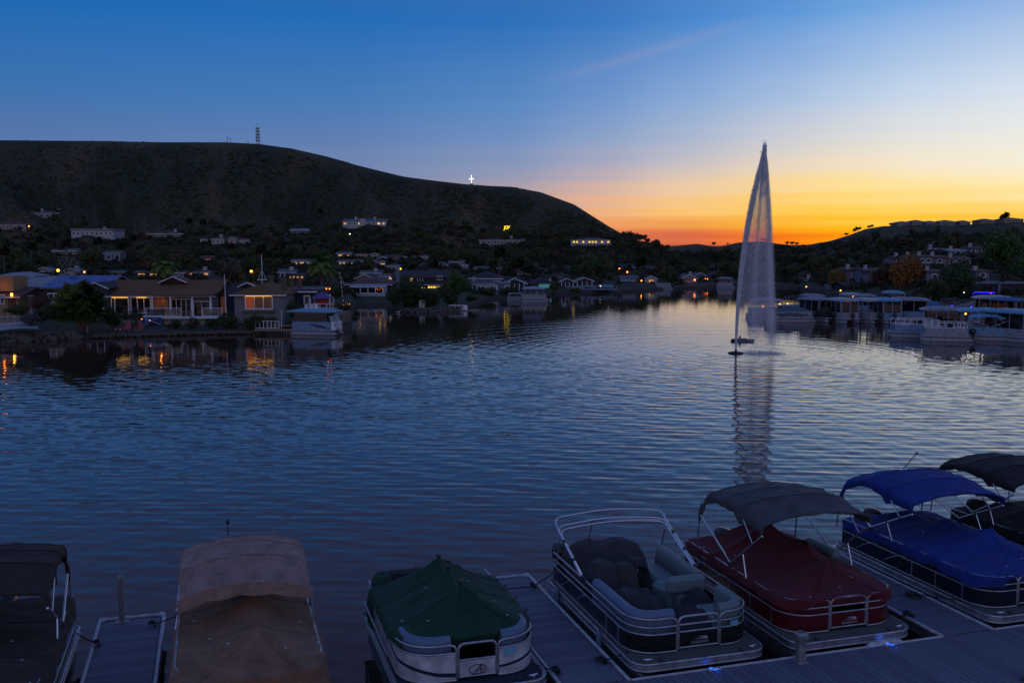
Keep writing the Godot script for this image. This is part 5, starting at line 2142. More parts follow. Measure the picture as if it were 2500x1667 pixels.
# ---------------------------------------------------------------- houses
# local axes: x to the right, y up from the ground, the front wall at z = 0, the house runs back along minus z
func slab(t: MB, a: Vector3, b: Vector3, c: Vector3, d: Vector3, th := 0.12) -> void:
	var m := (c - a).cross(b - a).normalized()
	if m.y < 0.0:
		m = -m
	var q := [a, b, c, d, a - m * th, b - m * th, c - m * th, d - m * th]
	t.quad(q[0], q[1], q[2], q[3])
	t.quad(q[7], q[6], q[5], q[4])
	for k in 4:
		t.quad(q[k], q[k + 4], q[(k + 1) % 4 + 4], q[(k + 1) % 4])

func roof_mesh(kind: String, w: float, dep: float, e: float, r: float, ov := 0.35) -> MB:
	var t := mb()
	var x := w / 2 + ov
	var f := ov
	var b := -dep - ov
	var m := (f + b) / 2
	match kind:
		"gablex":
			slab(t, Vector3(-x, e, f), Vector3(x, e, f), Vector3(x, r, m), Vector3(-x, r, m))
			slab(t, Vector3(x, e, b), Vector3(-x, e, b), Vector3(-x, r, m + 0.01), Vector3(x, r, m + 0.01))
		"gablez":
			slab(t, Vector3(-x, e, f), Vector3(-0.005, r, f), Vector3(-0.005, r, b), Vector3(-x, e, b))
			slab(t, Vector3(0.005, r, f), Vector3(x, e, f), Vector3(x, e, b), Vector3(0.005, r, b))
		"hip":
			var k := minf(x * 0.8, (f - b) * 0.5)
			if x * 2.0 > f - b:
				slab(t, Vector3(-x, e, f), Vector3(x, e, f), Vector3(x - k, r, m), Vector3(-x + k, r, m))
				slab(t, Vector3(x, e, b), Vector3(-x, e, b), Vector3(-x + k, r, m), Vector3(x - k, r, m))
				slab(t, Vector3(x, e, f), Vector3(x, e, b), Vector3(x - k, r, m), Vector3(x - k, r, m))
				slab(t, Vector3(-x, e, b), Vector3(-x, e, f), Vector3(-x + k, r, m), Vector3(-x + k, r, m))
			else:
				slab(t, Vector3(-x, e, f), Vector3(x, e, f), Vector3(0, r, f - k), Vector3(0, r, f - k))
				slab(t, Vector3(x, e, f), Vector3(x, e, b), Vector3(0, r, b + k), Vector3(0, r, f - k))
				slab(t, Vector3(-x, e, b), Vector3(-x, e, f), Vector3(0, r, f - k), Vector3(0, r, b + k))
				slab(t, Vector3(x, e, b), Vector3(-x, e, b), Vector3(0, r, b + k), Vector3(0, r, b + k))
		"flat":
			t.box(Vector3(0, (e + r) / 2, m), Vector3(x * 2, maxf(0.1, r - e), f - b), Basis.IDENTITY, 0.02)
		"shed":
			slab(t, Vector3(-x, e, f), Vector3(x, e, f), Vector3(x, r, b), Vector3(-x, r, b))
	return t

func walls_mesh(kind: String, w: float, dep: float, e: float, r: float) -> MB:
	var t := mb()
	var x := w / 2
	t.box(Vector3(0, (e - 0.9) / 2.0, -dep / 2), Vector3(w, e + 0.9, dep))
	var k := 0.92
	if kind == "gablez":
		for z in [-0.0, -dep]:
			t.tri(Vector3(-x, e, z), Vector3(0, lerpf(e, r, k), z), Vector3(x, e, z))
	if kind == "gablex":
		for sx in [-x, x]:
			t.tri(Vector3(sx, e, 0), Vector3(sx, lerpf(e, r, k), -dep / 2), Vector3(sx, e, -dep))
	return t

func window(o: Node3D, x0: float, x1: float, y0: float, y1: float, pane: Material, frame: Material, bars := 0, z := 0.0, th := 0.07, called := "window") -> Node3D:
	var f := mb()
	var cx := (x0 + x1) / 2
	var cy := (y0 + y1) / 2
	f.box(Vector3(x0, cy, z + 0.03), Vector3(th, y1 - y0 + th, 0.08))
	f.box(Vector3(x1, cy, z + 0.03), Vector3(th, y1 - y0 + th, 0.08))
	f.box(Vector3(cx, y0, z + 0.031), Vector3(x1 - x0 - th, th, 0.08))
	f.box(Vector3(cx, y1, z + 0.031), Vector3(x1 - x0 - th, th, 0.08))
	for k in bars:
		f.box(Vector3(lerpf(x0, x1, (k + 1.0) / (bars + 1)), cy, z + 0.029), Vector3(th * 0.8, y1 - y0 - th, 0.07))
	var w := part(called, f, frame, o)
	for k in bars + 1:
		var p := mb()
		var a := lerpf(x0, x1, float(k) / (bars + 1)) + th * 0.45
		var b := lerpf(x0, x1, float(k + 1) / (bars + 1)) - th * 0.45
		p.box(Vector3((a + b) / 2, cy, z + 0.012), Vector3(b - a, y1 - y0 - th, 0.02))
		part("pane", p, pane, w)
	return w

func box_part(o: Node3D, called: String, c: Vector3, sz: Vector3, m: Material, bev := 0.0, turn := 0.0) -> MeshInstance3D:
	var t := mb()
	t.box(c, sz, Basis(Vector3.UP, turn), bev)
	return part(called, t, m, o)

func house(label: String, px0: float, px1: float, ridge: float, eave: float, base: float, d: float, dep: float, roof: String, wallm: String, roofm: String, wins := [], extra := {}) -> Node3D:
	# photograph pixels of the front wall at distance d; wins: [x0, x1, y0, y1, pane, bars] in parts of the front
	clear.append([px0, px1, ridge, base, d])
	var a := at(px0, base, d)
	var b := at(px1, base, d)
	var gy := land((px0 + px1) / 2, d)
	var y0 := minf(a.y, gy) if extra.get("drop", true) else a.y
	y0 = a.y
	var w := b.x - a.x
	var e := at(px0, eave, d).y - y0
	var r: float = at(px0, ridge, d + dep * 0.5).y - y0
	var o := thing(extra.get("called", "house"), label, extra.get("category", "house"), Vector3((a.x + b.x) / 2, y0, -d), deg_to_rad(extra.get("turn", 0.0)), extra.get("group", ""))
	var wm := walls_mesh(roof, w, dep, e, r)
	# a footing down to the ground
	part("wall", wm, M[wallm], o)
	if gy < y0 - 0.8:
		box_part(o, "footing", Vector3(0, (gy - y0 - 1.5) / 2 - 0.45, -dep / 2), Vector3(w * 0.96, y0 - gy + 0.6, dep * 0.96), M["footing"])
	var rf := part("roof", roof_mesh(roof, w, dep, e + 0.03, maxf(r, e + 0.15), extra.get("ov", 0.3)), M[roofm], o)
	var ov: float = extra.get("ov", 0.3)
	if extra.get("fascia", true):
		var fm: Material = M[extra.get("trim", "white trim")]
		if roof == "gablez":
			var t := mb()
			for sx in [-1, 1]:
				t.tube([Vector3(sx * (w / 2 + ov), e - 0.05, ov + 0.03), Vector3(0, r - 0.05, ov + 0.03)], 0.06, 4)
			part("trim", t, fm, o)
		elif roof != "flat":
			box_part(o, "trim", Vector3(0, e - 0.06, ov + 0.03), Vector3(w + 2 * ov, 0.1, 0.05), fm)
	for q in wins:
		window(o, (q[0] - 0.5) * w, (q[1] - 0.5) * w, q[2] * e, q[3] * e, M[q[4]], M[extra.get("frame", "white trim")], q[5] if q.size() > 5 else 0, 0.0, extra.get("th", 0.07))
	for q in extra.get("chimneys", []):
		var t := mb()
		var cx: float = (q[0] - 0.5) * w
		var top: float = at(px0, q[1], d + dep * 0.4).y - y0
		t.box(Vector3(cx, (top + e * 0.8) / 2, -dep * q[3]), Vector3(q[2], top - e * 0.8, q[2]), Basis.IDENTITY, 0.03)
		t.box(Vector3(cx, top + 0.04, -dep * q[3]), Vector3(q[2] * 1.18, 0.1, q[2] * 1.18), Basis.IDENTITY, 0.02)
		part("chimney", t, M[q[4]], rf)
	return o

func house_materials() -> void:
	mat("brown roof", lin(0.26, 0.125, 0.042), 0.9, 0.0, "grain", 1.0, 1.0)
	mat("dark roof", lin(0.055, 0.05, 0.055), 0.85, 0.0, "grain", 1.0, 1.0)
	mat("red brown roof", lin(0.17, 0.085, 0.065), 0.85, 0.0, "grain", 1.0, 1.0)
	mat("slate roof", lin(0.15, 0.16, 0.17), 0.7, 0.0, "grain", 1.0, 1.0)
	mat("pale roof", lin(0.42, 0.44, 0.46), 0.6, 0.0, "grain", 1.0, 0.6)
	mat("blue metal roof", lin(0.025, 0.14, 0.42), 0.4, 0.1, "blotch", 3.0)
	mat("white wall", lin(0.72, 0.71, 0.70), 0.75, 0.0, "grain", 0.8, 0.4)
	mat("grey wall", lin(0.34, 0.345, 0.35), 0.8, 0.0, "grain", 0.8, 0.4)
	mat("dark wall", lin(0.07, 0.072, 0.08), 0.8, 0.0, "grain", 0.8, 0.4)
	mat("dark blue wall", lin(0.03, 0.048, 0.078), 0.8, 0.0, "grain", 0.8, 0.4)
	mat("blue wall", lin(0.22, 0.29, 0.38), 0.8, 0.0, "grain", 0.8, 0.4)
	mat("teal wall", lin(0.12, 0.34, 0.38), 0.8, 0.0, "grain", 0.8, 0.4)
	mat("tan wall", lin(0.42, 0.32, 0.23), 0.8, 0.0, "grain", 0.8, 0.4)
	mat("pink wall", lin(0.34, 0.26, 0.26), 0.8, 0.0, "grain", 0.8, 0.4)
	mat("lavender wall", lin(0.30, 0.28, 0.34), 0.8, 0.0, "grain", 0.8, 0.4)
	mat("cream wall", lin(0.5, 0.44, 0.36), 0.8, 0.0, "grain", 0.8, 0.4)
	mat("yellow wall", lin(0.5, 0.34, 0.15), 0.8, 0.0, "grain", 0.8, 0.4)
	mat("wood wall", lin(0.24, 0.10, 0.045), 0.8, 0.0, "grain", 0.8, 0.4)
	mat("brick chimney", lin(0.22, 0.14, 0.09), 0.9, 0.0, "grain", 0.4, 0.8)
	mat("footing", lin(0.16, 0.15, 0.14), 0.9, 0.0, "grain", 0.8, 0.4)
	mat("white trim", lin(0.80, 0.80, 0.80), 0.6)
	mat("dark trim", lin(0.09, 0.09, 0.1), 0.6)
	mat("dark pane", lin(0.01, 0.012, 0.016), 0.08)
	mat("grey pane", lin(0.05, 0.055, 0.065), 0.12)
	mat("red cloth", lin(0.45, 0.03, 0.03), 0.9)
	mat("purple cloth", lin(0.11, 0.07, 0.24), 0.9)
	mat("pale wood", lin(0.36, 0.27, 0.19), 0.8, 0.0, "grain", 0.5, 0.4)
	mat("stone", lin(0.17, 0.14, 0.11), 0.95, 0.0, "grain", 0.7, 1.5)
	mat("pink paint", lin(0.42, 0.12, 0.13), 0.6)
	glow("warm pane", Color(1.0, 0.66, 0.25), 0.75)
	glow("yellow pane", Color(1.0, 0.8, 0.22), 1.15)
	glow("dim pane", Color(0.75, 0.38, 0.14), 0.045)
	glow("amber pane", Color(1.0, 0.42, 0.08), 0.16)
	glow("brown pane", Color(0.7, 0.36, 0.16), 0.10)
	glow("bright lamp", Color(1.0, 0.62, 0.2), 6.0)
	glow("white lamp", Color(1.0, 0.93, 0.8), 5.0)
	glow("orange lamp", Color(1.0, 0.45, 0.1), 7.0)
	glow("teal pane", Color(0.35, 0.9, 0.85), 0.22)
	glow("soffit lamp", Color(1.0, 0.72, 0.2), 2.4)
	glow("purple lamp", Color(0.25, 0.18, 1.0), 6.0)
	glow("red lamp", Color(1.0, 0.12, 0.2), 4.0)
	glow("blue lamp", Color(0.12, 0.12, 1.0), 8.0)

func lamp_post(label: String, px: float, py: float, d: float, m: String, r := 0.16, light := 0.0, col := Color(1.0, 0.6, 0.2), group := "street lamps") -> void:
	d = rd(d)
	r *= d / maxf(d, 240.0 + (d - 240.0) / 0.395)
	var base := on_land(px, d)
	var top := at(px, py, d)
	if top.y < base.y + 0.4:
		base.y = top.y - 0.4
	var o := thing("street_lamp", label, "lamp", base, 0.0, group)
	var t := mb()
	t.tube([Vector3.ZERO, Vector3(0, top.y - base.y - r * 0.7, 0)], 0.035, 5)
	part("post", t, M["dark metal"], o)
	t = mb()
	t.blob(Vector3(0, top.y - base.y, 0), Vector3.ONE * r * 0.78, 6, 9)
	part("lamp", t, M[m], o)
	if light > 0.0:
		lamp(o, Vector3(0, top.y - base.y, 0), col, light, r * 0.5)

func railing(o: Node3D, a: Vector3, b: Vector3, h: float, n: int, m: Material, panel: Material = null, r := 0.03) -> void:
	var t := mb()
	t.box((a + b) / 2 + Vector3(0, h, 0), Vector3(a.distance_to(b), r * 2, r * 2), Basis(Vector3.UP, -atan2(b.z - a.z, b.x - a.x)))
	t.box((a + b) / 2 + Vector3(0, 0.08, 0), Vector3(a.distance_to(b), r * 2, r * 2), Basis(Vector3.UP, -atan2(b.z - a.z, b.x - a.x)))
	part("rail", t, m, o)
	for k in n + 1:
		var p := a.lerp(b, float(k) / n)
		t = mb()
		t.box(p + Vector3(0, h / 2, 0), Vector3(r * 2.2, h, r * 2.2))
		part("baluster", t, m, o)
	if panel:
		t = mb()
		t.box((a + b) / 2 + Vector3(0, h * 0.52, 0), Vector3(a.distance_to(b), h * 0.72, 0.012), Basis(Vector3.UP, -atan2(b.z - a.z, b.x - a.x)))
		part("panel", t, panel, o)

# ---------------------------------------------------------------- the houses on the left shore
func X(o: Node3D, px: float, d: float) -> float:
	# local x of a photograph column on a front wall at distance d
	return (px - 1250.0) / LENS * d - o.position.x

func Y(o: Node3D, py: float, d: float) -> float:
	return at(1250, py, d).y - o.position.y

func px_window(o: Node3D, x0: float, x1: float, y0: float, y1: float, d: float, pane: String, bars := 0, z := 0.0, frame := "white trim", th := 0.08) -> Node3D:
	return window(o, X(o, x0, d), X(o, x1, d), Y(o, y1, d), Y(o, y0, d), M[pane], M[frame], bars, z, th)

func main_house() -> void:
	var d := 95.0
	var o := house("long white trimmed house with brown shingle roof and a covered deck on the left shore", 262, 520, 683, 722, 787, d, 8.0, "gablex", "grey wall", "brown roof", [], {"ov": 0.45})
	px_window(o, 270, 312, 727, 766, d, "dark pane", 0)
	px_window(o, 271, 279, 727, 766, d, "dark pane", 0, 0.05)
	px_window(o, 318, 366, 727, 764, d, "dark pane", 2)
	# porch: posts, beam, back wall lit from inside
	var zf := 1.6
	var df := d - zf
	for px in [370, 414, 468, 513]:
		box_part(o, "post", Vector3(X(o, px, df), (Y(o, 722, df) + Y(o, 772, df)) / 2, zf), Vector3(0.12, Y(o, 722, df) - Y(o, 772, df), 0.12), M["white trim"], 0.01)
	box_part(o, "beam", Vector3((X(o, 366, df) + X(o, 518, df)) / 2, Y(o, 721, df), zf), Vector3(X(o, 518, df) - X(o, 366, df), 0.16, 0.14), M["white trim"], 0.01)
	var pr := mb()
	slab(pr, Vector3(X(o, 364, df), Y(o, 719, df), zf + 0.25), Vector3(X(o, 520, df), Y(o, 719, df), zf + 0.25), Vector3(X(o, 520, df), Y(o, 706, d + 1.2), -1.2), Vector3(X(o, 364, df), Y(o, 706, d + 1.2), -1.2))
	part("porch_roof", pr, M["brown roof"], o)
	px_window(o, 374, 410, 730, 757, d, "brown pane", 1, 0.0, "wood wall")
	px_window(o, 417, 465, 730, 772, d, "dark pane", 3)
	px_window(o, 471, 511, 736, 772, d, "dark pane", 1)
	# deck with its base wall and glass railings
	box_part(o, "deck", Vector3((X(o, 340, df) + X(o, 542, df)) / 2, Y(o, 773, df) - 0.06, zf / 2 + 0.3), Vector3(X(o, 542, df) - X(o, 340, df), 0.14, zf + 0.9), M["white trim"], 0.01)
	box_part(o, "deck_wall", Vector3((X(o, 398, df) + X(o, 500, df)) / 2, Y(o, 790, df), zf / 2 + 0.2), Vector3(X(o, 500, df) - X(o, 398, df), 1.3, zf + 0.3), M["cream wall"])
	var zr := zf + 0.65
	var dr := d - zr
	for q in [[354, 396, 753], [396, 440, 753], [492, 540, 750]]:
		railing(o, Vector3(X(o, q[0], dr), Y(o, 773, dr), zr), Vector3(X(o, q[1], dr), Y(o, 773, dr), zr), 0.8, 1, M["white trim"], M["smoky panel"], 0.025)
	# stairs with a blue side wall
	box_part(o, "stair_wall", Vector3(X(o, 368, dr), Y(o, 787, dr), zr + 0.1), Vector3(X(o, 396, dr) - X(o, 346, dr), 1.0, 0.12), M["blue metal roof"])
	for k in 5:
		box_part(o, "step", Vector3(X(o, 350 + k * 8, dr), Y(o, 798 - k * 5, dr), zr + 0.55), Vector3(0.34, 0.07, 0.9), M["pale wood"])
	var hr := mb()
	hr.tube([Vector3(X(o, 340, dr), Y(o, 775, dr) + 0.2, zr + 0.95), Vector3(X(o, 398, dr), Y(o, 800, dr) + 0.4, zr + 0.95)], 0.025, 5)
	hr.tube([Vector3(X(o, 362, dr), Y(o, 805, dr), zr + 0.95), Vector3(X(o, 362, dr), Y(o, 775, dr), zr + 0.95)], 0.02, 5)
	part("handrail", hr, M["white trim"], o)
	# little louvred gable on the roof
	var gz := -2.4
	var dg := d + 2.4
	var gm := mb()
	slab(gm, Vector3(X(o, 388, dg), Y(o, 690, dg), gz), Vector3(X(o, 422, dg), Y(o, 675, dg), gz), Vector3(X(o, 422, dg), Y(o, 675, dg), gz - 2.6), Vector3(X(o, 388, dg), Y(o, 690, dg), gz - 2.6))
	slab(gm, Vector3(X(o, 422.2, dg), Y(o, 675, dg), gz), Vector3(X(o, 456, dg), Y(o, 690, dg), gz), Vector3(X(o, 456, dg), Y(o, 690, dg), gz - 2.6), Vector3(X(o, 422.2, dg), Y(o, 675, dg), gz - 2.6))
	part("roof_gable", gm, M["brown roof"], o)
	gm = mb()
	gm.tube([Vector3(X(o, 388, dg), Y(o, 690, dg), gz + 0.06), Vector3(X(o, 422, dg), Y(o, 675.5, dg), gz + 0.06), Vector3(X(o, 457, dg), Y(o, 690.5, dg), gz + 0.06)], 0.055, 4)
	part("gable_trim", gm, M["white trim"], o)
	gm = mb()
	gm.tri(Vector3(X(o, 396, dg), Y(o, 690, dg), gz - 0.3), Vector3(X(o, 422, dg), Y(o, 678, dg), gz - 0.3), Vector3(X(o, 448, dg), Y(o, 690, dg), gz - 0.3))
	part("louvre", gm, M["dark wall"], o)
	# lamps under the eaves, hidden from above by the roof edge
	for q in [[274, 312], [334, 358]]:
		var a := X(o, q[0], d)
		var b := X(o, q[1], d)
		box_part(o, "soffit_light", Vector3((a + b) / 2, Y(o, 722, d) - 0.13, 0.26), Vector3(b - a, 0.04, 0.16), M["soffit lamp"])
	lamp(o, Vector3(X(o, 392, d), Y(o, 734, d), 0.5), Color(1.0, 0.6, 0.25), 0.1, 0.1)
	# deck furniture
	var tb := thing("deck_table", "small table and cushions on the covered deck of the brown roofed house", "table", Vector3(o.position.x + X(o, 455, df), o.position.y + Y(o, 773, df) + 0.02, -df + 0.3))
	box_part(tb, "top", Vector3(0, 0.5, 0), Vector3(0.9, 0.06, 0.6), M["pale wood"], 0.01)
	for sx in [-1, 1]:
		box_part(tb, "leg", Vector3(sx * 0.36, 0.25, 0), Vector3(0.06, 0.5, 0.5), M["pale wood"])
	# dark gap between the two wings, with a blue panel and a brown door
	var g := house("recessed dark middle part of the brown roofed house with a wooden door", 515, 574, 690, 722, 787, d + 1.5, 6.0, "gablex", "dark blue wall", "dark roof", [], {"ov": 0.1, "fascia": false, "called": "house_wing"})
	px_window(g, 537, 552, 720, 764, d + 1.5, "brown pane", 0, 0.0, "wood wall")
	px_window(g, 519, 529, 722, 766, d + 1.5, "dark pane")
	# right wing
	var rd := 94.0
	var r := house("grey boarded right wing of the brown roofed house with a three paned window", 573, 692, 690, 719, 790, rd, 7.0, "hip", "grey wall", "brown roof", [], {"ov": 0.4, "called": "house_wing"})
	px_window(r, 598, 664, 722, 754, rd, "dim pane", 2, 0.02, "white trim", 0.1)
	box_part(r, "lit_curtain", Vector3(X(r, 608, rd), Y(r, 738, rd), 0.045), Vector3(X(r, 618.5, rd) - X(r, 600, rd), Y(r, 724, rd) - Y(r, 752, rd), 0.012), M["amber pane"])
	for k in 9:
		if k < 2 or k > 6:
			box_part(r, "batten", Vector3(X(r, 577 + k * 13.2, rd), Y(r, 752, rd), 0.02), Vector3(0.05, Y(r, 720, rd) - Y(r, 786, rd), 0.04), M["grey wall"])
	box_part(r, "window_shelf", Vector3(X(r, 630, rd), Y(r, 760, rd), 0.2), Vector3(X(r, 672, rd) - X(r, 592, rd), 0.1, 0.4), M["dark trim"])
	var rg := mb()
	var zg := -1.6
	var dgg := rd + 1.6
	rg.tube([Vector3(X(r, 580, dgg), Y(r, 701, dgg), zg), Vector3(X(r, 603, dgg), Y(r, 690, dgg), zg), Vector3(X(r, 627, dgg), Y(r, 701, dgg), zg)], 0.06, 4)
	part("gable_trim", rg, M["white trim"], r)
	rg = mb()
	slab(rg, Vector3(X(r, 580, dgg), Y(r, 701, dgg), zg), Vector3(X(r, 603, dgg), Y(r, 690, dgg), zg), Vector3(X(r, 603, dgg), Y(r, 690, dgg), zg - 2.0), Vector3(X(r, 580, dgg), Y(r, 701, dgg), zg - 2.0), 0.08)
	slab(rg, Vector3(X(r, 603.1, dgg), Y(r, 690, dgg), zg), Vector3(X(r, 627, dgg), Y(r, 701, dgg), zg), Vector3(X(r, 627, dgg), Y(r, 701, dgg), zg - 2.0), Vector3(X(r, 603.1, dgg), Y(r, 690, dgg), zg - 2.0), 0.08)
	part("roof_gable", rg, M["brown roof"], r)
	var a2 := X(r, 600, rd)
	var b2 := X(r, 662, rd)
	box_part(r, "soffit_light", Vector3((a2 + b2) / 2, Y(r, 719.5, rd) - 0.11, 0.2), Vector3(b2 - a2, 0.04, 0.16), M["soffit lamp"])

func left_end() -> void:
	# house with the lit porch at the left edge
	var d := 98.0
	var o := house("yellow house with a lamp lit porch and an arched red door at the left edge", -110, 46, 700, 724, 770, d, 7.0, "gablex", "yellow wall", "red brown roof", [], {"ov": 0.35})
	box_part(o, "upper_wall", Vector3(X(o, -20, d), Y(o, 694, d), -2.5), Vector3(3.2, 1.5, 3.0), M["yellow wall"])
	var t := mb()
	var dx := X(o, 27, d)
	var dw := (X(o, 38, d) - X(o, 17, d)) / 2
	var poly := PackedVector2Array([Vector2(-dw, 0), Vector2(-dw, 1.2), Vector2(-dw * 0.7, 1.36), Vector2(0, 1.42), Vector2(dw * 0.7, 1.36), Vector2(dw, 1.2), Vector2(dw, 0)])
	t.prism(poly, 0, 0.06)
	var p := part("door", t, M["wood wall"], o)
	p.rotation.x = -PI / 2
	p.scale = Vector3(1, 1, 1)
	p.rotation = Vector3(PI / 2, 0, 0)
	p.position = Vector3(dx, Y(o, 757, d) + 1.42, 0.03)
	p.rotation = Vector3(-PI / 2, 0, 0)
	p.position = Vector3(dx, Y(o, 757, d), 0.01)
	px_window(o, 0, 8, 720, 742, d, "grey pane", 0)
	t = mb()
	t.blob(Vector3(X(o, 30, d), Y(o, 719, d), 0.25), Vector3(0.13, 0.18, 0.13), 6, 9)
	part("porch_lamp", t, M["bright lamp"], o)
	lamp(o, Vector3(X(o, 30, d), Y(o, 719, d), 0.45), Color(1.0, 0.55, 0.12), 0.22, 0.1)
	lamp(o, Vector3(X(o, -4, d), Y(o, 700, d), -0.4), Color(1.0, 0.5, 0.1), 0.14, 0.1)
	house("pale house with a light blue hipped roof behind the lit porch", 18, 112, 676, 703, 765, 106, 9.0, "hip", "lavender wall", "pale roof", [[0.08, 0.3, 0.1, 0.5, "grey pane"]], {"ov": 0.3})
	house("pale low wing with a white wall between the lit porch and the dark reddish tree", 42, 78, 712, 720, 765, 100, 4.0, "gablex", "white wall", "dark roof", [], {"ov": 0.3})
	house("second pale roofed house behind the light blue hipped roof at the left edge", -30, 60, 664, 680, 740, 120, 8.0, "hip", "grey wall", "pale roof", [], {"ov": 0.3})
	house("grey roofed house between the light blue roof and the blue metal roof", 60, 140, 672, 692, 740, 118, 8.0, "gablex", "dark wall", "slate roof", [], {"chimneys": [[0.9, 670, 0.55, 0.3, "cream wall"]]})
	var b := house("dark house with a bright blue metal roof beside the brown roofed house", 108, 250, 672, 703, 780, 99, 9.0, "gablex", "dark blue wall", "blue metal roof", [], {"ov": 0.3, "trim": "dark trim", "chimneys": [[0.17, 664, 0.55, 0.5, "cream wall"]]})
	px_window(b, 116, 146, 716, 738, 99, "grey pane", 1)
	box_part(b, "terrace_wall", Vector3(X(b, 132, 98), Y(b, 742, 98), 0.9), Vector3(1.6, 0.5, 0.3), M["cream wall"])
	house("dark gabled front with pale rake boards between the blue metal roof and the brown roof", 206, 264, 686, 704, 787, 94.5, 6.0, "gablez", "dark wall", "dark roof", [[0.2, 0.8, 0.1, 0.6, "dark pane", 1]], {"ov": 0.2, "called": "house_wing"})
	# terrace walls, lawn mound, slipway and rocks at the left edge
	var w := thing("slipway", "pale curved concrete slipway running down to the water at the left edge", "slipway", on_land(20, 83))
	t = mb()
	var rows := PackedVector3Array()
	for k in 10:
		var f := k / 9.0
		for e in 2:
			var dd := 81.6 + e * 3.4
			var px := lerpf(-60, 92, f)
			var q := at(px, lerpf(820, 808, f) - 10 * sin(f * 2.6) - e * 12, dd)
			rows.append(q - w.position)
	t.grid(rows, 2, 10)
	part("slab", t, M["pale roof"], w)
	t = mb()
	var pp := []
	for k in 10:
		pp.append(rows[k * 2 + 1] + Vector3(0, 0.05, 0))
	t.tube(pp, 0.09, 6)
	part("kerb", t, M["white wall"], w)
	var fence := thing("fence", "thin dark railing on the terrace at the left edge", "fence", at(30, 790, 88) - Vector3(0, 0.2, 0))
	railing(fence, Vector3(-2.4, 0, 0), Vector3(1.2, -0.1, 0.4), 1.7, 6, M["dark trim"], null, 0.02)
	var ter := thing("terrace_wall", "low pale terrace wall under the lit porch", "wall", at(20, 790, 92))
	box_part(ter, "wall", Vector3(-0.6, 0.15, 0), Vector3(3.4, 0.9, 0.3), M["cream wall"], 0.02)
	box_part(ter, "cap", Vector3(-0.6, 0.63, 0), Vector3(3.5, 0.08, 0.4), M["white wall"], 0.01)

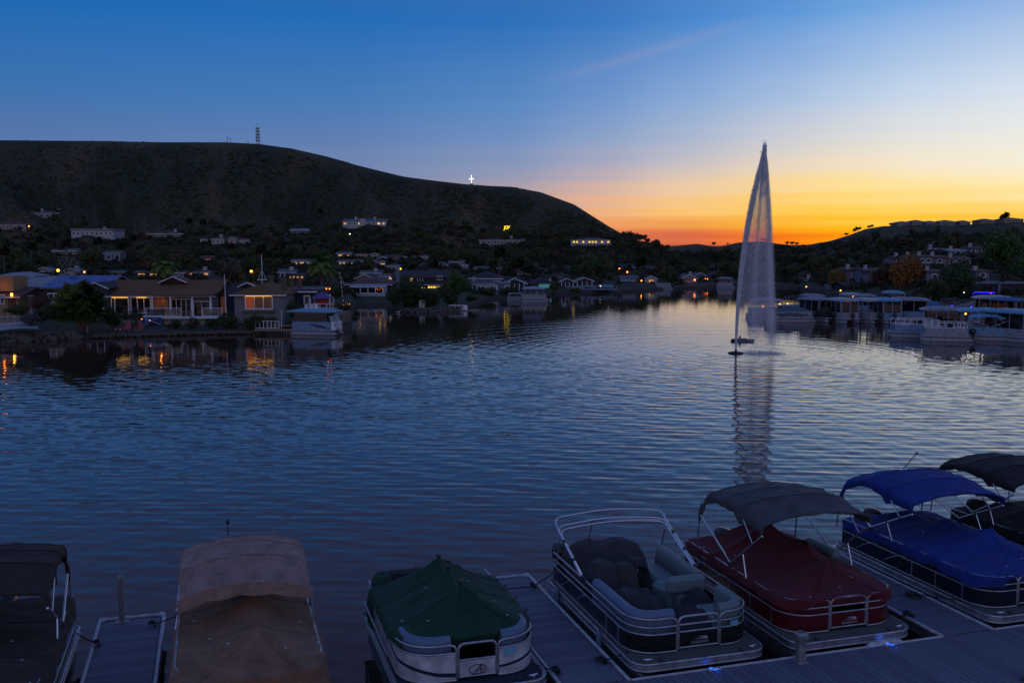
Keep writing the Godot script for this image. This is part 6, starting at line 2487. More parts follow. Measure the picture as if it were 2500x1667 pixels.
func far_right_of_point() -> void:
	# dark blue house behind the right wing
	var d := 99.0
	var o := house("dark blue house with a pale flat roof edge, white framed window and brick chimneys", 686, 772, 702, 709, 786, d, 6.0, "flat", "dark blue wall", "slate roof", [], {"ov": 0.3})
	px_window(o, 742, 755, 722, 744, d, "grey pane", 0, 0.0, "white trim", 0.1)
	px_window(o, 688, 697, 721, 742, d, "grey pane", 0)
	box_part(o, "trim", Vector3(0, Y(o, 712, d), 0.32), Vector3(3.9, 0.12, 0.06), M["white trim"])
	for q in [[662, 674, 99.5], [693, 681, 97.0], [713, 680, 101], [732, 681, 101]]:
		var dd: float = q[2]
		box_part(o, "chimney", Vector3(X(o, q[0], dd), Y(o, q[1] + 13, dd), d - dd), Vector3(0.46, 1.1, 0.46), M["brick chimney"], 0.02)
		box_part(o, "chimney_cap", Vector3(X(o, q[0], dd), Y(o, q[1], dd) + 0.02, d - dd), Vector3(0.54, 0.1, 0.54), M["dark trim"], 0.02)
	# canopy tent on the terrace of the point
	var tent := thing("canopy_tent", "purple canopy tent with red cloth under it on the terrace of the point", "canopy tent", at(786, 745, 97))
	var t := mb()
	var dd := 97.0
	var hw := 0.95
	var y0 := at(786, 727, dd).y - tent.position.y
	var y1 := at(786, 712, dd).y - tent.position.y
	for k in 4:
		var c := [Vector3(-hw, y0, hw), Vector3(hw, y0, hw), Vector3(hw, y0, -hw), Vector3(-hw, y0, -hw)]
		slab(t, c[k], c[(k + 1) % 4], Vector3(0.02, y1, 0), Vector3(0, y1, 0.02), 0.03)
	part("canopy", t, M["purple cloth"], tent)
	for k in 4:
		box_part(tent, "leg", Vector3([-hw, hw, hw, -hw][k], y0 / 2, [hw, hw, -hw, -hw][k]), Vector3(0.06, y0, 0.06), M["white trim"])
	box_part(tent, "red_cloth", Vector3(0.1, y0 * 0.45, 0.2), Vector3(1.1, y0 * 0.8, 0.5), M["red cloth"], 0.1)
	for q in [[797, 97], [805, 97.5]]:
		var s2 := thing("flag_pole", "striped blue and white pole %s the purple canopy tent" % ["before" if q[0] == 797 else "at the right of"], "pole", at(q[0], 748, q[1]))
		for k in 8:
			var m := mb()
			m.tube([Vector3(0, k * 0.17, 0), Vector3(0, k * 0.17 + 0.17, 0)], 0.09, 7)
			part("band", m, M["white trim"] if k % 2 == 0 else M["purple cloth"], s2)
		lamp_ball(s2, Vector3(0, 1.75, 0), "orange lamp", 0.06)
	# deck with a rail, retaining wall and a white picket rail on the point
	var dk := thing("terrace", "timber terrace with a rail under the purple canopy tent", "terrace", at(770, 752, 96))
	box_part(dk, "deck", Vector3(0.2, -0.05, 0), Vector3(4.0, 0.12, 2.4), M["pale wood"], 0.01)
	railing(dk, Vector3(-0.6, 0, 1.15), Vector3(1.9, 0.0, 1.15), 0.5, 4, M["white trim"], null, 0.02)
	box_part(dk, "base_wall", Vector3(0.2, -0.65, 0.2), Vector3(3.8, 1.1, 2.0), M["cream wall"])
	for k in 3:
		var ch := thing("deck_chair", "white slatted lounge chair below the terrace, %s of three" % ["left", "middle", "right"][k], "chair", at(748 + k * 12, 760 - k * 2, 95), 0.3)
		box_part(ch, "seat", Vector3(0, 0.16, 0), Vector3(0.36, 0.05, 0.5), M["white trim"], 0.01)
		box_part(ch, "backrest", Vector3(0, 0.36, -0.24), Vector3(0.36, 0.4, 0.05), M["white trim"], 0.01)
		for sx in [-1, 1]:
			box_part(ch, "leg", Vector3(sx * 0.15, 0.07, 0.1), Vector3(0.04, 0.14, 0.4), M["white trim"])
	var rw := thing("retaining_wall", "sloping pale timber retaining wall at the tip of the point behind the blue boat", "wall", at(822, 790, 93))
	t = mb()
	var c0 := at(775, 788, 93.5) - rw.position
	var c1 := at(853, 772, 97.0) - rw.position
	t.quad(c0 + Vector3(0, 0.3, 0), c1 + Vector3(0, 0.35, 0), c1 - Vector3(0, 1.3, 0), c0 - Vector3(0, 1.0, 0))
	t.quad(c0 + Vector3(0, 0.3, 0), c1 + Vector3(0, 0.35, 0), c1 + Vector3(-0.6, 0.35, -0.9), c0 + Vector3(-0.6, 0.3, -0.9))
	part("wall", t, M["pale wood"], rw)
	for k in 5:
		var a := c0.lerp(c1, k / 4.0)
		box_part(rw, "post", a - Vector3(0, 0.35, -0.05), Vector3(0.14, 1.3, 0.14), M["pale wood"])
	var pf := thing("picket_fence", "white picket rail along the tip of the point", "fence", at(822, 775, 94))
	for k in 9:
		var a := (at(790, 770, 94.2) - pf.position).lerp(at(850, 768, 97.5) - pf.position, k / 8.0)
		box_part(pf, "picket", a + Vector3(0, 0.1, 0), Vector3(0.07, 0.85, 0.07), M["white trim"])
	t = mb()
	t.tube([at(790, 762, 94.2) - pf.position, at(850, 760, 97.5) - pf.position], 0.025, 5)
	part("rail", t, M["white trim"], pf)
	lamp_post("orange dock lamp glowing at the tip of the point", 847, 744, 97.5, "bright lamp", 0.14, 0.5, Color(1.0, 0.6, 0.15), "")
	box_part(get_node("street_lamp"), "lamp_hood", get_node("street_lamp").get_child(1).mesh.get_aabb().get_center() + Vector3(-0.1, 0.02, 0), Vector3(0.62, 0.14, 0.16), M["bright lamp"])
	# flag pole with a red spiral beside the sunroom
	var sp := thing("flag_pole", "thin leaning pole wound in red and white before the white sunroom house", "pole", at(838, 742, 112))
	for k in 14:
		var m := mb()
		var h := k * 0.26
		m.tube([Vector3(0.02 * sin(k * 1.3) - 0.025 * k, h, 0), Vector3(0.02 * sin(k * 1.3 + 1.3) - 0.025 * (k + 1), h + 0.26, 0)], 0.05, 6)
		part("band", m, M["white trim"] if k % 2 else M["red cloth"], sp)
	var st := thing("star_ornament", "open triangle of pale tubes on a post left of the white sunroom house", "ornament", at(836, 720, 118))
	t = mb()
	var ty := at(836, 682, 118).y - st.position.y
	t.tube([Vector3(-0.25, ty - 0.5, 0), Vector3(0, ty, 0), Vector3(0.25, ty - 0.5, 0)], 0.035, 5, -1.0, true)
	part("triangle", t, M["white trim"], st)
	t = mb()
	t.tube([Vector3(0, 0, 0), Vector3(0, ty - 0.5, 0)], 0.04, 5)
	part("post", t, M["dark trim"], st)

func lamp_ball(o: Node3D, p: Vector3, m: String, r: float) -> void:
	var t := mb()
	t.blob(p, Vector3.ONE * r, 6, 8)
	part("lamp", t, M[m], o)

func shore_row() -> void:
	# white sunroom and the houses along the cove
	var o := house("white sunroom with four dark windows and a pale awning on the cove", 858, 938, 694, 699, 736, 140, 3.5, "shed", "white wall", "pale roof", [], {"ov": 0.25})
	px_window(o, 861, 935, 701, 716, 140, "dark pane", 3, 0.02, "white trim", 0.14)
	for k in 5:
		lamp_ball(o, Vector3(X(o, 918 + k * 4, 140), Y(o, 704 + (k % 3) * 2, 140), 0.08), "orange lamp", 0.025)
	house("wide house with a red brown roof behind the white sunroom", 846, 952, 677, 694, 732, 144, 9.0, "hip", "dark wall", "red brown roof", [[0.0, 0.1, 0.2, 0.7, "grey pane"]], {"ov": 0.4})
	house("pale gabled house showing over the red brown roof", 868, 912, 668, 680, 700, 158, 7.0, "gablez", "tan wall", "dark roof", [], {"ov": 0.3})
	house("pale blue roofed house right of the white sunroom", 908, 962, 677, 690, 730, 150, 7.0, "gablex", "grey wall", "slate roof", [], {})
	var ch := thing("chimney_tower", "tall pale blue chimney tower left of the dark two storey house", "chimney", on_land(971, 151))
	box_part(ch, "shaft", Vector3(0, (at(971, 655, 151).y - ch.position.y) / 2, 0), Vector3(0.5, at(971, 655, 151).y - ch.position.y, 0.5), M["blue wall"], 0.02)
	box_part(ch, "cap", Vector3(0, at(971, 655, 151).y - ch.position.y, 0), Vector3(0.62, 0.12, 0.62), M["white wall"], 0.02)
	lamp_ball(ch, Vector3(0.5, at(976, 656, 151).y - ch.position.y, 0.2), "bright lamp", 0.11)
	var h := house("dark two storey house with yellow lit windows on the cove", 960, 1092, 659, 676, 733, 152, 9.0, "gablex", "dark wall", "dark roof", [], {"ov": 0.35, "trim": "dark trim"})
	px_window(h, 998, 1008, 677, 692, 152, "warm pane", 1)
	px_window(h, 950, 957, 675, 690, 152, "warm pane", 0)
	px_window(h, 1020, 1032, 676, 690, 152, "grey pane", 1)
	px_window(h, 1067, 1080, 674, 683, 152, "grey pane", 1)
	var lr := mb()
	slab(lr, Vector3(X(h, 1000, 151), Y(h, 695, 150), 1.6), Vector3(X(h, 1082, 151), Y(h, 695, 150), 1.6), Vector3(X(h, 1082, 151), Y(h, 686, 152), 0.0), Vector3(X(h, 1000, 151), Y(h, 686, 152), 0.0))
	part("lower_roof", lr, M["dark roof"], h)
	box_part(h, "trim", Vector3((X(h, 1000, 151) + X(h, 1082, 151)) / 2, Y(h, 696, 150), 1.62), Vector3(X(h, 1082, 151) - X(h, 1000, 151), 0.1, 0.06), M["white trim"])
	px_window(h, 1003, 1038, 698, 706, 152, "yellow pane", 6, 0.02, "dark trim", 0.06)
	px_window(h, 1044, 1080, 698, 716, 152, "yellow pane", 5, 0.02, "dark trim", 0.07)
	var hut := thing("pump_hut", "small white hut with one window at the water's edge on the small point", "hut", at(1031, 752, 121))
	box_part(hut, "wall", Vector3(0, 0.35, 0), Vector3(0.75, 1.2, 0.7), M["white wall"], 0.02)
	box_part(hut, "roof", Vector3(0, 0.99, 0.02), Vector3(0.85, 0.08, 0.84), M["pale roof"], 0.02)
	window(hut, -0.12, 0.12, 0.35, 0.62, M["dark pane"], M["white trim"], 0, 0.35, 0.04)
	house("blue grey two storey house with a dark hipped roof", 1146, 1224, 663, 679, 722, 156, 8.0, "hip", "blue wall", "dark roof", [[0.78, 0.94, 0.62, 0.85, "grey pane", 1]], {"ov": 0.3, "chimneys": [[0.14, 676, 0.4, 0.0, "white wall"]]})
	var l := house("white low house with a flat roof before the blue grey house", 1152, 1216, 694, 697, 722, 151, 4.0, "flat", "white wall", "pale roof", [], {"ov": 0.1})
	px_window(l, 1154, 1163, 700, 713, 151, "grey pane", 0)
	px_window(l, 1174, 1184, 698, 708, 151, "grey pane", 0)
	px_window(l, 1197, 1212, 698, 708, 151, "grey pane", 2)
	var wb := house("white cube house with a tall dark window", 1217, 1246, 690, 692, 716, 153, 4.0, "flat", "blue wall", "pale roof", [], {"ov": 0.08})
	px_window(wb, 1233, 1243, 697, 714, 153, "dark pane", 0, 0.0, "white trim", 0.1)
	var pg := house("grey gabled house with an open porch frame behind the white cube house", 1228, 1284, 678, 693, 714, 160, 7.0, "gablez", "dark wall", "slate roof", [], {"ov": 0.3})
	for k in 5:
		box_part(pg, "post", Vector3(X(pg, 1232 + k * 12, 159), Y(pg, 703, 159), 0.9), Vector3(0.1, Y(pg, 692, 159) - Y(pg, 714, 159), 0.1), M["white trim"])
	var te := house("teal lit low house with a row of windows and a dark hipped roof", 1298, 1348, 678, 691, 706, 166, 7.0, "hip", "teal wall", "dark roof", [], {"ov": 0.5, "trim": "dark trim", "chimneys": [[0.9, 680, 0.4, 0.1, "white wall"]]})
	px_window(te, 1316, 1346, 693, 702, 166, "teal pane", 6, 0.0, "white trim", 0.07)
	for q in [[1368, 1402, 678, 689, "left"], [1406, 1448, 676, 686, "right"]]:
		var gh := house("small gabled cottage with a pale front frame, %s of the pair behind the pale jetty" % q[4], q[0], q[1], q[2], q[3], 702, 172, 6.0, "gablez", "dark wall", "slate roof", [], {"ov": 0.25})
		for k in 4:
			box_part(gh, "post", Vector3(X(gh, q[0] + 3 + k * (q[1] - q[0] - 6) / 3.0, 172), Y(gh, 695, 172), 0.3), Vector3(0.1, Y(gh, q[3], 172) - Y(gh, 702, 172), 0.1), M["white trim"])
	# long pale jetty
	var j := thing("jetty", "long pale blue jetty deck with a low rail along the far left shore", "jetty", at(1445, 708, 168))
	box_part(j, "deck", Vector3(0, 0.1, 0), Vector3(8.6, 0.14, 2.2), M["blue wall"], 0.02)
	railing(j, Vector3(-4.2, 0.15, 1.0), Vector3(4.2, 0.15, 1.0), 0.5, 12, M["pale roof"], null, 0.03)
	box_part(j, "ramp", Vector3(-3.2, 0.45, -1.2), Vector3(2.6, 0.1, 1.2), M["pale roof"])
	# stepped houses at the far shore
	house("stepped grey house high over the far shore, dark windows under a flat roof line", 1518, 1586, 622, 631, 641, 250, 7.0, "gablex", "grey wall", "slate roof", [[0.25, 0.4, 0.1, 0.8, "grey pane"], [0.6, 0.95, 0.1, 0.8, "grey pane"]], {"ov": 0.3})
	house("tan stepped house on the far shore slope with terraces", 1516, 1556, 644, 652, 676, 215, 6.0, "gablex", "tan wall", "dark roof", [[0.15, 0.4, 0.55, 0.8, "grey pane"], [0.5, 0.85, 0.55, 0.8, "grey pane"], [0.2, 0.8, 0.1, 0.35, "grey pane", 2]], {"ov": 0.2})
	house("slate roofed house at the far shore below the tan stepped house", 1518, 1560, 672, 684, 697, 186, 7.0, "gablex", "blue wall", "slate roof", [[0.6, 0.9, 0.1, 0.7, "dim pane"]], {"ov": 0.3})
	house("white gabled cottage with lit windows at the far shore", 1576, 1604, 671, 681, 691, 188, 6.0, "gablez", "white wall", "dark roof", [[0.3, 0.7, 0.2, 0.8, "warm pane", 1]], {"ov": 0.2})
	house("pale steep gabled house with a white chimney at the far shore", 1666, 1702, 668, 680, 697, 192, 6.0, "gablez", "lavender wall", "slate roof", [[0.2, 0.45, 0.2, 0.6, "grey pane"], [0.6, 0.85, 0.2, 0.6, "grey pane"]], {"ov": 0.2, "chimneys": [[0.6, 664, 0.45, 0.2, "white wall"]]})
	house("dim lavender house right of the white chimney at the far shore", 1700, 1722, 664, 672, 690, 200, 6.0, "gablez", "lavender wall", "slate roof", [], {"ov": 0.2})

func hill_houses() -> void:
	# label, x0, x1, ridge, eave, base, roof, wall, roof material, windows (n, pane), chimneys
	var H := [
		["white two storey mansion with chimneys on the slope of the big hill", 66, 164, 514, 520, 534, "hip", "white wall", "red brown roof", 7, "grey pane", 2],
		["tan house at the left edge on the slope of the big hill", -10, 62, 541, 549, 563, "hip", "tan wall", "red brown roof", 4, "grey pane", 0],
		["white flat roofed modern house on the slope below the mansion", 173, 275, 559, 563, 577, "flat", "white wall", "pale roof", 9, "grey pane", 1],
		["pinkish house with a tiled roof on the slope right of the modern house", 360, 446, 564, 570, 579, "hip", "pink wall", "red brown roof", 5, "grey pane", 1],
		["white box house at the left end of the row of pale houses on the slope", 488, 505, 582, 584, 592, "flat", "white wall", "pale roof", 1, "grey pane", 0],
		["pale house with double windows in the row of pale houses on the slope", 516, 546, 577, 583, 598, "hip", "white wall", "red brown roof", 3, "grey pane", 1],
		["small gabled house lit warm in the row of pale houses on the slope", 555, 577, 578, 584, 596, "gablez", "cream wall", "red brown roof", 1, "dim pane", 0],
		["white arched house at the right end of the row of pale houses on the slope", 580, 606, 580, 586, 596, "hip", "white wall", "red brown roof", 3, "grey pane", 0],
		["long white ranch house with lit windows on its own shelf of the big hill", 836, 942, 534, 541, 551, "gablex", "white wall", "slate roof", 9, "mix", 2],
		["low house with a pale roof line left of the long ranch house", 708, 756, 558, 562, 570, "gablex", "grey wall", "pale roof", 2, "grey pane", 0],
		["long grey house under the hillside letters", 1170, 1280, 580, 586, 598, "gablex", "grey wall", "dark roof", 7, "grey pane", 1],
		["long two storey house with bright yellow upper windows at the end of the big hill", 1394, 1490, 580, 586, 602, "hip", "white wall", "slate roof", 0, "", 0],
		["grey roofed house half hidden in trees under the white modern house", 126, 186, 606, 612, 622, "gablex", "tan wall", "slate roof", 2, "grey pane", 0],
		["house under trees right of the grey roofed house on the left slope", 254, 296, 612, 618, 640, "gablex", "blue wall", "slate roof", 2, "grey pane", 0],
		["white gabled house behind the pale roofs at the left", 85, 128, 651, 660, 674, "gablez", "cream wall", "slate roof", 1, "dark pane", 0],
		["pale gabled house behind the grey roof at the left", 155, 192, 654, 662, 676, "gablez", "tan wall", "slate roof", 1, "dark pane", 1],
		["low house with a lit window behind the blue metal roof", 240, 300, 660, 666, 676, "gablex", "dark wall", "slate roof", 2, "amber pane", 0],
		["low house with two lit yellow spots behind the brown roof", 330, 388, 660, 665, 676, "gablex", "dark wall", "slate roof", 2, "warm pane", 0],
		["blue lit house behind the little louvred gable", 410, 450, 659, 665, 677, "gablex", "lavender wall", "slate roof", 3, "grey pane", 0],
		["tan roofed house with lit windows behind the brown roof", 456, 512, 656, 664, 674, "hip", "tan wall", "red brown roof", 3, "warm pane", 1],
		["house with a lit amber porch high behind the flag mast", 490, 520, 624, 629, 637, "gablex", "dark wall", "red brown roof", 1, "amber pane", 0],
		["slate roofed house behind the brick chimneys", 680, 720, 656, 664, 680, "gablex", "lavender wall", "slate roof", 2, "grey pane", 1],
		["long low house with a string of orange lights behind the brick chimneys", 702, 742, 666, 671, 684, "gablex", "dark wall", "dark roof", 4, "warm pane", 0],
		["house with a lit terrace left of the tall feather palm", 712, 762, 632, 637, 648, "gablex", "tan wall", "slate roof", 3, "warm pane", 0],
		["orange lit long house in the upper row of small roofs", 868, 918, 618, 622, 630, "gablex", "tan wall", "red brown roof", 6, "amber pane", 0],
		["dim house left of the orange lit long house", 822, 858, 614, 619, 628, "gablex", "grey wall", "slate roof", 2, "warm pane", 0],
		["pale gabled house right of the orange lit long house", 905, 925, 617, 622, 632, "gablez", "cream wall", "red brown roof", 1, "dim pane", 0],
		["grey gabled house in the upper row of small roofs", 922, 948, 626, 632, 642, "gablez", "grey wall", "slate roof", 2, "grey pane", 0],
		["white gabled house in the upper row of small roofs", 970, 994, 624, 629, 636, "gablez", "white wall", "slate roof", 1, "grey pane", 0],
		["wide dark roofed house in the upper row of small roofs", 930, 976, 622, 628, 640, "gablex", "dark wall", "red brown roof", 3, "grey pane", 0],
		["pale roofed house at the right of the upper row of small roofs", 1008, 1044, 622, 626, 634, "gablex", "white wall", "slate roof", 3, "grey pane", 0],
		["house with many lit windows in the middle row of small roofs", 826, 862, 634, 638, 646, "gablex", "tan wall", "slate roof", 4, "warm pane", 0],
		["white walled house in the middle row of small roofs", 862, 918, 633, 638, 646, "gablex", "white wall", "slate roof", 5, "mix", 1],
		["house with an amber garage in the middle row of small roofs", 896, 916, 640, 643, 652, "gablex", "cream wall", "slate roof", 1, "amber pane", 0],
		["pale gabled house in the middle row of small roofs", 922, 944, 636, 641, 648, "gablez", "cream wall", "slate roof", 1, "warm pane", 0],
		["grey hipped house in the middle row of small roofs", 944, 974, 643, 649, 660, "hip", "grey wall", "slate roof", 2, "grey pane", 0],
		["house with a white chimney behind the red brown roof", 880, 930, 660, 666, 680, "gablex", "grey wall", "slate roof", 3, "grey pane", 1],
		["slate roofed house left of the white chimney tower", 905, 950, 668, 674, 690, "gablex", "white wall", "slate roof", 2, "grey pane", 0],
		["pale house at the right over the dark two storey house", 1098, 1132, 634, 639, 648, "gablex", "blue wall", "slate roof", 3, "grey pane", 0],
		["small white gable over the round green topped tree", 1128, 1142, 644, 649, 656, "gablez", "white wall", "slate roof", 0, "", 0],
		["small pale house in the trees over the round green topped tree", 1074, 1098, 640, 645, 650, "gablex", "cream wall", "slate roof", 2, "grey pane", 0],
		["grey roofed house behind the blue grey two storey house", 1160, 1190, 650, 656, 664, "gablex", "tan wall", "slate roof", 2, "grey pane", 0],
		["pale roof behind the thin fan palm over the blue grey house", 1215, 1250, 650, 655, 664, "gablex", "cream wall", "slate roof", 2, "grey pane", 0],
		["house with a tall chimney far left of the teal house", 1262, 1296, 655, 661, 672, "gablex", "dark wall", "slate roof", 2, "grey pane", 1],
		["dark house behind the teal house with an orange porch light", 1350, 1382, 668, 673, 684, "gablex", "dark wall", "dark roof", 1, "dim pane", 0],
	]
	for q in H:
		var p := find_land((q[1] + q[2]) / 2.0, q[5], 140.0)
		var d := -p.z
		var n: int = q[9]
		var wins := []
		for k in n:
			var a := (k + 0.22) / n
			var b := (k + 0.78) / n
			var pane: String = q[10]
			if pane == "mix":
				pane = ["warm pane", "grey pane", "grey pane", "yellow pane"][k % 4]
			wins.append([a, b, 0.28, 0.78, pane])
		var chs := []
		for k in q[11]:
			chs.append([[0.72, 0.28, 0.5][k], q[3] - 4.0, 0.6, 0.3, "white wall"])
		var dep := clampf((q[2] - q[1]) / LENS * d * 0.7, 3.0, 8.0)
		var o := house(q[0], q[1], q[2], q[3], q[4], q[5], d, dep, q[6], q[7], q[8], wins, {"chimneys": chs, "ov": 0.25, "th": 0.1, "trim": "white trim" if q[7] != "dark wall" else "dark trim"})
		if q[1] == 1394:
			for k in 12:
				px_window(o, 1398 + k * 7.6, 1403 + k * 7.6, 588, 593, d, ["yellow pane", "yellow pane", "grey pane", "yellow pane", "dim pane", "yellow pane"][k % 6], 0, 0.0, "white trim", 0.1)
			for k in 14:
				box_part(o, "post", Vector3(X(o, 1396 + k * 7.1, d), Y(o, 597, d), 0.8), Vector3(0.16, Y(o, 593.5, d) - Y(o, 602, d), 0.16), M["white trim"])
			box_part(o, "balcony", Vector3(0, Y(o, 594, d), 0.5), Vector3(X(o, 1491, d) - X(o, 1393, d), 0.14, 1.0), M["white trim"])
		if q[1] == 836:
			box_part(o, "portico", Vector3(X(o, 888, d), Y(o, 543, d), 0.5), Vector3(1.8, Y(o, 533, d) - Y(o, 551, d), 0.5), M["white wall"], 0.05)
	# letters on the hillside
	var jp := find_land(1237, 570, 200.0)
	var joy := thing("lit_letter_sign", "yellow glowing JOY letters on the hillside over the long grey house", "sign", jp)
	var f := SystemFont.new()
	f.font_names = PackedStringArray(["Droid Sans"])
	f.font_weight = 700
	for k in 3:
		var tm := TextMesh.new()
		tm.text = "JOY"[k]
		tm.font = f
		tm.font_size = 48
		tm.pixel_size = 8.5 / LENS * -jp.z / 36.0
		tm.depth = 0.12
		var n := shape("letter_light", tm, M["letter lamp"], joy)
		n.position = Vector3((k - 1) * 5.0 / LENS * -jp.z, 1.5, 0.4)
		box_part(joy, "post", Vector3((k - 1) * 4.6 / LENS * -jp.z, 0.6, 0.3), Vector3(0.08, 1.8, 0.08), M["dark trim"])
	# lit cross on the crest
	var cc := land_column(1152)
	var cp := on_land(1152, cc[7])
	var cr := thing("lighted_cross", "white glowing cross standing on the crest of the big hill", "cross", cp)
	var ct := at(1152, 428, cc[7]).y - cp.y
	box_part(cr, "lit_upright", Vector3(0, ct / 2 + 0.3, 0), Vector3(0.24, ct - 0.4, 0.24), M["cross lamp"])
	box_part(cr, "lit_crossbar", Vector3(0, ct * 0.62, 0), Vector3(1.75, 0.24, 0.2), M["cross lamp"])
	box_part(cr, "base", Vector3(0, 0.1, 0), Vector3(0.8, 0.6, 0.8), M["footing"])
	# radio tower and small masts
	tower()

func tower() -> void:
	var c := land_column(638)
	var p := on_land(638, c[7])
	var o := thing("radio_tower", "tall radio tower with rings of antenna drums on the crest of the big hill", "tower", p)
	var k0 := 0.62
	var h := (at(638, 312, c[7]).y - p.y) / k0
	o.scale = Vector3.ONE * k0
	var m: Material = M["mast steel"]
	var t := mb()
	for k in 4:
		var a := PI / 4 + k * PI / 2
		t.tube([Vector3(cos(a) * 1.3, -0.5, sin(a) * 1.3), Vector3(cos(a) * 0.45, h, sin(a) * 0.45)], 0.09, 4)
	part("legs", t, m, o).set_meta("kind", "stuff")
	t = mb()
	for e in 9:
		for k in 4:
			var a := PI / 4 + k * PI / 2
			var b := a + PI / 2
			var r0 := lerpf(1.3, 0.45, e / 9.0)
			var r1 := lerpf(1.3, 0.45, (e + 1) / 9.0)
			t.tube([Vector3(cos(a) * r0, h * e / 9.0, sin(a) * r0), Vector3(cos(b) * r1, h * (e + 1) / 9.0, sin(b) * r1)], 0.05, 3)
	part("bracing", t, m, o).set_meta("kind", "stuff")
	for k in 5:
		var y := h * (0.18 + k * 0.19)
		var ring := Node3D.new()
		ring.name = "antenna_ring"
		o.add_child(ring, true)
		ring.position.y = y
		var tt := mb()
		tt.lathe([Vector2(0.3, -0.1), Vector2(1.15, -0.1), Vector2(1.15, 0.1), Vector2(0.3, 0.1)], 14)
		part("platform", tt, m, ring)
		for e in 8:
			var a := TAU * e / 8
			var dm := mb()
			dm.lathe([Vector2(0, -0.5), Vector2(0.2, -0.45), Vector2(0.2, 0.45), Vector2(0, 0.5)], 8, Transform3D(Basis.IDENTITY, Vector3(cos(a) * 1.2, 0.3, sin(a) * 1.2)))
			part("antenna", dm, M["white wall"], ring)
	t = mb()
	t.tube([Vector3(0, h - 0.2, 0), Vector3(0, (at(638, 298, c[7]).y - p.y) / k0, 0)], 0.14, 5, 0.05)
	part("spire", t, m, o)
	for q in [[565, 334, "tallest thin mast left of the radio tower"], [572, 337, "thin mast beside the tallest one left of the radio tower"], [614, 346, "short mast right beside the radio tower"]]:
		var c2 := land_column(q[0])
		var p2 := on_land(q[0], c2[7])
		var o2 := thing("mast", q[2], "mast", p2)
		var hh := at(q[0], q[1], c2[7]).y - p2.y
		t = mb()
		t.tube([Vector3(0, -0.5, 0), Vector3(0, hh, 0)], 0.12, 5, 0.06)
		part("pole", t, m, o2)
		t = mb()
		t.box(Vector3(0, hh * 0.82, 0), Vector3(1.1, 0.12, 0.12))
		part("crossarm", t, m, o2)

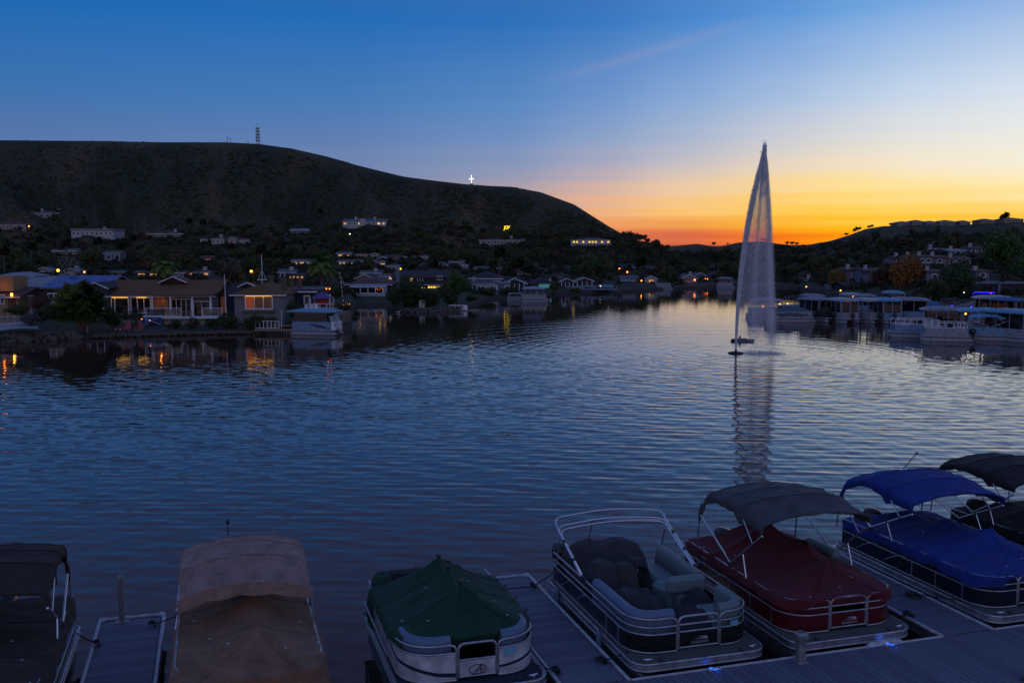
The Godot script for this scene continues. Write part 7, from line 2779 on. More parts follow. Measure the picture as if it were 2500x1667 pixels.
func shore_things() -> void:
	# stone kerb along the left shore, built stone by stone
	var mesh := []
	for k in 4:
		var g := RandomNumberGenerator.new()
		g.seed = 30 + k
		var t := mb()
		var rows := PackedVector3Array()
		for a in 6:
			for b in 8:
				var th := PI * a / 5.0
				var f := TAU * b / 8.0
				var r := 1.0 + (g.randf_range(-0.22, 0.22) if a > 0 and a < 5 else 0.0)
				rows.append(Vector3(sin(th) * cos(f), cos(th) * 0.7, -sin(th) * sin(f)) * r)
		t.grid(rows, 8, 6, true)
		mesh.append(t.mesh())
	var wall := thing("stone_edge", "row of rounded stones along the water below the left shore houses", "stone edge", Vector3.ZERO)
	var rocks := thing("rock_bank", "heap of brown boulders on the bank left of the big bushy fan palm", "rocks", Vector3.ZERO)
	for k in 150:
		var px := lerpf(225, 770, k / 150.0)
		var q := land_column(px)
		var p := on_land(px, q[0] + 0.35 + rng.randf_range(-0.15, 0.25))
		var st := shape("stone", mesh[rng.randi() % 4], M["stone"], wall)
		st.position = Vector3(p.x, 0.16 + rng.randf_range(-0.05, 0.06), p.z)
		st.scale = Vector3(rng.randf_range(0.14, 0.24), rng.randf_range(0.16, 0.28), rng.randf_range(0.14, 0.22))
		st.rotation.y = rng.randf() * TAU
	for k in 110:
		var px := rng.randf_range(-60, 190)
		var q := land_column(px)
		var p := on_land(px, q[0] + 0.1 + rng.randf() * 1.5)
		var st := shape("boulder", mesh[rng.randi() % 4], M["stone"], rocks)
		st.position = p + Vector3(0, 0.08, 0)
		var sz := rng.randf_range(0.13, 0.38)
		st.scale = Vector3(sz * 1.25, sz, sz)
		st.rotation = Vector3(rng.randf(), rng.randf() * TAU, rng.randf())
	var pr := thing("rock_bank", "low rocks round the small point with the white hut", "rocks", Vector3.ZERO)
	for k in 60:
		var px := lerpf(985, 1135, rng.randf())
		var q := land_column(px)
		var p := on_land(px, q[0] + rng.randf() * 0.8)
		var st := shape("boulder", mesh[rng.randi() % 4], M["stone"], pr)
		st.position = p + Vector3(0, 0.1, 0)
		var sz := rng.randf_range(0.18, 0.4)
		st.scale = Vector3(sz * 1.3, sz * 0.8, sz)
		st.rotation.y = rng.randf() * TAU
	# garden chairs and the float by the water
	for q in [[310, 806, "left"], [339, 808, "right"]]:
		var c := thing("garden_chair", "pinkish slatted garden chair near the water, %s one of the pair" % q[2], "chair", at(q[0], q[1] + 4, 88.0), 0.2 if q[2] == "left" else -0.3)
		box_part(c, "seat", Vector3(0, 0.24, 0), Vector3(0.5, 0.05, 0.46), M["pink paint"], 0.01)
		for k in 5:
			box_part(c, "slat", Vector3(-0.2 + k * 0.1, 0.55, -0.24 - 0.02 * (k % 2)), Vector3(0.085, 0.66 + 0.05 * (2 - absi(k - 2)), 0.03), M["pink paint"], 0.006)
		for sx in [-1, 1]:
			box_part(c, "armrest", Vector3(sx * 0.29, 0.42, 0.02), Vector3(0.1, 0.03, 0.56), M["pink paint"], 0.006)
			box_part(c, "leg", Vector3(sx * 0.26, 0.2, 0.22), Vector3(0.06, 0.42, 0.06), M["pink paint"])
	var ring := thing("pool_float", "red and white inflatable ring lying on the grass by the garden chairs", "float", at(287, 808, 88.2))
	for k in 8:
		var p := []
		for e in 5:
			var a := TAU * (k + e / 4.0) / 8
			p.append(Vector3(cos(a) * 0.24, 0.12 + 0.18 * sin(a) * 0.6, sin(a) * 0.2))
		var t := mb()
		t.tube(p, 0.09, 7)
		part("segment", t, M["red cloth"] if k % 2 else M["white trim"], ring)
	for q in [[343, 779, "upper"], [362, 782, "lower"]]:
		lamp_post("small amber garden lamp by the stairs, the %s one" % q[2], q[0], q[1], 90.5, "orange lamp", 0.05, 0.0, Color.WHITE, "garden lamps by the stairs")
	var fp := thing("flag_pole", "tall pale flag pole before the dark gap of the brown roofed house", "pole", on_land(551, 92))
	var t := mb()
	t.tube([Vector3.ZERO, Vector3(-0.12, at(551, 669, 92).y - fp.position.y, 0)], 0.045, 6, 0.03)
	part("pole", t, M["white trim"], fp)
	var mst := thing("sail_mast", "white yacht mast with a cross arm behind the right wing", "mast", on_land(640, 140))
	var mh := at(638, 622, 140).y - mst.position.y
	t = mb()
	t.tube([Vector3.ZERO, Vector3(0, mh, 0)], 0.06, 6, 0.04)
	part("pole", t, M["white trim"], mst)
	box_part(mst, "yard", Vector3(0, at(638, 683, 140).y - mst.position.y, 0), Vector3(1.3, 0.12, 0.16), M["white trim"], 0.02)
	for sx in [-1, 1]:
		t = mb()
		t.tube([Vector3(sx * 0.62, at(638, 683, 140).y - mst.position.y, 0), Vector3(0, at(638, 660, 140).y - mst.position.y, 0)], 0.03, 4)
		part("stay", t, M["white trim"], mst)
	# dock with railings by the blue boat
	var dk := thing("shore_dock", "timber shore dock with white railings left of the blue and white boat", "dock", at(670, 806, 89.2))
	box_part(dk, "deck", Vector3(0.55, 0.02, 0), Vector3(4.6, 0.14, 1.1), M["pale wood"], 0.01)
	box_part(dk, "float", Vector3(0.1, -0.2, 0.05), Vector3(1.5, 0.34, 1.0), M["black plastic"], 0.02)
	for k in 9:
		box_part(dk, "pile", Vector3(1.0 + k * 0.22, -0.18, 0.5), Vector3(0.09, 0.5, 0.09), M["pale wood"])
	railing(dk, Vector3(-1.8, 0.08, -0.3), Vector3(0.3, 0.08, -0.45), 0.72, 6, M["white trim"], null, 0.022)
	box_part(dk, "gangway", Vector3(0.6, 0.3, -1.4), Vector3(3.2, 0.1, 1.3), M["pale wood"], 0.01)
	var dp := thing("dock_pole", "thin pale pole on the shore dock beside the blue and white boat", "pole", at(687, 806, 89.0))
	t = mb()
	t.tube([Vector3(0, -0.3, 0), Vector3(0, 1.85, 0)], 0.03, 5)
	part("pole", t, M["white trim"], dp)
	var ld := thing("shore_dock", "little dock with a white rail under the round green topped tree", "dock", at(1122, 757, 122))
	box_part(ld, "deck", Vector3(0.6, 0.0, 0), Vector3(3.8, 0.14, 1.4), M["pale wood"], 0.01)
	railing(ld, Vector3(-1.3, 0.05, 0.6), Vector3(0.6, 0.05, 0.6), 0.62, 7, M["white trim"], null, 0.03)
	box_part(ld, "gate_box", Vector3(0.75, 0.35, 0.6), Vector3(0.5, 0.62, 0.06), M["white trim"], 0.01)
	for k in 6:
		box_part(ld, "pile", Vector3(-1.2 + k * 0.72, -0.4, 0.6), Vector3(0.1, 0.8, 0.1), M["pale wood"])
	# birds and floating things
	for q in [[902, 752, 1.0, "upright dark bird on a float near the white hut"], [445, 866, 0.9, "dark duck swimming before the left shore"], [1377, 745, 0.8, "small white bird swimming in the middle of the lake"], [972, 763, 0.8, "small white bird near the small point"]]:
		var d: float = 8.0 * LENS / (q[1] - HORIZON)
		var b := thing("water_bird", q[3], "bird", at(q[0], q[1], d))
		t = mb()
		var k2: float = q[2]
		t.blob(Vector3(0, 0.07, 0), Vector3(0.3, 0.12, 0.14) * k2, 6, 10)
		t.tube([Vector3(0.2, 0.1, 0) * k2, Vector3(0.27, 0.26, 0) * k2, Vector3(0.29, 0.34, 0) * k2], 0.05 * k2, 6, 0.035)
		t.blob(Vector3(0.31, 0.37, 0) * k2, Vector3(0.075, 0.055, 0.05) * k2, 6, 8)
		t.tube([Vector3(0.36, 0.365, 0) * k2, Vector3(0.45, 0.35, 0) * k2], 0.02 * k2, 5, 0.008)
		t.tube([Vector3(-0.26, 0.1, 0) * k2, Vector3(-0.4, 0.15, 0) * k2], 0.06 * k2, 5, 0.015)
		part("body", t, M["white wall"] if "white bird" in q[3] else M["dark trim"], b)

func lamps() -> void:
	# street lamps and porch lights: x, y, distance, colour, radius, light, words
	var L := [[143, 660, 140, "bright lamp", 0.26, 0.5, "bright street lamp over the grey roof on the left"], [207, 664, 150, "bright lamp", 0.16, 0.0, "smaller street lamp over the blue metal roof"], [614, 662, 150, "bright lamp", 0.24, 0.5, "bright street lamp behind the right wing"], [77, 552, 300, "bright lamp", 0.24, 0.0, "lamp beside the tan house on the slope"], [866, 602, 280, "orange lamp", 0.36, 0.0, "lone orange lamp on the dark slope above the small roofs"], [836, 650, 220, "bright lamp", 0.3, 0.0, "bright lamp at the foot of the small roofs"], [848, 639, 230, "white lamp", 0.24, 0.0, "white lamp in the middle row of small roofs, left one"], [859, 638.5, 230, "white lamp", 0.24, 0.0, "white lamp in the middle row of small roofs, right one"], [832, 642, 230, "bright lamp", 0.24, 0.0, "yellow lamp left of the white lamps"], [1196, 639, 230, "orange lamp", 0.26, 0.0, "orange lamp in the trees over the blue grey house"], [1372, 674, 200, "orange lamp", 0.26, 0.0, "orange lamp behind the pair of gabled cottages"], [1446, 664, 200, "orange lamp", 0.16, 0.0, "small orange lamp in the dark trees right of the cottages"], [1512, 656, 205, "orange lamp", 0.2, 0.0, "orange lamp left of the tan stepped house"], [1531, 664, 200, "orange lamp", 0.22, 0.3, "orange lamp under the tan stepped house"], [1558, 685, 186, "bright lamp", 0.2, 0.3, "yellow lamp between the slate roofed house and the white cottage"], [1566, 685, 186, "bright lamp", 0.16, 0.0, "second yellow lamp left of the white cottage"], [1696, 683, 189, "orange lamp", 0.22, 0.3, "orange lamp beside the pale steep gabled house"], [1717, 681, 196, "orange lamp", 0.12, 0.0, "first of three red orange lamps at the far shore"], [1722, 680, 196, "orange lamp", 0.12, 0.0, "middle one of three red orange lamps at the far shore"], [1727, 681, 196, "orange lamp", 0.12, 0.0, "last of three red orange lamps at the far shore"], [1337, 652, 215, "orange lamp", 0.14, 0.0, "small orange lamp in the trees above the teal house"], [1466, 698, 168, "white lamp", 0.1, 0.0, "small white lamp on the pale jetty"], [782, 578, 300, "warm pane", 0.3, 0.0, "square of dim light on the slope above the tall feather palm"], [593, 492, 430, "white lamp", 0.22, 0.0, "single white light high on the slope of the big hill"], [856, 571, 320, "white lamp", 0.2, 0.0, "path light under the long ranch house, left one"], [886, 566, 320, "white lamp", 0.2, 0.0, "path light under the long ranch house, middle one"], [916, 562, 320, "white lamp", 0.2, 0.0, "path light under the long ranch house, right one"], [970, 613, 270, "white lamp", 0.18, 0.0, "small white lamp right of the upper row of small roofs"], [1094, 626, 260, "white lamp", 0.16, 0.0, "small white lamp over the pale house in the trees"], [1376, 723, 158, "orange lamp", 0.07, 0.0, "tiny orange lamp at the water before the pair of cottages"],
		[1969, 700, 175, "bright lamp", 0.14, 0.0, "yellow lamp at the lawn edge left on the right shore"], [2024, 699, 168, "bright lamp", 0.17, 0.3, "yellow lamp by the pale wall on the right shore"], [2053, 709, 150, "bright lamp", 0.15, 0.3, "yellow lamp over the boat house"], [1864, 727, 140, "bright lamp", 0.13, 0.0, "yellow lamp behind the fountain's falling water"], [1905, 742, 128, "soffit lamp", 0.13, 0.0, "dock lamp behind the grey covered boat, left one"], [1924, 741, 128, "soffit lamp", 0.15, 0.0, "dock lamp behind the grey covered boat, right one"], [1995, 739, 124, "bright lamp", 0.13, 0.0, "yellow dock lamp over the second cabin boat"], [2039, 728, 136, "bright lamp", 0.13, 0.0, "yellow dock lamp left of the boat house"], [2084, 723, 136, "bright lamp", 0.11, 0.0, "yellow lamp right of the boat house"], [2212, 741, 122, "bright lamp", 0.12, 0.0, "yellow dock lamp over the row of cabin boats"], [2226, 730, 130, "bright lamp", 0.13, 0.2, "yellow lamp on the grass bank under the orange tree"], [2161, 729, 130, "white lamp", 0.08, 0.0, "white lamp on the bank left of the orange tree lamp"], [2361, 766, 92, "bright lamp", 0.11, 0.4, "bright yellow dock lamp among the front boats on the right"], [2432, 742, 112, "bright lamp", 0.12, 0.2, "yellow lamp over the boat with the lit cabin"], [2327, 746, 118, "purple lamp", 0.09, 0.1, "violet lamp on the dock behind the canopied boats, left one"], [2374, 749, 116, "purple lamp", 0.09, 0.1, "violet lamp on the dock behind the canopied boats, right one"], [2425, 753, 112, "purple lamp", 0.06, 0.0, "small violet lamp right of the lit cabin"], [2484, 757, 105, "purple lamp", 0.06, 0.0, "small violet lamp at the right edge of the marina"],
		[2320, 611, 200, "bright lamp", 0.22, 0.2, "yellow lamp before the upper apartments, left one"], [2402, 608, 200, "bright lamp", 0.22, 0.2, "yellow lamp before the upper apartments, middle one"], [2491, 598, 200, "orange lamp", 0.22, 0.2, "orange lamp before the upper apartments, right one"], [2376, 632, 190, "white lamp", 0.16, 0.0, "white lamp at the garage of the middle apartments"], [2379, 596, 240, "white lamp", 0.14, 0.0, "small white lamp over the upper apartments"], [2126, 659, 178, "white lamp", 0.13, 0.0, "white lamp on the lower apartments"], [2211, 615, 240, "white lamp", 0.12, 0.0, "small white lamp on the slope left of the upper apartments"], [2165, 671, 170, "orange lamp", 0.1, 0.0, "small orange lamp left of the large orange tree"], [2355, 714, 128, "white lamp", 0.07, 0.0, "small white lamp under the large round tree"]]
	for q in L:
		lamp_post(q[6], q[0], q[1], q[2], q[3], q[4], q[5], Color(1.0, 0.58, 0.2) if "purple" not in q[3] else Color(0.3, 0.2, 1.0))

# ---------------------------------------------------------------- the right shore and its marina
func apartments() -> void:
	var H := [
		["lower left apartment block with a round window and white chimney", 2066, 2106, 652, 660, 690, 1, "lavender wall"],
		["lower middle apartment block with tall windows left of the orange tree", 2110, 2150, 654, 662, 688, 2, "blue wall"],
		["lower dim apartment block between the small dark tree and the orange tree", 2140, 2180, 660, 668, 694, 1, "lavender wall"],
		["middle apartment block with an arched window left above the orange tree", 2186, 2222, 624, 631, 650, 2, "lavender wall"],
		["middle apartment block with an arched window above the orange tree", 2218, 2242, 622, 629, 652, 1, "lavender wall"],
		["middle apartment block with two round windows above the orange tree", 2244, 2276, 621, 627, 654, 2, "blue wall"],
		["middle apartment block with a round window right above the orange tree", 2276, 2312, 622, 629, 652, 1, "lavender wall"],
		["middle garage block right above the large round tree", 2314, 2372, 624, 632, 646, 3, "cream wall"],
		["upper long apartment block with a row of windows", 2264, 2320, 604, 609, 620, 4, "pink wall"],
		["upper long apartment block with a pale roof under the hill", 2318, 2362, 607, 613, 624, 3, "grey wall"],
		["upper apartment block with a chimney left of the large green tree", 2370, 2400, 600, 607, 624, 2, "lavender wall"],
		["upper apartment block behind the crown of the large green tree", 2400, 2460, 598, 605, 622, 3, "lavender wall"],
		["upper right apartment block with tall windows at the right edge", 2474, 2520, 602, 609, 650, 2, "lavender wall"],
		["lower apartment block between the orange tree and the large round tree", 2262, 2302, 656, 663, 700, 1, "lavender wall"],
		["lower apartment block right of the large round tree", 2384, 2416, 656, 663, 688, 1, "lavender wall"],
	]
	for q in H:
		var p := find_land((q[1] + q[2]) / 2.0, q[5], 146.0)
		var d := clampf(-p.z, 150.0, 235.0)
		var n: int = q[6]
		var o := house(q[0], q[1], q[2], q[3], q[4], q[5], d, 6.0, "gablex", q[7], "red brown roof" if q[7] != "grey wall" else "pale roof", [], {"chimneys": [[0.3, q[3] - 6.0, 0.5, 0.3, "white wall"]], "ov": 0.25, "category": "apartment house", "called": "apartment_house", "fascia": false})
		var w: float = (q[2] - q[1]) / LENS * d
		for k in n:
			var cx := ((k + 0.5) / n - 0.5) * w
			# arched windows under a pale round surround
			var pts := []
			for e in 11:
				var a := PI * e / 10.0
				pts.append(Vector3(cx - cos(a) * 0.42, Y(o, lerpf(q[4], q[5], 0.34), d) + sin(a) * 0.42, 0.04))
			pts.push_front(Vector3(cx - 0.42, pts[0].y - 0.35, 0.04))
			pts.append(Vector3(cx + 0.42, pts[0].y, 0.04))
			var t := mb()
			t.tube(pts, 0.07, 5, -1.0, true)
			var fr := part("window", t, M["white trim"], o)
			var pm := mb()
			for e in pts.size() - 2:
				pm.tri(pts[0] - Vector3(0, 0, 0.025), pts[e + 1] - Vector3(0, 0, 0.025), pts[e + 2] - Vector3(0, 0, 0.025))
			part("pane", pm, M["grey pane"], fr)
		box_part(o, "balcony", Vector3(0, Y(o, lerpf(q[4], q[5], 0.62), d), 0.3), Vector3(w * 0.7, 0.12, 0.7), M[q[7]], 0.02)
		window(o, -w * 0.3, w * 0.3, 0.15, Y(o, lerpf(q[4], q[5], 0.7), d), M["dark pane"], M["white trim"], 1, 0.0, 0.06)
	# houses on the crest of the right-hand hill
	for q in [["dark house on the right hand crest, first from the left", 2192, 2226, 540], ["pale roofed house on the right hand crest, second from the left", 2228, 2258, 537], ["low house on the right hand crest, third from the left", 2262, 2290, 539], ["wide house on the right hand crest, fourth from the left", 2294, 2336, 537], ["small house on the right hand crest, fifth from the left", 2346, 2370, 538], ["roof on the right hand crest left of the tiny palms", 2396, 2430, 534], ["roof on the right hand crest right of the tiny palms", 2452, 2500, 531]]:
		var c := land_column((q[1] + q[2]) / 2.0)
		var d := c[7] - 6.0
		var b := at(q[1], q[3], d)
		house(q[0], q[1], q[2], q[3], q[3] + 4, q[3] + 13, d, 6.0, "hip", "tan wall", "slate roof", [[0.1, 0.35, 0.3, 0.8, "grey pane"], [0.6, 0.85, 0.3, 0.8, "grey pane"]], {"ov": 0.3, "group": ""})
	# houses on the shore
	house("red roofed low house with a white chimney beyond the bright strip of water", 1966, 2018, 676, 684, 697, 192, 7.0, "gablex", "lavender wall", "red brown roof", [[0.3, 0.45, 0.2, 0.7, "grey pane"], [0.6, 0.75, 0.2, 0.7, "grey pane"]], {"chimneys": [[0.2, 671, 0.5, 0.1, "white wall"]]})
	house("small pale shed beside the yellow lamp on the right shore", 2028, 2048, 694, 697, 710, 166, 3.0, "gablex", "blue wall", "pale roof", [], {"ov": 0.1, "called": "shed", "category": "shed"})
	house("dark blue low house with a pale gable edge behind the marina", 2070, 2142, 688, 700, 715, 158, 8.0, "gablex", "dark blue wall", "dark roof", [[0.45, 0.6, 0.15, 0.75, "grey pane"], [0.62, 0.7, 0.15, 0.75, "dark pane"]], {"ov": 0.4})
	var lp := house("little porch with an orange lit doorway right of the dark blue low house", 2142, 2162, 694, 698, 716, 156, 2.0, "flat", "wood wall", "dark roof", [[0.25, 0.8, 0.1, 0.9, "orange door pane"]], {"ov": 0.1, "called": "porch", "category": "porch"})
	var bh := house("small pale boat house with a flat dark roof behind the cabin boats", 2056, 2080, 713, 717, 734, 132, 3.0, "flat", "blue wall", "dark roof", [], {"ov": 0.5, "called": "boat_house", "category": "boat house"})
	var cl := house("long dark clubhouse with a flat pale roof edge at the right", 2384, 2560, 690, 694, 740, 139, 9.0, "flat", "dark wall", "slate roof", [], {"ov": 0.3, "called": "clubhouse", "category": "clubhouse"})
	px_window(cl, 2455, 2466, 716, 724, 139, "dim pane", 0)
	px_window(cl, 2474, 2482, 710, 728, 139, "grey pane", 0)
	px_window(cl, 2490, 2510, 706, 730, 139, "grey pane", 1)
	box_part(cl, "pier", Vector3(X(cl, 2446, 138), Y(cl, 708, 138), 0.2), Vector3(0.35, 2.3, 0.35), M["blue wall"])
	for k in 22:
		var px := 2372 + k * 2.75
		lamp_ball(cl, Vector3(X(cl, px, 138), Y(cl, 712.5 + (3.0 if k < 4 else 0.0) + 0.1 * k, 138), 0.9), "blue lamp", 0.045)
	for k in 3:
		lamp_ball(cl, Vector3(X(cl, 2377 + k * 9, 138), Y(cl, 723, 138), 0.6), "red lamp", 0.05)
	lamp_ball(cl, Vector3(X(cl, 2424, 138), Y(cl, 716, 138), 0.6), "red lamp", 0.07)
	var dr := mb()
	slab(dr, Vector3(X(cl, 2370, 138), Y(cl, 712, 138), 0.85), Vector3(X(cl, 2432, 138), Y(cl, 712, 138), 0.85), Vector3(X(cl, 2432, 138), Y(cl, 708, 139), 0.0), Vector3(X(cl, 2370, 138), Y(cl, 708, 139), 0.0), 0.06)
	part("porch_roof", dr, M["dark roof"], cl)
	lamp(cl, Vector3(X(cl, 2398, 138), Y(cl, 717, 138), 1.2), Color(0.25, 0.12, 1.0), 0.12, 0.2)
	# ramp down to the marina
	var rp := thing("gangway", "pale gangway ramp sloping down to the docks on the right", "ramp", at(2390, 738, 126))
	var t := mb()
	t.tube([at(2352, 747, 124) - rp.position, at(2408, 729, 130) - rp.position], 0.07, 5)
	t.tube([at(2352, 743, 124) - rp.position, at(2408, 725.5, 130) - rp.position], 0.045, 5)
	part("rail", t, M["pale roof"], rp)
	t = mb()
	var a := at(2350, 750, 124) - rp.position
	var b := at(2420, 731, 130) - rp.position
	slab(t, a, b, b + Vector3(0, 0, -1.4), a + Vector3(0, 0, -1.4), 0.12)
	part("walkway", t, M["blue wall"], rp)
	# bank walls and floating docks
	var bw := thing("bank_wall", "low stone bank wall behind the marina on the right", "wall", on_land(2330, 131))
	for k in 24:
		var p := on_land(2060 + k * 22.0, land_column(2060 + k * 22.0)[0] + 0.3)
		box_part(bw, "block", p - bw.position + Vector3(0, 0.2, 0), Vector3(1.35, 0.7, 0.4), M["stone"], 0.05, rng.randf_range(-0.1, 0.1) - 0.05)
	for q in [[1900, 2480, 726, 760, 143, "long grey floating dock behind the cabin boats"], [2290, 2540, 790, 810, 98, "grey floating dock behind the front boats on the right"]]:
		var d: float = 8.0 * LENS / (752 - HORIZON) if q[4] == 143 else q[4]
		var fd := thing("floating_dock", q[5], "dock", Vector3((at(q[0], 700, d).x + at(q[1], 700, d).x) / 2, 0, -d))
		box_part(fd, "deck", Vector3(0, 0.3, 0), Vector3(at(q[1], 700, d).x - at(q[0], 700, d).x, 0.16, 1.6), M["dock plank"], 0.02)
		box_part(fd, "float", Vector3(0, 0.06, 0), Vector3(at(q[1], 700, d).x - at(q[0], 700, d).x - 0.4, 0.3, 1.3), M["black plastic"])
		for k in 6:
			box_part(fd, "pile", Vector3(lerpf(-8, 8, k / 5.0), 0.5, -0.9), Vector3(0.16, 1.8, 0.16), M["dark trim"])

func marina_hull(o: Node3D, W: float, L: float, h: float, side: Material) -> void:
	# two pontoons, a deck and side panels; local x along the beam, z along the length
	for sx in [-1, 1]:
		var t := mb()
		var prof := [Vector2(0.0, 0.3), Vector2(0.1, 0.2), Vector2(0.24, -0.1), Vector2(0.3, -0.5), Vector2(0.3, -L + 0.3), Vector2(0.2, -L), Vector2(0.0, -L - 0.02)]
		t.lathe(prof, 10, Transform3D(Basis(Vector3.RIGHT, PI / 2), Vector3(sx * (W / 2 - 0.34), 0.12, L / 2)))
		part("pontoon", t, M["pale hull"], o)
	box_part(o, "deck", Vector3(0, 0.44, 0), Vector3(W, 0.14, L), M["pale hull"], 0.03)
	for sx in [-1, 1]:
		box_part(o, "side_panel", Vector3(sx * (W / 2 - 0.05), 0.51 + h / 2, 0), Vector3(0.05, h, L - 0.5), side, 0.01)
	for sz in [-1, 1]:
		box_part(o, "end_panel", Vector3(0, 0.51 + h / 2, sz * (L / 2 - 0.25)), Vector3(W - 0.2, h, 0.05), side, 0.01)

func dome(t: MB, hw: float, z0: float, z1: float, y: float, rise: float) -> void:
	# a cambered roof with rounded corners and a rolled edge
	var rows := PackedVector3Array()
	for ring in 6:
		var k: float = [1.0, 1.03, 1.0, 0.8, 0.45, 0.0][ring]
		var h: float = [0.0, 0.05, 0.11, 0.11 + rise * 0.5, 0.11 + rise * 0.86, 0.11 + rise][ring]
		for q in rounded(-hw, z0, hw, z1, [0.35, 0.35, 0.35, 0.35], 3):
			var c := Vector2(0, (z0 + z1) / 2)
			var p: Vector2 = c + (q - c) * k
			rows.append(Vector3(p.x, y + h, p.y))
	t.grid(rows, rows.size() / 6, 6, true)
	t.prism(rounded(-hw, z0, hw, z1, [0.35, 0.35, 0.35, 0.35], 3), y - 0.02, y)

func marina_boat(label: String, px: float, py: float, L: float, W: float, turn: float, kind: String, top: Material, side: Material, height := 2.15) -> Node3D:
	var d := 8.0 * LENS / (py - HORIZON)
	var o := thing("cabin_boat", label, "boat", Vector3(at(px, py, d).x, 0, -d), deg_to_rad(turn), "boats in the far marina" if px > 1700 else "")
	marina_hull(o, W, L, 0.62, side)
	if kind == "hardtop" or kind == "cabin":
		var t := mb()
		dome(t, W / 2 + 0.12, -L / 2 + 0.1, L / 2 - 0.3, height - 0.1, 0.24)
		part("hard_top", t, top, o)
		for sx in [-1, 1]:
			for k in 4:
				box_part(o, "post", Vector3(sx * (W / 2 - 0.06), (height + 1.0) / 2, lerpf(-L / 2 + 0.4, L / 2 - 0.6, k / 3.0)), Vector3(0.06, height - 1.05, 0.06), M["pale hull"])
		if kind == "cabin":
			for sx in [-1, 1]:
				var p := mb()
				p.box(Vector3(sx * (W / 2 - 0.07), (height + 1.05) / 2, 0), Vector3(0.02, height - 1.2, L - 1.2))
				part("side_window", p, M["cabin pane"], o)
			for k in 2:
				box_part(o, "end_window", Vector3((k - 0.5) * W * 0.46, (height + 1.1) / 2, L / 2 - 0.42), Vector3(W * 0.42, height - 1.3, 0.03), M["cabin pane"])
				box_part(o, "end_frame", Vector3((k - 0.5) * W * 0.94, (height + 1.0) / 2, L / 2 - 0.40), Vector3(0.08, height - 1.1, 0.08), M["pale hull"])
			box_part(o, "end_frame", Vector3(0, (height + 1.0) / 2, L / 2 - 0.40), Vector3(0.08, height - 1.1, 0.08), M["pale hull"])
		else:
			box_part(o, "seat", Vector3(0, 0.8, -L * 0.15), Vector3(W - 0.5, 0.5, 0.6), M["pale hull"], 0.06)
			box_part(o, "console", Vector3(W * 0.2, 0.95, L * 0.1), Vector3(0.5, 0.85, 0.5), side, 0.05)
	elif kind == "covered":
		cover(o, "mooring_cover", top, W - 0.1, -L / 2 + 0.15, L / 2 - 0.15, [Vector3(0, height * 0.78, -L * 0.3), Vector3(0, height * 0.8, 0), Vector3(0, height * 0.72, L * 0.28)], 1.12, 0.45, -0.25, 0.03, int(px), 0.3, 0.4)
	elif kind == "awning":
		bimini(o, top, W / 2, [Vector2(-L * 0.42, height - 0.1), Vector2(-L * 0.15, height + 0.05), Vector2(L * 0.12, height + 0.05), Vector2(L * 0.36, height - 0.12)], 0.14, 0.16, Vector3(W / 2 - 0.05, 1.15, 0), int(px))
		box_part(o, "seat", Vector3(0, 0.8, 0), Vector3(W - 0.5, 0.5, L * 0.5), M["dark mesh"], 0.1)
	elif kind == "open":
		for sx in [-1, 1]:
			railing(o, Vector3(sx * (W / 2 - 0.05), 1.1, -L / 2 + 0.3), Vector3(sx * (W / 2 - 0.05), 1.1, L / 2 - 0.3), 0.5, 6, M["white trim"], null, 0.02)
		box_part(o, "seat", Vector3(0, 0.8, -L * 0.2), Vector3(W - 0.4, 0.6, 0.7), M["pale hull"], 0.08)
		box_part(o, "console", Vector3(0.3, 1.0, L * 0.1), Vector3(0.6, 0.9, 0.5), M["dark mesh"], 0.05)
	var g := mb()
	g.blob(Vector3(0, 0.85, L / 2 + 0.22), Vector3(0.2, 0.3, 0.3), 6, 9)
	g.box(Vector3(0, 0.35, L / 2 + 0.25), Vector3(0.14, 0.8, 0.22), Basis.IDENTITY, 0.03)
	part("outboard_motor", g, M["dark metal"], o)
	return o

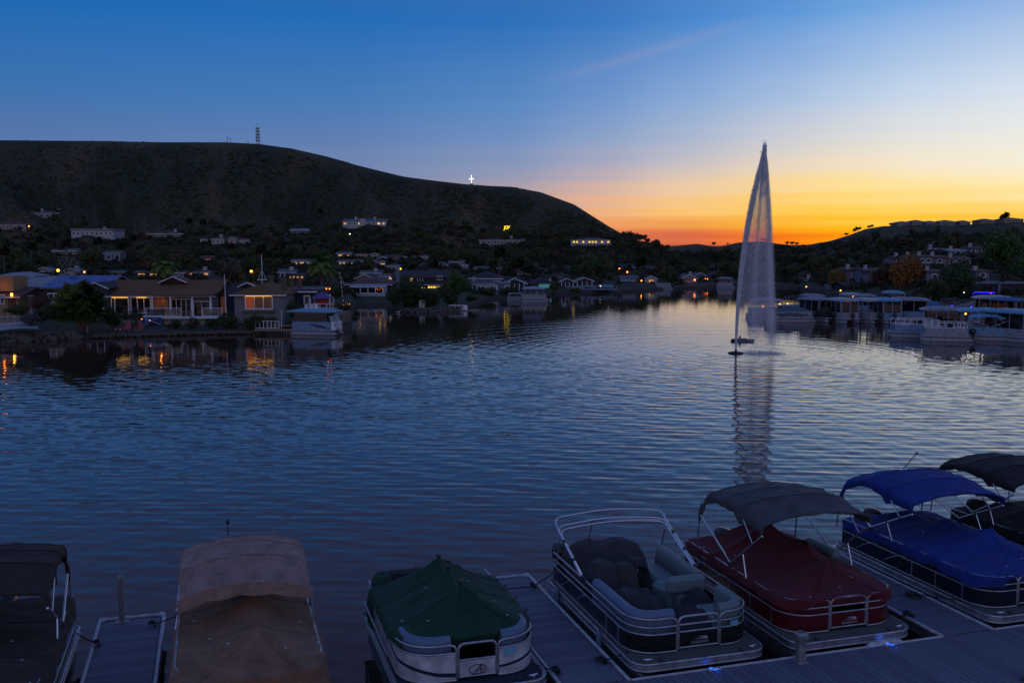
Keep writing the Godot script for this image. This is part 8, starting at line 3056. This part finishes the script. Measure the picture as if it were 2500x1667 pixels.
func make_marina() -> void:
	mat("pale hull", lin(0.38, 0.41, 0.45), 0.4, 0.0, "blotch", 1.0)
	mat("blue hull", lin(0.22, 0.38, 0.58), 0.35, 0.0, "blotch", 1.0)
	mat("sky blue top", lin(0.14, 0.40, 0.62), 0.5, 0.0, "blotch", 1.0)
	mat("grey top", lin(0.27, 0.31, 0.37), 0.55, 0.0, "blotch", 1.0)
	mat("teal canvas", lin(0.09, 0.15, 0.18), 0.9, 0.0, "weave", 0.2, 0.1)
	mat("dark awning", lin(0.03, 0.035, 0.05), 0.85, 0.0, "weave", 0.2, 0.1)
	mat("olive canvas", lin(0.035, 0.035, 0.025), 0.9, 0.0, "weave", 0.2, 0.1)
	glass("cabin pane", Color(0.05, 0.06, 0.07), 0.7)
	glow("lit cabin pane", Color(0.9, 0.5, 0.2), 0.35)
	# the blue and white boat by the left shore
	var o := thing("cabin_boat", "blue and white houseboat with a bright blue roof moored at the left shore", "boat", Vector3(at(772, 815, 89.0).x, 0, -89.0), deg_to_rad(90 - 14))
	var W := 2.2
	var L := 4.2
	marina_hull(o, W, L, 0.72, M["blue hull"])
	var t := mb()
	dome(t, W / 2 + 0.12, -L / 2 - 0.35, L / 2, 2.05, 0.16)
	part("hard_top", t, M["sky blue top"], o)
	for sx in [-1, 1]:
		for k in 2:
			box_part(o, "side_window", Vector3(sx * (W / 2 - 0.07), 1.65, -0.85 + k * 1.55), Vector3(0.03, 0.78, 1.45), M["tinted pane"])
		for k in 3:
			box_part(o, "post", Vector3(sx * (W / 2 - 0.06), 1.65, -1.62 + k * 1.55), Vector3(0.07, 0.86, 0.07), M["dark trim"])
		t = mb()
		t.quad(Vector3(sx * (W / 2 - 0.02), 1.02, -0.4), Vector3(sx * (W / 2 - 0.02), 0.72, 0.6), Vector3(sx * (W / 2 - 0.02), 0.6, 1.85), Vector3(sx * (W / 2 - 0.02), 0.9, 1.0))
		part("stripe", t, M["navy paint"], o)
		t = mb()
		t.quad(Vector3(sx * W * 0.46, 1.24, L / 2 - 0.2), Vector3(sx * 0.06, 1.24, L / 2 - 0.2), Vector3(sx * 0.06, 2.05, L / 2 - 0.55), Vector3(sx * W * 0.44, 2.05, L / 2 - 0.55))
		part("end_window", t, M["grey pane"], o)
		box_part(o, "end_locker", Vector3(sx * W * 0.28, 0.82, L / 2 - 0.12), Vector3(0.66, 0.76, 0.3), M["white trim"], 0.04)
		box_part(o, "locker_window", Vector3(sx * W * 0.28, 0.9, L / 2 + 0.035), Vector3(0.32, 0.34, 0.02), M["dark pane"])
	t = mb()
	t.blob(Vector3(0, 0.4, L / 2 + 0.2), Vector3(0.16, 0.25, 0.25), 6, 9)
	part("outboard_motor", t, M["pale hull"], o)
	var pb := marina_boat("small white pontoon boat with a pale flat canopy before the white cube house", 1305, 737, 3.6, 1.9, 82, "hardtop", M["lilac top"], M["pale hull"], 2.0)
	marina_boat("small dark open boat moored left of the pontoon boat with the pale flat canopy", 1260, 733, 2.6, 1.2, 80, "covered", M["dark awning"], M["pale hull"], 1.1)
	marina_boat("tiny white boat by the lawn left of the pale jetty", 1412, 714, 2.4, 1.5, 70, "covered", M["grey top"], M["pale hull"], 1.4)
	marina_boat("small covered boat at the pale jetty", 1436, 712, 3.0, 1.6, 84, "covered", M["teal canvas"], M["blue hull"], 1.3)
	marina_boat("low covered boat right end of the pale jetty", 1478, 710, 3.0, 1.6, 84, "covered", M["sky blue top"], M["blue hull"], 1.2)
	marina_boat("tiny boat at the far shore below the lit cottages", 1620, 706, 3.0, 1.5, 80, "covered", M["grey top"], M["pale hull"], 1.3)
	marina_boat("tiny pale cabin boat at the far shore right of the steep gabled house", 1772, 703, 3.2, 1.8, 70, "cabin", M["grey top"], M["pale hull"], 1.9)
	# far right marina, from left to right
	marina_boat("boat with a pale flat awning seen through the falling water", 1870, 776, 4.2, 2.0, 84, "awning", M["lilac top"], M["blue hull"], 2.25)
	marina_boat("long boat under a grey green cover right of the fountain", 1925, 785, 5.0, 2.1, 88, "covered", M["teal canvas"], M["pale hull"], 2.1)
	marina_boat("dark awning boat behind the long grey green covered boat", 1945, 768, 3.4, 2.0, 80, "awning", M["dark awning"], M["blue hull"], 2.2)
	marina_boat("boat with a blue grey roof and brown side curtain right of the covered boat", 1988, 781, 3.6, 1.9, 35, "cabin", M["grey top"], M["wood wall"], 2.3)
	marina_boat("dark olive covered boat between two cabin boats", 2016, 784, 3.0, 1.8, 10, "covered", M["olive canvas"], M["olive canvas"], 2.3)
	marina_boat("white cabin boat with two square stern windows, left of the pair", 2056, 786, 4.0, 2.0, 10, "cabin", M["pale hull"], M["pale hull"], 2.35)
	marina_boat("white cabin boat with open stern and white lockers, right of the pair", 2112, 786, 4.0, 2.0, 22, "hardtop", M["pale hull"], M["pale hull"], 2.35)
	marina_boat("teal blue canopied boat in the middle of the far row", 2160, 787, 4.0, 2.0, 6, "cabin", M["sky blue top"], M["blue hull"], 2.4)
	marina_boat("long boat with a pale canopy and see through curtains in the far row", 2218, 784, 4.6, 2.2, 70, "cabin", M["grey top"], M["blue hull"], 2.35)
	marina_boat("blue tented boat right of the long boat with see through curtains", 2268, 782, 3.0, 2.1, 75, "covered", M["blue tent"], M["blue hull"], 2.9)
	marina_boat("low dark roofed boat at the right of the far row", 2322, 777, 3.0, 2.1, 80, "awning", M["dark awning"], M["blue hull"], 2.2)
	marina_boat("cruiser with a rounded blue cabin behind the far row", 2182, 765, 2.7, 2.0, 84, "cabin", M["sky blue top"], M["blue hull"], 2.5)
	marina_boat("boat with a pale roof at the back left of the far row", 2112, 768, 2.8, 2.0, 80, "cabin", M["grey top"], M["blue hull"], 2.25)
	marina_boat("boat with a flat roof at the back, first behind the roofed boats", 1984, 764, 3.2, 1.8, 24, "hardtop", M["grey top"], M["blue hull"], 2.1)
	marina_boat("boat with a dark awning at the back, second behind the roofed boats", 2034, 766, 3.0, 1.8, 40, "awning", M["dark awning"], M["pale hull"], 2.0)
	marina_boat("boat with a flat roof at the back, third behind the roofed boats", 2078, 763, 3.0, 1.7, 15, "hardtop", M["pale hull"], M["blue hull"], 2.2)
	marina_boat("boat with a warm lit cabin and a white roof near the yellow lamp", 2425, 786, 4.2, 2.2, 80, "cabin", M["pale hull"], M["blue hull"], 2.6)
	var lit := get_child(get_child_count() - 1)
	box_part(lit, "lit_window", Vector3(-0.3 - 0.75, 1.75, 0.4), Vector3(0.02, 0.6, 1.6), M["lit cabin pane"])
	box_part(lit, "lit_window", Vector3(1.06, 1.75, 0.4), Vector3(0.02, 0.6, 1.6), M["lit cabin pane"])
	marina_boat("bright blue cabin boat right of the boat with the warm lit cabin", 2462, 790, 3.6, 2.0, 30, "cabin", M["blue tent"], M["blue hull"], 2.5)
	marina_boat("pale roofed boat at the right edge of the far row", 2496, 788, 4.0, 2.1, 60, "awning", M["grey top"], M["blue hull"], 2.2)
	# nearest group
	marina_boat("low blue and white runabout at the left of the front group", 2232, 822, 4.2, 1.9, 82, "open", M["grey top"], M["blue hull"], 1.6)
	marina_boat("boat with a pale roof and side curtains behind the runabout", 2300, 818, 4.0, 2.0, 72, "cabin", M["grey top"], M["pale hull"], 2.35)
	marina_boat("long low white workboat with a slatted rail at the front of the marina", 2308, 832, 3.8, 1.8, 72, "open", M["grey top"], M["pale hull"], 1.6)
	marina_boat("wide boat with a bright blue roof and white window posts in the front group", 2392, 822, 4.6, 2.2, 84, "hardtop", M["sky blue top"], M["pale hull"], 2.35)
	marina_boat("blue awning boat with an outboard in the front group", 2420, 830, 4.0, 2.0, 60, "awning", M["sky blue top"], M["blue hull"], 2.2)
	marina_boat("big cabin boat with white window posts at the right edge of the marina", 2470, 832, 4.8, 2.3, 28, "cabin", M["sky blue top"], M["pale hull"], 2.5)
	# things on the water near the fountain
	var fl := thing("dark_float", "dark low float with three humps behind the base of the fountain", "float", Vector3(at(1812, 833, 82.4).x, 0, -82.4))
	t = mb()
	t.blob(Vector3(-0.55, 0.08, 0), Vector3(0.42, 0.16, 0.3), 7, 10)
	t.blob(Vector3(0.2, 0.1, 0.05), Vector3(0.36, 0.17, 0.26), 7, 10)
	t.blob(Vector3(0.75, 0.08, 0), Vector3(0.34, 0.13, 0.24), 7, 10)
	t.blob(Vector3(-0.18, 0.22, 0), Vector3(0.11, 0.24, 0.11), 7, 9)
	t.tube([Vector3(-0.9, 0.06, 0), Vector3(1.0, 0.06, 0)], 0.1, 6)
	part("humps", t, M["black plastic"], fl)

func make_fountain() -> void:
	var fd := 73.0
	var base := at(1797, 863, fd)
	base.y = 0.0
	var o := thing("fountain_nozzle", "low dark float that carries the fountain's nozzle", "fountain", base)
	var t := mb()
	t.lathe([Vector2(0, 0.16), Vector2(0.2, 0.15), Vector2(0.55, 0.08), Vector2(0.62, -0.02), Vector2(0.5, -0.1), Vector2(0, -0.12)], 16)
	part("float", t, M["black plastic"], o)
	t = mb()
	t.lathe([Vector2(0, 0.42), Vector2(0.06, 0.42), Vector2(0.1, 0.14)], 10)
	part("nozzle", t, M["dark metal"], o)
	# droplets that rise from the nozzle, lean with the wind and fall in a veil
	var m := mat("water spray", lin(0.86, 0.86, 0.88), 0.4)
	var drop := mb()
	drop.blob(Vector3.ZERO, Vector3(1, 1, 1), 3, 4)
	var g := RandomNumberGenerator.new()
	g.seed = 8
	var xf := []
	var H := at(1855, 358, fd).y
	var px_m := fd / LENS
	var put := func(p: Vector3, len_: float, w: float, tilt: float) -> void:
		xf.append(Transform3D(Basis(Vector3.FORWARD, tilt).scaled_local(Vector3(w, len_, w)), p))
	# rising jet
	for k in 52000:
		var f := g.randf()
		var y := H * f * 0.985
		if g.randf() < smoothstep(0.35, 1.0, f) * 0.6:
			continue
		var lean := 59.0 * px_m * pow(f, 2.1)
		var wid := 0.05 + 0.26 * pow(f, 0.7) * (1.0 - 0.55 * smoothstep(0.75, 1.0, f))
		put.call(base + Vector3(lean + clampf(g.randfn(), -1.9, 1.9) * wid * 0.42, y, clampf(g.randfn(), -1.9, 1.9) * wid * 0.5), g.randf_range(0.03, 0.10), g.randf_range(0.003, 0.0075), 0.06)
	# ragged top, in torn strings
	for k in 60:
		var f := pow(g.randf(), 1.3)
		var c := Vector3(58.5 * px_m - f * 0.13 + clampf(g.randfn(), -1.6, 1.6) * (0.05 + 0.22 * f), H * (1.0 - f * 0.24), g.randfn() * 0.14)
		for e in 34:
			put.call(base + c + Vector3(g.randfn() * 0.03, g.randfn() * 0.2, g.randfn() * 0.04), g.randf_range(0.03, 0.1), g.randf_range(0.007, 0.014), g.randfn() * 0.12)
	# falling veil: dense on its right edge, thin between
	for k in 125000:
		var f := g.randf()
		var y := H * (1.0 - f) * 0.98
		var edge := 60.0 + 35.0 * pow(f, 0.62)
		var inner := 59.0 * pow(1.0 - f, 2.1)
		var side := g.randf()
		var x: float
		if side < 0.25:
			x = edge - absf(g.randfn()) * 5.5 - 2.0 * f
		elif side < 0.34:
			x = lerpf(inner, edge, 0.45) + g.randfn() * 4.0 * f
		else:
			x = lerpf(inner, edge, pow(g.randf(), 0.9))
		if f < 0.3 and side > 0.34 and g.randf() > 0.2 + f * 2.6:
			continue
		if f > 0.80 and g.randf() < (f - 0.80) * 4.6:
			continue
		put.call(base + Vector3(x * px_m, y, g.randfn() * 0.5 * (0.25 + f)), g.randf_range(0.02, 0.06), g.randf_range(0.0020, 0.0044), 0.02 + 0.05 * (1.0 - f))
	# splash where the veil lands
	for k in 1600:
		var p := Vector3(lerpf(25, 105, g.randf()) * px_m + g.randfn() * 0.3, absf(g.randfn()) * 0.06, g.randfn() * 0.7)
		put.call(base + p, g.randf_range(0.015, 0.04), g.randf_range(0.006, 0.015), g.randfn())
	multi("fountain_water", drop.mesh(m), xf, [], "tall white water jet of the fountain with its falling veil of drops")

func _ready() -> void:
	rng.seed = 3
	nz.seed = 4
	nz.frequency = 0.012
	nz.fractal_octaves = 3
	make_camera_and_sky()
	make_textures()
	make_water()
	make_land()
	make_scrub()
	make_undergrowth()
	house_materials()
	plant_materials()
	glass("smoky panel", Color(0.35, 0.36, 0.38), 0.5)
	glass("tinted pane", Color(0.05, 0.045, 0.04), 0.8)
	glow("letter lamp", Color(1.0, 0.85, 0.05), 1.6)
	glow("cross lamp", Color(1.0, 0.95, 0.82), 2.2)
	glow("orange door pane", Color(1.0, 0.42, 0.06), 0.6)
	mat("mast steel", lin(0.10, 0.09, 0.09), 0.6)
	mat("lilac top", lin(0.34, 0.32, 0.46), 0.6)
	mat("blue tent", lin(0.07, 0.20, 0.42), 0.8, 0.0, "weave", 0.2, 0.1)
	make_docks()
	mat("navy carpet", lin(0.03, 0.045, 0.07), 0.95, 0.0, "grain", 0.35, 0.3)
	mat("sticker", lin(0.16, 0.4, 0.55), 0.4)
	mat("blue panel", lin(0.10, 0.22, 0.40), 0.3)
	make_boats()
	make_marina()
	make_fountain()
	main_house()
	left_end()
	far_right_of_point()
	shore_row()
	hill_houses()
	apartments()
	make_plants()
	shore_things()
	lamps()

func make_textures() -> void:
	noise_tex("grain", 0.06, 0.55, 1.05)
	noise_tex("blotch", 0.012, 0.7, 1.05)
	noise_tex("weave", 0.22, 0.75, 1.0, FastNoiseLite.TYPE_VALUE, 2)
	noise_tex("folds", 0.018, 0.80, 1.0, FastNoiseLite.TYPE_SIMPLEX_SMOOTH, 3, 256, true)
	noise_tex("stains", 0.012, 0.78, 1.1, FastNoiseLite.TYPE_SIMPLEX_SMOOTH, 5)
	noise_tex("brushed", 0.03, 0.8, 1.0)
